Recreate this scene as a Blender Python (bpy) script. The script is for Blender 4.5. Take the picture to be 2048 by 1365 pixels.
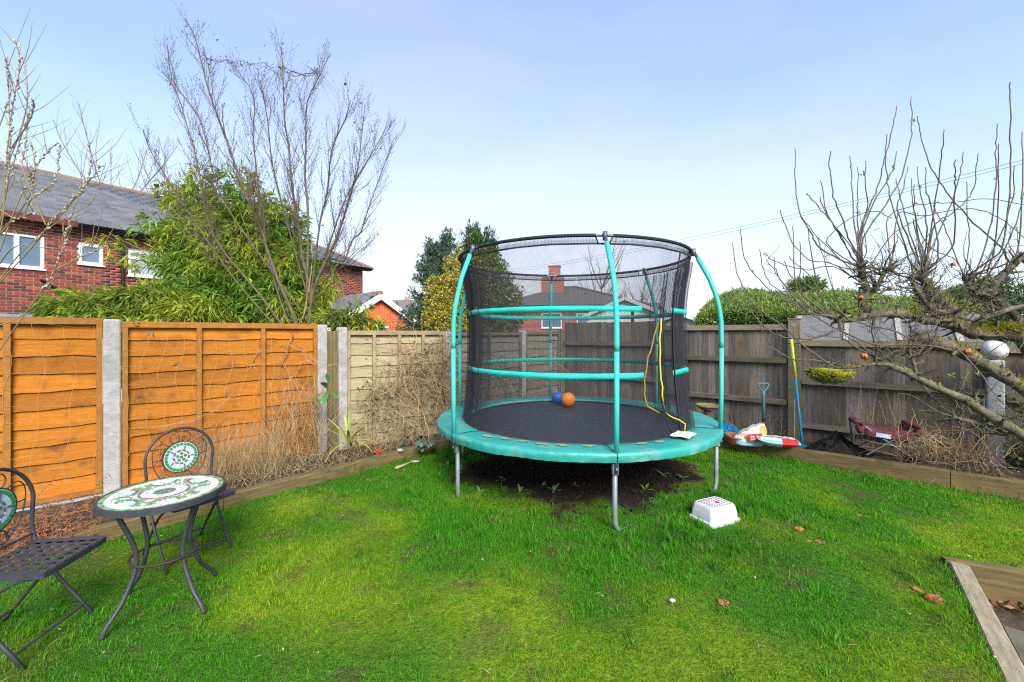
import bpy, math, random
import numpy as np
from mathutils import Vector, Matrix, Euler
R = random.Random(7)
NR = np.random.default_rng(7)
PI = math.pi
for o in list(bpy.data.objects): bpy.data.objects.remove(o)
SC = bpy.context.scene
COL = SC.collection
# ------------------------------------------------------------------ camera, sky, sun, exposure
CAMZ = 1.58; FPX = 850.0; CX = 1024.0; HY = 667.0
cd = bpy.data.cameras.new('camera'); cam = bpy.data.objects.new('camera', cd); COL.objects.link(cam)
cam.location = (0, 0, CAMZ); cam.rotation_euler = (PI/2, 0, 0)
cd.sensor_width = 36.0; cd.lens = FPX/2048*36.0
cd.shift_y = (HY-682.5)/2048.0
cd.clip_start = 0.05; cd.clip_end = 3000
SC.camera = cam
SUN_AZ = math.radians(163); SUN_EL = math.radians(38)      # azimuth clockwise from +Y (view direction)
SUND = Vector((math.sin(SUN_AZ)*math.cos(SUN_EL), math.cos(SUN_AZ)*math.cos(SUN_EL), math.sin(SUN_EL)))
W = bpy.data.worlds.new('World'); SC.world = W; W.use_nodes = True
wn, wl = W.node_tree.nodes, W.node_tree.links
wn.clear()
w_out = wn.new('ShaderNodeOutputWorld'); w_bg = wn.new('ShaderNodeBackground'); w_bg.inputs[1].default_value = 0.085
sky = wn.new('ShaderNodeTexSky'); sky.sky_type = 'NISHITA'; sky.sun_disc = False
sky.sun_elevation = SUN_EL; sky.sun_rotation = SUN_AZ
sky.air_density = 1.0; sky.dust_density = 0.6; sky.ozone_density = 1.6
tc = wn.new('ShaderNodeTexCoord'); sep = wn.new('ShaderNodeSeparateXYZ'); wl.new(tc.outputs['Generated'], sep.inputs[0])
# thin high cloud: denser towards the horizon, with soft streaks
div = wn.new('ShaderNodeVectorMath'); div.operation = 'MULTIPLY'; div.inputs[1].default_value = (1.0, 1.0, 3.2)
wl.new(tc.outputs['Generated'], div.inputs[0])
cn = wn.new('ShaderNodeTexNoise'); cn.inputs['Scale'].default_value = 1.7; cn.inputs['Detail'].default_value = 7; cn.inputs['Roughness'].default_value = .55
cn.inputs['Distortion'].default_value = .5
wl.new(div.outputs[0], cn.inputs['Vector'])
m1 = wn.new('ShaderNodeMapRange'); m1.inputs[1].default_value = -0.02; m1.inputs[2].default_value = 0.64; m1.inputs[3].default_value = 0.96; m1.inputs[4].default_value = 0.26
m1.interpolation_type = 'SMOOTHSTEP'
xsq = wn.new('ShaderNodeMath'); xsq.operation = 'MULTIPLY'; wl.new(sep.outputs[0], xsq.inputs[0]); wl.new(sep.outputs[0], xsq.inputs[1])
xad = wn.new('ShaderNodeMath'); xad.operation = 'MULTIPLY_ADD'; xad.inputs[1].default_value = .32; wl.new(xsq.outputs[0], xad.inputs[0]); wl.new(sep.outputs[2], xad.inputs[2])
wl.new(xad.outputs[0], m1.inputs[0])
m2 = wn.new('ShaderNodeMapRange'); m2.inputs[1].default_value = 0.36; m2.inputs[2].default_value = 0.68; m2.inputs[3].default_value = -0.05; m2.inputs[4].default_value = 0.10
wl.new(cn.outputs[0], m2.inputs[0])
ad = wn.new('ShaderNodeMath'); ad.operation = 'ADD'; ad.use_clamp = True
wl.new(m1.outputs[0], ad.inputs[0]); wl.new(m2.outputs[0], ad.inputs[1])
mx = wn.new('ShaderNodeMix'); mx.data_type = 'RGBA'; mx.inputs[7].default_value = (5.2, 5.32, 5.9, 1)
SKYMUL = wn.new('ShaderNodeVectorMath'); SKYMUL.operation = 'MULTIPLY'; SKYMUL.inputs[1].default_value = (1.30, 1.50, 1.74)
wl.new(sky.outputs[0], SKYMUL.inputs[0])
wl.new(ad.outputs[0], mx.inputs[0]); wl.new(SKYMUL.outputs[0], mx.inputs[6]); wl.new(mx.outputs[2], w_bg.inputs[0]); wl.new(w_bg.outputs[0], w_out.inputs[0])
sd = bpy.data.lights.new('sun', 'SUN'); sun = bpy.data.objects.new('sun', sd); COL.objects.link(sun)
sd.energy = 3.0; sd.angle = math.radians(28); sd.color = (1, .95, .88)
sun.rotation_euler = SUND.to_track_quat('Z', 'Y').to_euler(); sun.location = (3, -4, 8)
SC.view_settings.view_transform = 'Standard'; SC.view_settings.look = 'None'
SC.view_settings.exposure = 1.22; SC.view_settings.gamma = 1; SC.view_settings.use_curve_mapping = False
SC.render.engine = 'CYCLES'
SC.cycles.max_bounces = 6; SC.cycles.transparent_max_bounces = 8
SC.cycles.use_denoising = False; SC.cycles.filter_width = 1.2

# ------------------------------------------------------------------ helpers
def U(px, py, Y):                        # photo pixel at depth Y -> point in the garden
    return Vector(((px-CX)/FPX*Y, Y, CAMZ-(py-HY)/FPX*Y))
def G(px, py, z=0.0):                    # photo pixel on the level z -> point
    Y = (CAMZ-z)*FPX/(py-HY); return Vector(((px-CX)/FPX*Y, Y, z))
_lat = {}
def vnoise(x, y, s, seed):
    if seed not in _lat: _lat[seed] = np.random.default_rng(seed).random((64, 64))
    L = _lat[seed]; x = np.asarray(x)/s; y = np.asarray(y)/s
    xi = np.floor(x).astype(int); yi = np.floor(y).astype(int); fx = x-xi; fy = y-yi
    fx = fx*fx*(3-2*fx); fy = fy*fy*(3-2*fy)
    a = L[xi % 64, yi % 64]; b = L[(xi+1) % 64, yi % 64]; c = L[xi % 64, (yi+1) % 64]; d = L[(xi+1) % 64, (yi+1) % 64]
    return (a*(1-fx)+b*fx)*(1-fy)+(c*(1-fx)+d*fx)*fy

def _nodes(name):
    m = bpy.data.materials.new(name); m.use_nodes = True
    n, l = m.node_tree.nodes, m.node_tree.links
    return m, n, l, n['Principled BSDF']
def mixc(n, l, fac, a, b, mode='MIX'):
    x = n.new('ShaderNodeMix'); x.data_type = 'RGBA'; x.blend_type = mode
    for i, v in ((0, fac), (6, a), (7, b)):
        if isinstance(v, (int, float)): x.inputs[i].default_value = v
        elif isinstance(v, tuple): x.inputs[i].default_value = v if len(v) == 4 else (*v, 1)
        else: l.new(v, x.inputs[i])
    return x.outputs[2]
def mapr(n, l, v, a, b, c, d):
    x = n.new('ShaderNodeMapRange')
    x.inputs[1].default_value = a; x.inputs[2].default_value = b; x.inputs[3].default_value = c; x.inputs[4].default_value = d
    l.new(v, x.inputs[0]); return x.outputs[0]
def noise(n, l, vec, scale, detail=5, rough=.55, dist=0):
    x = n.new('ShaderNodeTexNoise'); x.inputs['Scale'].default_value = scale; x.inputs['Detail'].default_value = detail
    x.inputs['Roughness'].default_value = rough; x.inputs['Distortion'].default_value = dist
    l.new(vec, x.inputs['Vector']); return x.outputs[0]
def mat(name, c1, c2=None, scale=6, rough=.75, bump=0.0, bscale=50, metal=0, stretch=(1, 1, 1), rnd=0.0, rndsrc='OBJ',
        third=None, tscale=2.5, tlo=.5, thi=.7, spec=.3, lo=.35, hi=.65, dist=0, coat=0):
    m, n, l, p = _nodes(name)
    tcn = n.new('ShaderNodeTexCoord'); mp = n.new('ShaderNodeMapping'); mp.inputs['Scale'].default_value = stretch
    src = tcn.outputs['Object']
    if rndsrc == 'OBJ' and rnd > 0:
        oi = n.new('ShaderNodeObjectInfo'); rv = oi.outputs['Random']
        off = n.new('ShaderNodeVectorMath'); off.operation = 'ADD'
        sc_ = n.new('ShaderNodeMath'); sc_.operation = 'MULTIPLY'; sc_.inputs[1].default_value = 37.0; l.new(rv, sc_.inputs[0])
        l.new(src, off.inputs[0]); l.new(sc_.outputs[0], off.inputs[1]); src = off.outputs[0]
    elif rnd > 0:
        ge = n.new('ShaderNodeNewGeometry'); rv = ge.outputs['Random Per Island']
    l.new(src, mp.inputs['Vector']); vec = mp.outputs[0]
    c2 = c2 or tuple(x*.8 for x in c1)
    f = mapr(n, l, noise(n, l, vec, scale, 6, .6, dist), lo, hi, 0, 1)
    c = mixc(n, l, f, c1, c2)
    if third:
        f3 = mapr(n, l, noise(n, l, tcn.outputs['Object'] if rnd == 0 or rndsrc != 'OBJ' else src, tscale, 5, .6), tlo, thi, 0, 1)
        c = mixc(n, l, f3, c, third)
    if rnd > 0:
        v = mapr(n, l, rv, 0, 1, 1-rnd, 1+rnd)
        hs = n.new('ShaderNodeHueSaturation'); l.new(v, hs.inputs['Value']); l.new(c, hs.inputs['Color']); c = hs.outputs[0]
    l.new(c, p.inputs['Base Color'])
    p.inputs['Roughness'].default_value = rough; p.inputs['Metallic'].default_value = metal
    p.inputs['Specular IOR Level'].default_value = spec; p.inputs['Coat Weight'].default_value = coat
    if bump:
        b = n.new('ShaderNodeBump'); b.inputs['Strength'].default_value = bump; b.inputs['Distance'].default_value = .01
        l.new(noise(n, l, vec, bscale, 4, .6), b.inputs['Height']); l.new(b.outputs[0], p.inputs['Normal'])
    return m
def leafmat(name, trans=.35, rough=.5, spec=.3):
    m, n, l, p = _nodes(name)
    a = n.new('ShaderNodeAttribute'); a.attribute_name = 'col'
    l.new(a.outputs['Color'], p.inputs['Base Color']); p.inputs['Roughness'].default_value = rough; p.inputs['Specular IOR Level'].default_value = spec
    t = n.new('ShaderNodeBsdfTranslucent'); l.new(a.outputs['Color'], t.inputs['Color'])
    ms = n.new('ShaderNodeMixShader'); ms.inputs[0].default_value = trans
    l.new(p.outputs[0], ms.inputs[1]); l.new(t.outputs[0], ms.inputs[2])
    l.new(ms.outputs[0], n['Material Output'].inputs['Surface'])
    return m
def rampmat(name, cols, src, rough=.85, bump=.35, bscale=70, nz=.25):
    m, n, l, p = _nodes(name)
    if src == 'OBJ': s = n.new('ShaderNodeObjectInfo').outputs['Random']
    else: s = n.new('ShaderNodeNewGeometry').outputs['Random Per Island']
    r = n.new('ShaderNodeValToRGB'); r.color_ramp.interpolation = 'LINEAR'
    e = r.color_ramp.elements
    for i, c in enumerate(cols):
        x = e[i] if i < 2 else e.new(i/(len(cols)-1))
        x.position = i/(len(cols)-1); x.color = (*c, 1)
    l.new(s, r.inputs[0])
    tcn = n.new('ShaderNodeTexCoord')
    f = mapr(n, l, noise(n, l, tcn.outputs['Object'], 30, 5), .3, .7, 1-nz, 1+nz)
    hs = n.new('ShaderNodeHueSaturation'); l.new(f, hs.inputs['Value']); l.new(r.outputs[0], hs.inputs['Color'])
    l.new(hs.outputs[0], p.inputs['Base Color']); p.inputs['Roughness'].default_value = rough; p.inputs['Specular IOR Level'].default_value = .25
    b = n.new('ShaderNodeBump'); b.inputs['Strength'].default_value = bump; b.inputs['Distance'].default_value = .01
    l.new(noise(n, l, tcn.outputs['Object'], bscale, 4), b.inputs['Height']); l.new(b.outputs[0], p.inputs['Normal'])
    return m

ORG = {}
def empty(name, loc, rz=0.0):
    o = bpy.data.objects.new(name, None); COL.objects.link(o); o.location = loc; o.rotation_euler = (0, 0, rz)
    o.empty_display_size = .1; ORG[o.name] = Vector(loc); return o
def tag(o, label=None, cat=None, group=None, kind=None):
    if label: o['label'] = label
    if cat: o['category'] = cat
    if group: o['group'] = group
    if kind: o['kind'] = kind
    return o
def link(name, me, m, parent=None, loc=(0, 0, 0), rot=(0, 0, 0), scale=(1, 1, 1)):
    o = bpy.data.objects.new(name, me); COL.objects.link(o)
    if m and not me.materials: me.materials.append(m)
    if parent: o.parent = parent; ORG[o.name] = ORG.get(parent.name, Vector())
    o.location = loc; o.rotation_euler = rot; o.scale = scale
    return o
def copy_tree(o, parent=None):
    c = o.copy(); COL.objects.link(c)
    if parent: c.parent = parent
    for ch in list(o.children): copy_tree(ch, c)
    return c
class MB:
    def __init__(s): s.V = []; s.F = []; s.C = None
    def add(s, V, F):
        b = len(s.V); s.V.extend(tuple(v) for v in V); s.F.extend(tuple(i+b for i in f) for f in F)
    def box(s, c, d, rot=None, taper=1.0):
        x, y, z = d[0]/2, d[1]/2, d[2]/2
        V = [Vector((sx*x*(taper if sz > 0 else 1), sy*y*(taper if sz > 0 else 1), sz*z)) for sz in (-1, 1) for sx, sy in ((-1, -1), (1, -1), (1, 1), (-1, 1))]
        if rot is not None: V = [rot @ v for v in V]
        c = Vector(c)
        s.add([v+c for v in V], [(3, 2, 1, 0), (4, 5, 6, 7), (0, 1, 5, 4), (1, 2, 6, 5), (2, 3, 7, 6), (3, 0, 4, 7)])
        return s
    def tube(s, P, r, n=6, cap=True):
        P = [Vector(p) for p in P]; k = len(P)
        if not isinstance(r, (list, tuple)): r = [r]*k
        if len(r) == 2 and k > 2: r = [r[0]+(r[1]-r[0])*i/(k-1) for i in range(k)]
        T = []
        for i in range(k):
            t = P[min(i+1, k-1)]-P[max(i-1, 0)]
            T.append(t.normalized() if t.length > 1e-9 else Vector((0, 0, 1)))
        a = Vector((0, 0, 1)) if abs(T[0].z) < .9 else Vector((1, 0, 0))
        u = T[0].cross(a).normalized()
        V = []
        for i in range(k):
            u = (u-T[i]*u.dot(T[i]))
            u = u.normalized() if u.length > 1e-6 else T[i].orthogonal().normalized()
            w = T[i].cross(u)
            for j in range(n):
                an = 2*PI*j/n; V.append(P[i]+(u*math.cos(an)+w*math.sin(an))*r[i])
        F = [(i*n+j, i*n+(j+1) % n, (i+1)*n+(j+1) % n, (i+1)*n+j) for i in range(k-1) for j in range(n)]
        if cap and n > 3: F += [tuple(range(n-1, -1, -1)), tuple((k-1)*n+j for j in range(n))]
        s.add(V, F); return s
    def lathe(s, prof, n=24, c=(0, 0, 0), close=False):
        c = Vector(c); V = []
        for r, z in prof:
            for j in range(n):
                a = 2*PI*j/n; V.append(c+Vector((r*math.cos(a), r*math.sin(a), z)))
        k = len(prof)
        F = [(i*n+j, i*n+(j+1) % n, (i+1)*n+(j+1) % n, (i+1)*n+j) for i in range(k-1) for j in range(n)]
        if close: F += [tuple(range(n-1, -1, -1)), tuple((k-1)*n+j for j in range(n))]
        s.add(V, F); return s
    def ico(s, c, r, sub=2, fn=None):
        import bmesh
        bm = bmesh.new(); bmesh.ops.create_icosphere(bm, subdivisions=sub, radius=1)
        V = []; c = Vector(c)
        rr = r if isinstance(r, (tuple, list)) else (r, r, r)
        for v in bm.verts:
            p = v.co.copy(); f = fn(p) if fn else 1
            V.append(c+Vector((p.x*rr[0]*f, p.y*rr[1]*f, p.z*rr[2]*f)))
        F = [tuple(v.index for v in f.verts) for f in bm.faces]; bm.free(); s.add(V, F); return s
    def prism(s, poly, z0, z1):
        n = len(poly)
        s.add([(x, y, z0) for x, y in poly]+[(x, y, z1) for x, y in poly],
              [tuple(range(n-1, -1, -1)), tuple(range(n, 2*n))]+[(i, (i+1) % n, n+(i+1) % n, n+i) for i in range(n)]); return s
    def mesh(s, name, org=(0, 0, 0), smooth=False):
        me = bpy.data.meshes.new(name); o = Vector(org)
        me.from_pydata([(v[0]-o.x, v[1]-o.y, v[2]-o.z) for v in s.V], [], s.F)
        if smooth: me.polygons.foreach_set('use_smooth', [True]*len(me.polygons))
        me.update(); return me
    def build(s, name, m, parent=None, world=False, loc=None, smooth=False):
        org = ORG.get(parent.name, Vector()) if (world and parent) else (Vector(loc) if loc is not None else Vector())
        me = s.mesh(name, org, smooth); o = link(name, me, m, parent)
        if loc is not None and not parent: o.location = loc; ORG[o.name] = Vector(loc)
        return o
def np_mesh(name, V, F, cols=None, smooth=False):
    V = np.asarray(V, np.float32); F = np.asarray(F, np.int32); k = F.shape[1]
    me = bpy.data.meshes.new(name)
    me.vertices.add(len(V)); me.vertices.foreach_set('co', V.ravel())
    me.loops.add(F.size); me.loops.foreach_set('vertex_index', F.ravel())
    me.polygons.add(len(F)); me.polygons.foreach_set('loop_start', np.arange(0, F.size, k, dtype=np.int32))
    if smooth: me.polygons.foreach_set('use_smooth', np.ones(len(F), bool))
    if cols is not None:
        at = me.color_attributes.new('col', 'FLOAT_COLOR', 'POINT')
        c4 = np.ones((len(V), 4), np.float32); c4[:, :3] = cols; at.data.foreach_set('color', c4.ravel())
    me.update(calc_edges=True); me.validate(); return me
def blades(P, D, S, L, Wd, cols, bend=None):
    """leaf quads: base P, direction D, side S (unit), length L, width Wd -> diamond of two triangles, folded"""
    n = len(P); L = L[:, None]; Wd = Wd[:, None]
    Nn = np.cross(D, S)
    mid = P+D*L*.42
    V = np.stack([P, mid+S*Wd*.5+Nn*Wd*.12, P+D*L+(0 if bend is None else bend), mid-S*Wd*.5+Nn*Wd*.12], 1).reshape(-1, 3)
    b = (np.arange(n)*4)[:, None]
    F = np.concatenate([b+np.array([[0, 1, 2]]), b+np.array([[0, 2, 3]])], 1).reshape(-1, 3)
    return V, F, np.repeat(cols, 4, 0)
def unit(v): return v/np.maximum(np.linalg.norm(v, axis=1, keepdims=True), 1e-9)
def rand_dirs(n, rng): return unit(rng.normal(size=(n, 3)))
def leafobj(name, parts, m, parent=None, loc=(0, 0, 0)):
    off = 0; Vs = []; Fs = []; Cs = []
    for V, F, C in parts: Vs.append(V); Fs.append(F+off); Cs.append(C); off += len(V)
    V = np.concatenate(Vs); F = np.concatenate(Fs); C = np.concatenate(Cs)
    org = ORG[parent.name] if parent else Vector(loc)
    me = np_mesh(name, V-np.array(org), F, C); o = link(name, me, m, parent)
    if not parent: o.location = loc
    return o
def pal(n, rng, cols, jit=.18, w=None):
    c = np.array(cols)[rng.choice(len(cols), n, p=w)]
    return c*(1+(rng.random((n, 1))-.5)*2*jit)*(1+(rng.random((n, 3))-.5)*.16)
# ------------------------------------------------------------------ materials
M_ground = mat('ground_mat', (.07, .10, .03), (.09, .075, .045), 1.2, .95)
M_soil = mat('soil_mat', (.035, .024, .016), (.075, .055, .038), 9, .95, .8, 40, third=(.10, .085, .05), tscale=4, tlo=.55, thi=.7)
M_mulch = mat('mulch_mat', (.016, .011, .009), (.05, .034, .025), 26, .95, 1.0, 60, lo=.45, hi=.75)
M_black = mat('black_compost_mat', (.006, .005, .004), (.018, .014, .011), 30, .9, 1.0, 60)
M_conc = mat('concrete_mat', (.42, .40, .37), (.31, .30, .275), 12, .9, .7, 90, third=(.24, .23, .2), tscale=3)
M_concw = mat('white_concrete_mat', (.52, .53, .53), (.38, .39, .38), 9, .9, .6, 80, third=(.2, .22, .16), tscale=5, tlo=.58, thi=.75)
M_concmoss = mat('mossy_concrete_mat', (.10, .095, .055), (.16, .15, .10), 26, .95, .6, 120, third=(.07, .085, .03), tscale=4)
M_orange = mat('orange_stain_mat', (.50, .182, .014), (.36, .115, .010), 4, .8, .6, 40, stretch=(1, 4, 14), rnd=.22, third=(.17, .065, .012), tscale=4.4, tlo=.54, thi=.76, lo=.3, hi=.7, dist=1.2)
M_orangef = mat('orange_frame_mat', (.36, .15, .025), (.25, .105, .022), 5, .75, .4, 60, stretch=(3, 3, 3), rnd=.1)
M_pale = mat('pale_wood_mat', (.42, .35, .215), (.30, .24, .14), 4, .75, .4, 40, stretch=(1, 4, 14), rnd=.12, third=(.24, .2, .10), tscale=3, tlo=.6, thi=.8)
M_palef = mat('pale_frame_mat', (.35, .28, .16), (.26, .21, .12), 6, .8, .3, 60, rnd=.1)
M_greyw = mat('grey_panel_mat', (.24, .21, .16), (.16, .14, .11), 4, .85, .4, 40, stretch=(1, 4, 12), rnd=.15, third=(.13, .14, .07), tscale=3)
M_deck = mat('deck_board_mat', (.22, .18, .07), (.15, .125, .05), 8, .8, .3, 50, stretch=(8, 8, .6))
M_close = mat('weathered_board_mat', (.19, .162, .135), (.095, .081, .068), 5, .85, .6, 60, stretch=(9, 9, .7), rnd=.38, third=(.25, .175, .095), tscale=3.2, tlo=.57, thi=.75, dist=1.0)
M_rail = mat('weathered_rail_mat', (.17, .14, .10), (.10, .08, .06), 5, .85, .4, 60, stretch=(.8, 6, 6), rnd=.15)
M_cap = mat('pale_rail_mat', (.25, .2, .13), (.17, .14, .095), 6, .85, .4, 60, stretch=(.8, 6, 6), rnd=.1)
M_sleeper = mat('sleeper_mat', (.20, .145, .055), (.115, .082, .035), 5, .85, .5, 50, stretch=(1, 6, 9), rnd=.15, third=(.065, .06, .025), tscale=4, tlo=.55, thi=.75)
M_sleepert = mat('grey_sleeper_mat', (.36, .30, .19), (.22, .185, .125), 7, .85, .5, 60, stretch=(1, 6, 6), rnd=.08, third=(.20, .17, .11), tscale=4, tlo=.55, thi=.75)
M_slab = mat('slab_mat', (.125, .115, .08), (.08, .076, .055), 5, .9, .35, 60, rnd=.12, third=(.06, .062, .035), tscale=6, tlo=.55, thi=.75)
M_moss = mat('moss_mat', (.30, .27, .02), (.14, .15, .012), 30, .95, 1.0, 120)
M_leaf = leafmat('leaf_mat', .3, .45, .35)
M_leafsoft = leafmat('soft_leaf_mat', .45, .6, .2)
M_dry = leafmat('dry_stem_mat', .1, .8, .1)

# ------------------------------------------------------------------ ground, lawn, beds
g = MB(); g.add([(-900, -300, -.42), (900, -300, -.42), (900, 1500, -.42), (-900, 1500, -.42)], [(0, 1, 2, 3)])
tag(g.build('ground', M_ground), kind='structure')
LF_P = Vector((-3.80, 4.14, 0)); LF_D = Vector((.711, .703, 0))            # orange fence line
PF_P = Vector((-2.22, 5.70, 0)); PF_D = Vector((.809, .588, 0))            # pale fence line
BF_P = Vector((-1.03, 6.57, 0)); BF_D = Vector((.637, .771, 0))            # old panels to the corner
RF_P = Vector((4.28, 6.43, 0)); RF_D = Vector((.769, -.639, 0))            # close board line, s=0 at the tall post
CORNER = Vector((1.06, 9.10, 0))
# sleeper edges (lawn side)
LS = [Vector((-4.6, 1.45, 0)), Vector((-2.96, 3.22, 0)), Vector((-2.59, 3.84-.06, 0)), Vector((-1.77, 4.80, 0)), Vector((-1.40, 5.21, 0)), Vector((-.80, 5.92, 0))]
LS = [Vector((-4.75, 1.20, 0)), Vector((-3.26, 3.0, 0)), Vector((-2.59, 3.82, 0)), Vector((-1.77, 4.79, 0)), Vector((-.86, 5.86, 0))]
RS = [Vector((2.55, 6.17, 0)), Vector((3.55, 5.36, 0)), Vector((4.36, 4.72, 0)), Vector((5.60, 3.74, 0)), Vector((7.0, 2.6, 0))]
PA = [Vector((3.05, 2.98, 0)), Vector((1.55, 1.05, 0))]                     # timber along the sunken patio
PB = [Vector((3.05, 2.98, 0)), Vector((4.9, 2.15, 0))]
def lawnz(x, y):
    x = np.asarray(x, float); y = np.asarray(y, float)
    z = (vnoise(x+20, y+20, .9, 3)-.5)*.035 + (vnoise(x+20, y+20, .28, 4)-.5)*.014
    z = z - np.clip((x-2.2)/3.0, 0, 1)*.075
    return z
def leftof(p, q, x, y): return (q[0]-p[0])*(y-p[1])-(q[1]-p[1])*(x-p[0])
def lawn_mask(x, y):
    ok = np.ones(np.shape(x), bool)
    for i in range(len(LS)-1):           # must be right of the left sleepers
        p, q = LS[i], LS[i+1]
        seg = (y >= p.y) & (y <= q.y)
        ok &= ~(seg & (leftof(p, q, x, y) > 0))
    ok &= ~((y > LS[-1].y) & (x < LS[-1].x+.25*(y-LS[-1].y)))
    ok &= leftof(RS[0], RS[-1], x, y) < 0.02*0+0.0
    ok &= ~((leftof(PA[0], PA[1], x, y) > -.0) & (leftof(PB[0], PB[1], x, y) < 0.0) & (y < 2.98))
    ok &= (y < 8.9)
    return ok
nx, ny = 190, 170
gx = np.linspace(-4.8, 6.9, nx); gy = np.linspace(.6, 9.0, ny)
XX, YY = np.meshgrid(gx, gy); ZZ = lawnz(XX, YY)
cxm = (XX[:-1, :-1]+XX[1:, 1:])/2; cym = (YY[:-1, :-1]+YY[1:, 1:])/2
keepm = np.ones_like(cxm, bool)
for ddx in (-.035, .035):
    for ddy in (-.03, .03): keepm &= lawn_mask(cxm+ddx*0, cym+ddy*0)
idx = np.arange(nx*ny).reshape(ny, nx)
F = np.stack([idx[:-1, :-1], idx[:-1, 1:], idx[1:, 1:], idx[1:, :-1]], -1)[keepm]
# lawn surface colour: moss, thatch, bare soil in patches
def bare(x, y):          # 0..1 bare earth under the trampoline
    r = np.hypot((x-.74)/1.06, (y-4.98)/1.0)+(vnoise(x+9, y+9, .35, 11)-.5)*.5+(vnoise(x+9, y+9, .12, 12)-.5)*.25
    return np.clip((1.30-r)/.22, 0, 1)
V = np.stack([XX, YY, ZZ+bare(XX, YY)*.03*vnoise(XX+3, YY+3, .13, 14)], -1).reshape(-1, 3)
cc = np.empty((nx*ny, 3)); f1 = vnoise(XX+5, YY+5, .5, 21).ravel(); f2 = vnoise(XX+5, YY+5, .17, 22).ravel()
base = np.array([.045, .125, .010]); yel = np.array([.19, .24, .012]); brn = np.array([.075, .06, .026])
t = np.clip(f1*1.6-.55, 0, 1)[:, None]; cc = base*(1-t)+yel*t
t2 = np.clip((f2-.68)*3.5, 0, 1)[:, None]*.65; cc = cc*(1-t2)+brn*t2
b_ = bare(XX, YY).ravel()[:, None]; cc = cc*(1-b_)+np.array([.028, .02, .014])*b_
me = np_mesh('lawn', V, F, cc, True)
def lawnmat():
    m, n, l, p = _nodes('lawn_mat')
    a = n.new('ShaderNodeAttribute'); a.attribute_name = 'col'; tcn = n.new('ShaderNodeTexCoord')
    f = mapr(n, l, noise(n, l, tcn.outputs['Object'], 28, 6, .7), .3, .7, .45, 1.5)
    hs = n.new('ShaderNodeHueSaturation'); l.new(f, hs.inputs['Value']); l.new(a.outputs['Color'], hs.inputs['Color'])
    l.new(hs.outputs[0], p.inputs['Base Color']); p.inputs['Roughness'].default_value = .95; p.inputs['Specular IOR Level'].default_value = .1
    b = n.new('ShaderNodeBump'); b.inputs['Strength'].default_value = 1; b.inputs['Distance'].default_value = .02
    l.new(noise(n, l, tcn.outputs['Object'], 70, 4), b.inputs['Height']); l.new(b.outputs[0], p.inputs['Normal'])
    return m
tag(link('lawn', me, lawnmat()), kind='structure')

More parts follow.
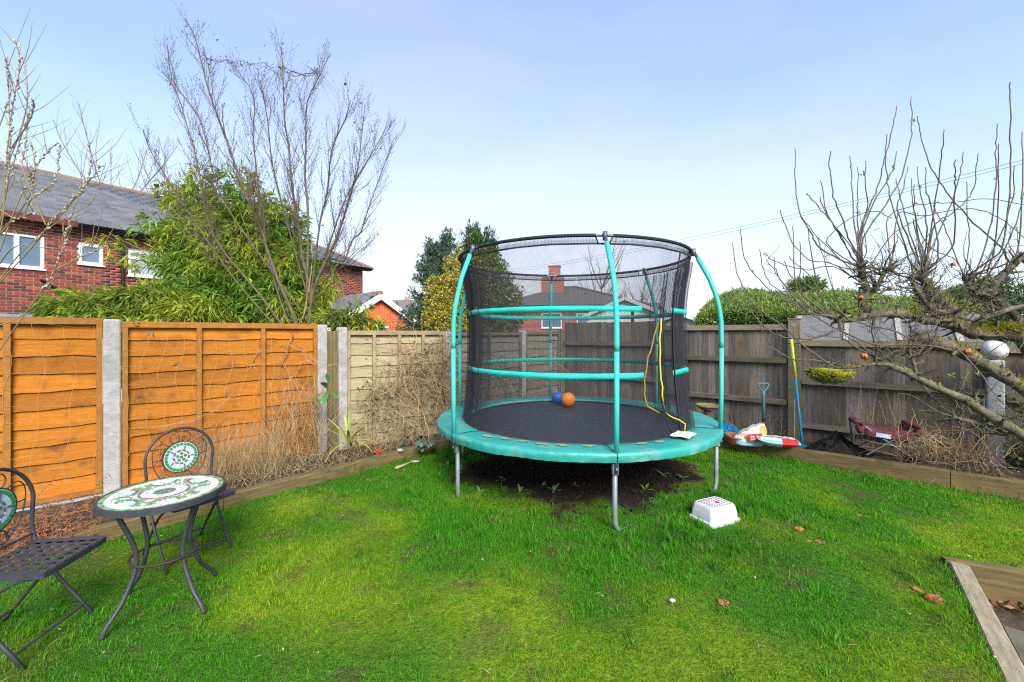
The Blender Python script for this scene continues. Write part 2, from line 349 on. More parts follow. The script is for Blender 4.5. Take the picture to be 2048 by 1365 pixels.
# grass blades
def grass():
    rng = np.random.default_rng(5)
    Ps = []
    N = 1500000
    x = rng.uniform(-4.6, 6.6, N); y = 1.45+rng.random(N)**1.25*6.9
    ok = (np.abs(x) < y*1.27+.35) & lawn_mask(x, y)
    d = np.hypot(x, y)
    keep = rng.random(N) < np.clip(2.9/d, 0, 1)**1.0
    ok &= keep & (rng.random(N) > bare(x, y)*1.02)
    long_ = vnoise(x+5, y+5, .42, 31); pat = .55*vnoise(x+5, y+5, .5, 21)+.25*vnoise(x+5, y+5, .13, 35)+.2*vnoise(x+5, y+5, 1.3, 36)
    fine = vnoise(x+5, y+5, .17, 22)
    ok &= rng.random(N) > np.clip((fine-.70)*3.2, 0, .7)
    x, y, long_, pat, fine = x[ok], y[ok], long_[ok], pat[ok], fine[ok]
    n = len(x); cap = 430000
    if n > cap:
        s = rng.permutation(n)[:cap]; x, y, long_, pat, fine = x[s], y[s], long_[s], pat[s], fine[s]; n = cap
    d = np.hypot(x, y)
    # longer where the mower does not reach: round the trampoline, by the timbers, back right
    rt = np.hypot(x-.74, y-4.9); ring = np.exp(-((rt-1.75)/.42)**2)
    edge = np.exp(-np.abs(leftof(PA[0], PA[1], x, y))/2.44/.07)*(y < 3.1)
    e2 = np.exp(-np.abs(leftof(RS[0], RS[-1], x, y))/5.69/.18)
    back = np.clip((y-3.6)/2, 0, 1)*.55
    h = (.009+.020*rng.random(n))*(.6+.9*np.clip(long_*1.5-.3, 0, 1))+.045*ring*rng.random(n)+.045*edge*rng.random(n)+.05*e2*rng.random(n)+.028*back*rng.random(n)
    tuft = np.clip((vnoise(x+5, y+5, .085, 37)-.70)*6, 0, 1); h = h*(1+.9*tuft)
    h *= np.where(rng.random(n) < .05, 1.9, 1)
    w = (.0019+.0022*rng.random(n)**2+.0012*tuft)*(.75+.28*d/2.2)
    az = rng.uniform(0, 2*PI, n); lean = rng.normal(.0, .5, n)+.45
    D = np.stack([np.cos(az)*np.sin(lean), np.sin(az)*np.sin(lean), np.cos(lean)], 1)
    sa = az+PI/2+rng.normal(0, .5, n)
    S = np.stack([np.cos(sa), np.sin(sa), np.zeros(n)], 1)
    P = np.stack([x, y, lawnz(x, y)-.003], 1)
    L = h[:, None]; Wd = w[:, None]
    m1 = P+D*L*.55; tip = P+D*L*.95; tip[:, :2] += (D[:, :2]*L*.35); tip[:, 2] -= (h*.08)
    V = np.stack([P-S*Wd*.5, P+S*Wd*.5, m1+S*Wd*.42, m1-S*Wd*.42, tip], 1).reshape(-1, 3)
    b = (np.arange(n)*5)[:, None]
    F = np.concatenate([b+np.array([[0, 1, 2]]), b+np.array([[0, 2, 3]]), b+np.array([[3, 2, 4]])], 1).reshape(-1, 3)
    t = np.clip(pat*2.1-.85+rng.normal(0, .20, n)-ring*.5-back*.55, 0, 1)[:, None]
    c = np.array([.070, .290, .010])*(1-t)+np.array([.235, .385, .014])*t
    dk = np.clip((.6*vnoise(x+5, y+5, .33, 33)+.4*vnoise(x+5, y+5, .09, 34)-.5)*4.2, 0, 1)[:, None]*.55
    c = c*(1-dk)+np.array([.060, .150, .018])*dk
    c *= (.7+.6*rng.random((n, 1)))
    dry = rng.random(n) < .025+.10*np.clip((fine-.55)*3, 0, 1)
    c[dry] = np.array([.30, .24, .10])*(.6+.6*rng.random((dry.sum(), 1)))
    me = np_mesh('grass', V, F, np.repeat(c, 5, 0))
    return tag(link('grass', me, M_leafsoft), 'short mossy green lawn grass with yellowish patches', 'grass', kind='stuff')
grass()

# bed soil (left strip, right strip)
def strip(name, A, B, za, zb, m, seed, amp=.05, n=60, k=10):
    V = []; F = []
    for i in range(n+1):
        t = i/n
        def at(L):
            q = t*(len(L)-1); j = min(int(q), len(L)-2); return L[j].lerp(L[j+1], q-j)
        a, b = at(A), at(B)
        for j in range(k+1):
            s = j/k; p = a.lerp(b, s); z = za*(1-s)+zb*s
            e = min(1, 4*s, 4*(1-s))
            V.append((p.x, p.y, z+(float(vnoise(p.x+30, p.y+30, .16, seed))-.45)*amp*e+(float(vnoise(p.x+30, p.y+30, .5, seed+1))-.4)*amp*e))
    for i in range(n):
        for j in range(k): F.append((i*(k+1)+j, i*(k+1)+j+1, (i+1)*(k+1)+j+1, (i+1)*(k+1)+j))
    mb = MB(); mb.add(V, F); return tag(mb.build(name, m, smooth=True), kind='structure')
offn = Vector((-.703, .711, 0))
strip('left_bed_soil', [LS[0]+offn*.05, LS[1]+offn*.05, LS[2]+offn*.05, LS[3]+offn*.05, LS[4]+offn*.05],
      [LF_P-LF_D*2.4+offn*.15, LF_P-LF_D*.3+offn*.15, LF_P+LF_D*.9+offn*.15, PF_P+offn*.1, BF_P+BF_D*.3], .08, .03, M_soil, 41)
strip('right_bed_soil', [RS[0]+Vector((.03, .04, 0)), RS[1]+Vector((.03, .04, 0)), RS[2]+Vector((.03, .04, 0)), RS[4]+Vector((.03, .04, 0))],
      [RF_P-RF_D*3.2, RF_P-RF_D*.9, RF_P+RF_D*.3, RF_P+RF_D*4.0], .07, -.03, M_soil, 43)

# ------------------------------------------------------------------ sleepers
def sleeper(a, b, z0, z1, th, label, m, group, side=1, bow=0):
    a = Vector(a); b = Vector(b); L = (b-a).length; ang = math.atan2(b.y-a.y, b.x-a.x)
    mb = MB(); n = 10; rr = random.Random(int(a.x*100)+5)
    ring = []
    for i in range(n+1):
        x = L*i/n; j = lambda: rr.uniform(-.004, .004)
        y0 = 0; y1 = th*side
        ring.append([(x, y0+j(), z0), (x, y0+j(), z1-.008), (x, y0+.008*side, z1+j()), (x, y1-.008*side, z1+j()), (x, y1, z1-.008), (x, y1, z0)])
    V = [v for r in ring for v in r]; F = []
    for i in range(n):
        for k in range(6): F.append((i*6+k, i*6+(k+1) % 6, (i+1)*6+(k+1) % 6, (i+1)*6+k))
    F += [tuple(range(5, -1, -1)), tuple(n*6+k for k in range(6))]
    if side < 0: F = [tuple(reversed(f)) for f in F]
    mb.add(V, F); o = mb.build('timber_sleeper', m); o.location = (a.x, a.y, 0); o.rotation_euler = (0, 0, ang)
    return tag(o, label, 'sleeper', group)
gl = 'timber sleepers edging the left bed'; gr_ = 'timber sleepers edging the right bed'
sleeper(LS[0], LS[1]-(LS[1]-LS[0]).normalized()*.006, -.1, .11, .1, 'timber sleeper with brown dead fern spilling over it, beside the left chair', M_sleeper, gl)
sleeper(LS[1], LS[2]-(LS[2]-LS[1]).normalized()*.006, -.1, .115, .1, 'timber sleeper edging the bed behind the mosaic table', M_sleeper, gl)
sleeper(LS[2], LS[3]-(LS[3]-LS[2]).normalized()*.006, -.1, .12, .1, 'mossy timber sleeper edging the bed in front of the twin concrete posts', M_sleeper, gl)
sleeper(LS[3], LS[4], -.1, .125, .1, 'timber sleeper running up to the dark leafy plant beside the trampoline', M_sleeper, gl)
rj = RS[0].lerp(RS[-1], .47)
sleeper(RS[0], rj-RF_D*.006, -.2, .12, .1, 'long timber sleeper in front of the compost bags and black heap', M_sleeper, gr_)
sleeper(rj, RS[-1], -.2, .115, .1, 'timber sleeper edging the bed below the white post', M_sleeper, gr_)
sleeper(PA[0]+Vector((-.04, -.05, 0)), PA[1], -.28, .012, .10, 'weathered grey timber along the lawn edge beside the sunken slabs', M_sleepert, 'timbers round the sunken patio', side=1)
sleeper(PB[0]-Vector((.03, -.014, 0)), PB[1], -.28, .018, .075, 'timber meeting the grey one at a corner behind the sunken slabs', M_sleeper, 'timbers round the sunken patio', side=-1)
# patio
mb = MB(); mb.prism([(3.0, 2.9), (1.5, .9), (4.9, .6), (5, 2.1)], -.36, -.235); tag(mb.build('patio_bed', M_soil), kind='structure')
pr = empty('patio', (2.9, 2.0, -.23)); tag(pr, kind='structure')
ux = (PA[1]-PA[0]).normalized(); uy = Vector((-ux.y, ux.x, 0))
for i in range(4):
    for j in range(3):
        c = PA[0]+ux*(.30+.60*i+.3)+uy*(.06+.16+.60*j+.27)
        if leftof(PB[0], PB[1], c.x, c.y) > -.35: pass
        mb = MB(); w = .29; cu = R.uniform(-.012, .012)
        mb.prism([(-w, -w), (w, -w+cu), (w, w), (-w+cu, w)], -.025, .02)
        o = mb.build('paving_slab', M_slab, pr); o.location = c-Vector((2.9, 2.0, 0))+Vector((0, 0, R.uniform(-.004, .004))); o.rotation_euler = (R.uniform(-.01, .01), R.uniform(-.01, .01), math.atan2(ux.y, ux.x))

# ------------------------------------------------------------------ fences on the left
def waney_panel(P, D, s0, s1, z0, z1, rows, battens, label, cat, group, mb_, mf_, seed, lean=0):
    a = P+D*s0; L = s1-s0; ang = math.atan2(D.y, D.x)
    root = empty('fence_panel', (a.x, a.y, z0), ang); tag(root, label, cat, group)
    rr = random.Random(seed); H = z1-z0; n = 22; rh = (H-.03)/rows
    for k in range(rows):
        zb = .02+k*rh; zt = zb+rh*1.22 if k < rows-1 else H-.02
        ph = [rr.uniform(0, 6.3) for _ in range(4)]; V = []; F = []
        for i in range(n+1):
            x = .02+(L-.04)*i/n
            wv = .006*math.sin(x*4+ph[0])+.005*math.sin(x*9+ph[1])+.0035*math.sin(x*23+ph[2])+rr.uniform(-.002, .002)
            yb = .012; yt = .028
            V += [(x, yb-.008, zb+wv), (x, yb+.002, zb+wv+.004), (x, yt+.006, zt), (x, yt-.002, zt)]
        for i in range(n):
            for q in range(4): F.append((i*4+q, (i+1)*4+q, (i+1)*4+(q+1) % 4, i*4+(q+1) % 4))
        F += [(0, 1, 2, 3), (n*4+3, n*4+2, n*4+1, n*4)]
        m_ = MB(); m_.add(V, F); m_.build('board', mb_, root)
    for nm, c, d in [('top_rail', (L/2, -.012, H-.02), (L, .034, .045)), ('bottom_rail', (L/2, -.012, .02), (L, .034, .04))]:
        m_ = MB(); m_.box(c, d); m_.build(nm, mf_, root)
    m_ = MB(); m_.box((L/2, .015, H+.009), (L, .085, .016)); m_.build('capping_strip', mf_, root)
    for x in [.022, L-.022]+[L*f for f in battens]:
        m_ = MB(); m_.box((x, -.0125, H/2), (.042, .033, H-.088)); m_.build('batten', mf_, root)
    return root
def post(P, D, s0, s1, z0, z1, label, m, dep=.1, name='concrete_post', cat='fence post', group='concrete fence posts'):
    a = P+D*((s0+s1)/2); w = s1-s0
    mb = MB(); n = 6
    for q in range(1):
        V = []; F = []
        prof = [(-w/2, -dep/2+.012), (-w/2+.012, -dep/2), (w/2-.012, -dep/2), (w/2, -dep/2+.012), (w/2, dep/2), (-w/2, dep/2)]
        zs = [z0, z1-.02, z1]
        for zi, z in enumerate(zs):
            s = .88 if zi == 2 else 1
            V += [(x*s, y*s, z) for x, y in prof]
        for i in range(2):
            for k in range(6): F.append((i*6+k, i*6+(k+1) % 6, (i+1)*6+(k+1) % 6, (i+1)*6+k))
        F += [tuple(range(5, -1, -1)), tuple(12+k for k in range(6))]
        mb.add(V, F)
    o = mb.build(name, m); o.location = (a.x, a.y, 0); o.rotation_euler = (0, 0, math.atan2(D.y, D.x))
    return tag(o, label, cat, group)
gp = 'waney lap fence panels along the left side'
waney_panel(LF_P, LF_D, -1.97, -.136, .075, 1.705, 10, [.36, .68], 'bright orange fence panel at the left edge, left of the first concrete post', 'fence panel', gp, M_orange, M_orangef, 1)
waney_panel(LF_P, LF_D, .0, 1.83, .055, 1.68, 10, [1/3, 2/3], 'bright orange fence panel behind the mosaic table, between two concrete posts', 'fence panel', gp, M_orange, M_orangef, 2)
waney_panel(PF_P, PF_D, .0, 1.46, .02, 1.60, 10, [.25, .5, .75], 'pale unstained fence panel half covered in dead climber', 'fence panel', gp, M_pale, M_palef, 3)
waney_panel(BF_P, BF_D, .12, 1.87, .0, 1.585, 10, [.5], 'aged grey fence panel seen through the left of the trampoline net', 'fence panel', gp, M_greyw, M_rail, 4)
waney_panel(BF_P, BF_D, 2.0, 3.18, .0, 1.60, 10, [], 'short aged grey fence panel running into the back corner', 'fence panel', gp, M_greyw, M_rail, 5)
post(LF_P, LF_D, -.131, -.006, -.3, 1.715, 'tall pale concrete post between the two orange panels', M_conc)
post(LF_P, LF_D, 1.835, 1.955, -.3, 1.69, 'concrete post at the right end of the orange fence', M_conc)
post(LF_P, LF_D, 2.105, 2.22, -.3, 1.66, 'concrete post at the left end of the pale fence', M_conc)
post(BF_P, BF_D, -.02, .105, -.3, 1.61, 'concrete post between pale panel and trampoline pole, dead climber on it', M_conc)
post(BF_P, BF_D, 1.88, 1.99, -.3, 1.63, 'concrete post behind the net where two old grey panels meet', M_conc)
post(BF_P, BF_D, 3.20, 3.32, -.3, 1.66, 'mossy concrete post in the back corner of the garden', M_concmoss)
# gravel boards
def gravel(P, D, s0, s1, z0, z1, label, m=M_conc):
    a = P+D*s0; mb = MB(); mb.box(((s1-s0)/2, .015, (z0+z1)/2), (s1-s0, .05, z1-z0))
    o = mb.build('gravel_board', m); o.location = (a.x, a.y, 0); o.rotation_euler = (0, 0, math.atan2(D.y, D.x)); return tag(o, label, 'gravel board', 'concrete gravel boards')
gravel(LF_P, LF_D, -1.97, -.136, -.2, .073, 'concrete gravel board under the left orange panel, behind the brown fern heap')
gravel(LF_P, LF_D, .0, 1.83, -.2, .053, 'concrete gravel board under the orange panel behind the table')
gravel(PF_P, PF_D, .0, 1.46, -.2, .018, 'concrete gravel board under the pale fence panel')
# ribbed deck board closing the gap between the twin posts
mb = MB(); w = .145
for i in range(8): mb.box((-w/2+w*(i+.5)/8, -.006, .78), (w/8*.62, .012, 1.66))
mb.box((0, .008, .78), (w, .016, 1.66))
o = mb.build('decking_board', M_deck); p = LF_P+LF_D*2.03; o.location = (p.x, p.y, 0); o.rotation_euler = (0, 0, math.atan2(LF_D.y, LF_D.x))
tag(o, 'upright ribbed decking board filling the gap between two concrete posts', 'board')

# ------------------------------------------------------------------ close board fence on the right
RA = math.atan2(RF_D.y, RF_D.x)
bmeshes = []
for v in range(4):
    rr = random.Random(50+v); mb = MB(); w = .118; V = []; F = []; n = 6
    for i in range(n+1):
        z = i/n; b = rr.uniform(-.002, .002)
        V += [(-w/2+b, -.008, z), (w/2+b, -.016, z), (w/2+b, -.002, z), (-w/2+b, .004, z)]
    for i in range(n):
        for q in range(4): F.append((i*4+q, i*4+(q+1) % 4, (i+1)*4+(q+1) % 4, (i+1)*4+q))
    F += [(3, 2, 1, 0), tuple(n*4+q for q in range(4))]
    mb.add(V, F); bmeshes.append(mb.mesh('board'))
    bmeshes[-1].materials.append(M_close)
def closeboard(s0, s1, z0, z1, rails, cap, label):
    a = RF_P+RF_D*s0; L = s1-s0
    root = empty('close_board_fence', (a.x, a.y, 0), RA); tag(root, label, 'fence panel', 'weathered close board fence bays')
    n = round(L/.104)
    for i in range(n):
        x = L*(i+.5)/n; dz = R.uniform(-.012, .012)
        o = link('board', R.choice(bmeshes), None, root, (x, .02+R.uniform(-.002, .002), z0), (0, R.uniform(-.006, .006), 0), (1, 1, z1-z0+dz-.0))
    for z in rails:
        mb = MB(); mb.box((L/2, -.035, 0), (L, .045, .075)); o = mb.build('rail', M_rail, root); o.location = (0, 0, z); o.rotation_euler = (R.uniform(-.1, .1), 0, 0)
    if cap:
        mb = MB(); mb.box((L/2, -.02, z1-.02), (L, .03, .085)); mb.build('top_rail', M_cap, root)
    return root
closeboard(-4.10, -2.09, -.12, 1.80, [1.38, .73, .2], False, 'dark close board fence bay behind the middle of the trampoline net')
closeboard(-1.97, -.09, -.14, 1.695, [1.165, .53], True, 'dark weathered close board fence bay behind the garden fork and compost bags')
closeboard(.09, 1.93, -.14, 1.455, [.86, .21], True, 'lower close board fence bay behind the hanging basket and camp chair')
closeboard(2.11, 4.1, -.14, 1.41, [.80, .15], True, 'close board fence bay at the right edge beyond the white post')
post(RF_P, RF_D, -2.085, -1.975, -.3, 1.76, 'grey fence post behind the yellow straps of the net', M_concmoss)
pt = empty('tall_fence_post', (RF_P.x, RF_P.y, -.15), RA); tag(pt, 'tall mossy fence post with pale wooden top beside the yellow and blue pole', 'fence post', 'concrete fence posts')
mb = MB(); mb.box((0, -.01, .79), (.155, .13, 1.58)); mb.build('shaft', M_concmoss, pt)
mb = MB(); mb.box((0, -.015, 1.76), (.15, .135, .36)); mb.build('timber_top', M_cap, pt)
mb = MB(); mb.box((0, -.015, 1.948), (.165, .15, .016)); mb.build('cap', M_cap, pt)
mb = MB(); mb.box((0, -.085, 1.845), (.075, .004, .022)); mb.build('plate', mat('plate_mat', (.3, .36, .4), None, 5, .5, metal=.3), pt)
post(RF_P, RF_D, 1.95, 2.095, -.3, 1.26, 'white concrete fence post carrying a round white ball', M_concw, .14)
# ------------------------------------------------------------------ buildings
BR = [(.11, .035, .028), (.21, .05, .03), (.29, .07, .036), (.22, .045, .028), (.08, .032, .028), (.34, .10, .05), (.25, .06, .034), (.13, .038, .028)]
M_brick = rampmat('brick_mat', BR, 'OBJ'); M_brickj = rampmat('brick_joined_mat', BR, 'ISL')
BO = [(.62, .13, .035), (.55, .10, .03), (.66, .16, .05), (.5, .1, .035)]
M_brickorange = rampmat('orange_brick_mat', BO, 'OBJ')
M_mortar = mat('mortar_mat', (.50, .41, .35), (.40, .32, .27), 20, .95, .3, 90)
SL = [(.10, .103, .108), (.135, .138, .143), (.085, .088, .093), (.155, .154, .155), (.115, .118, .12), (.14, .136, .13)]
M_slate = rampmat('slate_mat', SL, 'OBJ', .55, .25, 40, .2); M_slatej = rampmat('slate_joined_mat', SL, 'ISL', .55, .25, 40, .2)
M_ridge = mat('ridge_tile_mat', (.26, .15, .10), (.18, .12, .09), 6, .85, .4, 40, rnd=.15)
M_white = mat('white_paint_mat', (.78, .79, .80), (.70, .71, .72), 5, .4, 0)
M_glass = mat('window_glass_mat', (.10, .16, .22), (.13, .19, .26), 2, .06, 0, spec=.6)
M_glassf = mat('frosted_glass_mat', (.34, .39, .42), (.28, .33, .36), 2, .15, 0, spec=.5)
M_gutter = mat('gutter_mat', (.012, .013, .015), None, 5, .35, 0)
M_fascia = mat('fascia_mat', (.15, .035, .028), (.10, .028, .024), 5, .6, 0)
bk = MB(); bk.box((0, 0, 0), (.209, .012, .060)); ME_brick = bk.mesh('brick')
sl = MB(); sl.box((0, 0, 0), (.288, .40, .008)); ME_slate = sl.mesh('slate')
def joined_boxes(name, ctrs, dims, rot, m, parent):
    d = np.array(dims)/2; c8 = np.array([(sx, sy, sz) for sz in (-1, 1) for sx, sy in ((-1, -1), (1, -1), (1, 1), (-1, 1))])*d
    c8 = c8 @ np.array(rot).T if rot is not None else c8
    C = np.array(ctrs)
    if dims is not None and C.shape[1] == 4: c8_ = c8[None]*np.stack([C[:, 3], np.ones(len(C)), np.ones(len(C))], 1)[:, None]; V = (C[:, None, :3]+c8_).reshape(-1, 3)
    else: V = (C[:, None]+c8[None]).reshape(-1, 3)
    f = np.array([(3, 2, 1, 0), (4, 5, 6, 7), (0, 1, 5, 4), (1, 2, 6, 5), (2, 3, 7, 6), (3, 0, 4, 7)])
    F = (np.arange(len(C))[:, None, None]*8+f[None]).reshape(-1, 4)
    me = np_mesh(name, V, F); o = link(name, me, m, parent); o['kind'] = 'stuff'; return o
def brickwork(parent, x0, x1, z0, z1, openings, m1, mj, nmax=300, clip=None, limit_x=None, yoff=-.006):
    """stretcher bond on the local x/z face; bricks nearest x0 are single objects"""
    L = []; row = 0; z = z0+.0375
    while z < z1:
        x = x0+(.1125 if row % 2 else 0)+.11
        while x < x1+.05:
            xa, xb = max(x-.1065, x0), min(x+.1065, x1)
            for (a, b, c, d) in openings:
                if c-.02 < z < d+.02:
                    if xa < a < xb: xb = a
                    elif xa < b < xb: xa = b
                    elif xa >= a and xb <= b: xb = xa
            if xb-xa > .03 and (clip is None or clip((xa+xb)/2, z)): L.append(((xa+xb)/2, z, (xb-xa)/.213))
            x += .225
        z += .075; row += 1
    key = (lambda b: (b[0] < limit_x, b[0])) if limit_x is not None else (lambda b: (False, b[0]))
    L.sort(key=key)
    me_ = ME_brick if m1 is M_brick else ME_brick.copy()
    if me_ is not ME_brick: me_.materials.clear()
    for b in L[:nmax]: link('brick', me_, m1, parent, (b[0], yoff, b[1]), (0, 0, 0), (b[2], 1, 1))
    if L[nmax:]: joined_boxes('brickwork', [(b[0], yoff, b[1], b[2]) for b in L[nmax:]], (.209, .012, .060), None, mj, parent)
def wall_mesh(mb, x0, x1, z0, z1, op, y0, y1):
    xs = sorted({x0, x1}|{v for o in op for v in o[:2]}); zs = sorted({z0, z1}|{v for o in op for v in o[2:]})
    for i in range(len(xs)-1):
        for j in range(len(zs)-1):
            cx, cz = (xs[i]+xs[i+1])/2, (zs[j]+zs[j+1])/2
            if any(o[0] < cx < o[1] and o[2] < cz < o[3] for o in op): continue
            if x0 <= cx <= x1: mb.box((cx, (y0+y1)/2, cz), (xs[i+1]-xs[i], y1-y0, zs[j+1]-zs[j]))
def window(parent, a, b, c, d, mull, mg, f=.055, top=None):
    w = MB(); y = .03
    w.box(((a+b)/2, y, c+f/2), (b-a, .07, f)); w.box(((a+b)/2, y, d-f/2), (b-a, .07, f))
    w.box((a+f/2, y, (c+d)/2), (f, .07, d-c-2*f)); w.box((b-f/2, y, (c+d)/2), (f, .07, d-c-2*f))
    for mxx in mull: w.box((mxx, y, (c+d)/2), (f*1.5, .066, d-c-2*f))
    if top: w.box(((a+b)/2, y, top), (b-a-2*f, .064, f))
    win = w.build('window', M_white, parent)
    s = MB(); s.box(((a+b)/2, -.02, c-.02), (b-a+.06, .10, .035)); s.build('sill', M_white, win)
    xs = [a+f]+list(mull)+[b-f]
    for i in range(len(xs)-1):
        p = MB(); p.box(((xs[i]+xs[i+1])/2, y+.01, (c+d)/2), (xs[i+1]-xs[i], .02, d-c-2*f)); p.build('pane', mg, win)
    return win
HX, HY0 = -11.72, 11.4; HA = math.atan2(.836, .548)
house = empty('brick_house', (HX, HY0, 0), HA)
tag(house, 'long red brick house with slate roof and white windows behind the orange fence', 'house')
EZ = 4.58; X0, X1 = -3.0, 9.16
ops = [(-1.9, -.565, 3.22, 4.06), (.066, .553, 3.46, 4.02), (1.09, 2.35, 3.26, 4.0)]
w = MB(); wall_mesh(w, X0, X1, -.4, EZ, ops, .0, .24); hw = w.build('wall', M_mortar, house)
brickwork(hw, X0, X1, 1.72, EZ-.02, ops, M_brick, M_brickj, limit_x=-1.45)
w = MB(); w.box((X1-.12, 2.6+.24, 2.1), (.24, 5.2, 5.0)); w.build('end_wall', M_mortar, house)
for o_, mu, mg in ((ops[0], [-1.03], M_glass), (ops[1], [], M_glass), (ops[2], [], M_glassf)):
    window(house, *o_, mu, mg, .06 if mu else .07, top=o_[3]-.22 if o_ is ops[2] else None)
# dark room behind the glass
# roof: eaves at y=-.28, ridge at y=3.5
RH = 1.96; pitch = math.atan2(RH, 3.5)
def roofpt(x, s): return Vector((x, -.28+s*math.cos(pitch), EZ-.10+s*math.sin(pitch)))
SLN = 3.78/math.cos(pitch); XR = X1+.28
r = MB()
r.add([roofpt(X0, 0), roofpt(XR, 0), roofpt(XR-3.78, SLN), roofpt(X0, SLN), roofpt(X0, 0)-Vector((0, 0, .06)), roofpt(XR, 0)-Vector((0, 0, .06)), roofpt(XR-3.78, SLN)-Vector((0, 0, .06)), roofpt(X0, SLN)-Vector((0, 0, .06))],
      [(0, 1, 2, 3), (7, 6, 5, 4), (0, 4, 5, 1), (1, 5, 6, 2), (2, 6, 7, 3), (3, 7, 4, 0)])
rz = roofpt(0, SLN).z
r.add([(XR, -.28, EZ-.1), (XR, 7.28, EZ-.1), (XR-3.78, 3.5, rz)], [(0, 1, 2)])
r.add([(X0, 7.28, EZ-.1), (XR, 7.28, EZ-.1), (XR-3.78, 3.5, rz), (X0, 3.5, rz)], [(3, 2, 1, 0)])
roof = r.build('roof', mat('roof_felt_mat', (.04, .04, .045), None, 5, .8), house)
rotp = Euler((pitch+.085, 0, 0)).to_matrix()
sls = []; row = 0; s = .16
while s < SLN-.05:
    x = X0+(.15 if row % 2 else 0)+.15
    while x < XR-s*.848-.08:
        sls.append((x, s)); x += .30
    s += .19; row += 1
sls.sort(key=lambda a: (a[0] < -1.6, a[1]*.6+abs(a[0])*.5))
def slp(x, s): p = roofpt(x, s); return p+Vector((0, -math.sin(pitch), math.cos(pitch)))*.016
for x, s in sls[:300]: link('slate', ME_slate, M_slate, roof, slp(x+R.uniform(-.006, .006), s), (pitch+.085+R.uniform(-.003, .003), R.uniform(-.003, .003), R.uniform(-.008, .008)))
joined_boxes('slates', [tuple(slp(x+R.uniform(-.006, .006), s)+Vector((0, 0, R.uniform(0, .002)))) for x, s in sls[300:]], (.288, .40, .008), rotp, M_slatej, roof)
rt = MB(); rt.tube([(-.22, 0, -.02), (.22, 0, -.02)], .11, 10); ME_rt = rt.mesh('ridge_tile', smooth=False)
for i in range(21): link('ridge_tile', ME_rt, M_ridge, roof, (X0+.3+i*.45, 3.5, rz+R.uniform(-.006, .006)), (0, R.uniform(-.02, .02), 0))
for i in range(12):
    a = Vector((XR, -.28, EZ-.1)).lerp(Vector((XR-3.78, 3.5, rz)), (i+.4)/12); dq = Vector((-3.78, 3.78, rz-EZ+.1))
    link('ridge_tile', ME_rt, M_ridge, roof, a+Vector((0, 0, .03)), dq.to_track_quat('X', 'Z').to_euler(), (1.05, .75, .75))
gt = MB(); n = 8
prof = [(math.cos(PI+PI*i/n)*.062, math.sin(PI+PI*i/n)*.062) for i in range(n+1)]
V = []; F = []
for x in (-.0, XR-.0): V += [(x, -.345+a, EZ-.10+b) for a, b in prof]
F = [(i, i+1, n+2+i, n+1+i) for i in range(n)]
gt.add(V, F); gt.box((XR/2, -.283, EZ-.14), (XR, .02, .13)); gt.build('gutter', M_gutter, house)
gt = MB(); gt.box((X0/2-.0, -.30, EZ-.12), (-X0-.01, .03, .15)); gt.build('fascia_board', M_fascia, house)
sf = MB(); sf.box(((X0+XR)/2, -.14, EZ-.19), (XR-X0, .27, .02)); sf.build('soffit', M_fascia, house)
dp = MB(); dp.tube([(.95, -.30, EZ-.15), (.95, -.29, EZ-.28), (.95, -.08, EZ-.42), (.95, -.075, .0)], .038, 8)
for z in (4.02, 3.4, 2.6): dp.tube([(.95, -.075, z-.05), (.95, -.075, z+.05)], .05, 8)
dp.build('downpipe', M_gutter, house)
wp = MB(); wp.tube([(-.62, -.02, 2.93), (-.60, -.07, 2.93), (.05, -.07, 2.42), (.3, -.07, 2.2)], .035, 8); wp.build('waste_pipe', M_gutter, house)
ld = MB(); ld.box((-1.35, -.03, 2.02), (1.15, .08, .07)); ld.build('lead_flashing', mat('lead_mat', (.22, .27, .32), None, 8, .6), house)
ld = MB(); ld.box((-1.35, -.03, 1.5), (1.05, .04, .92)); ld.build('red_door', mat('red_door_mat', (.42, .025, .03), (.3, .02, .025), 6, .5), house)
vp = MB(); vp.tube([(2.75, 3.3, rz-.2), (2.75, 3.3, rz+.35)], .055, 8); vp.tube([(2.75, 3.3, rz+.35), (2.75, 3.3, rz+.42)], .08, 8); vp.build('vent_pipe', M_gutter, house)
for gz in (1.85, ):
    pass

# orange gable extension (local x along its gable)
ext = empty('brick_extension', (-5.02, 16.0, 0), HA-.2); tag(ext, 'low orange brick extension with white bargeboards and slate roof', 'extension')
AZ = 3.02; EH = 1.72; EW = 2.05; ep = math.atan2(AZ-EH, EW)
w = MB(); w.add([(-EW+.1, .0, -.3), (EW-.1, 0, -.3), (EW-.1, 0, EH), (0, 0, AZ-.09), (-EW+.1, 0, EH), (-EW+.1, 3.1, -.3), (EW-.1, 3.1, -.3), (EW-.1, 3.1, EH), (0, 3.1, AZ-.09), (-EW+.1, 3.1, EH)],
      [(0, 1, 2, 3, 4), (9, 8, 7, 6, 5), (0, 5, 6, 1), (1, 6, 7, 2), (2, 7, 8, 3), (3, 8, 9, 4), (4, 9, 5, 0)])
ew = w.build('wall', M_mortar, ext)
brickwork(ew, -EW+.1, EW-.1, 1.2, AZ-.15, [], M_brickorange, M_brickorange, clip=lambda x, z: z < AZ-.16-abs(x)*math.tan(ep))
er = MB()
for sg in (-1, 1):
    a = Vector((0, -.16, AZ)); b = Vector((sg*(EW+.15), -.16, AZ-(EW+.15)*math.tan(ep))); d3 = Vector((0, 3.26, 0)); up = Vector((0, 0, .04))
    q = [a, b, b+d3, a+d3]; V = q+[v+up for v in q]
    f = [(0, 1, 2, 3), (7, 6, 5, 4), (0, 4, 5, 1), (1, 5, 6, 2), (2, 6, 7, 3), (3, 7, 4, 0)]
    er.add(V, f if sg < 0 else [tuple(reversed(t)) for t in f])
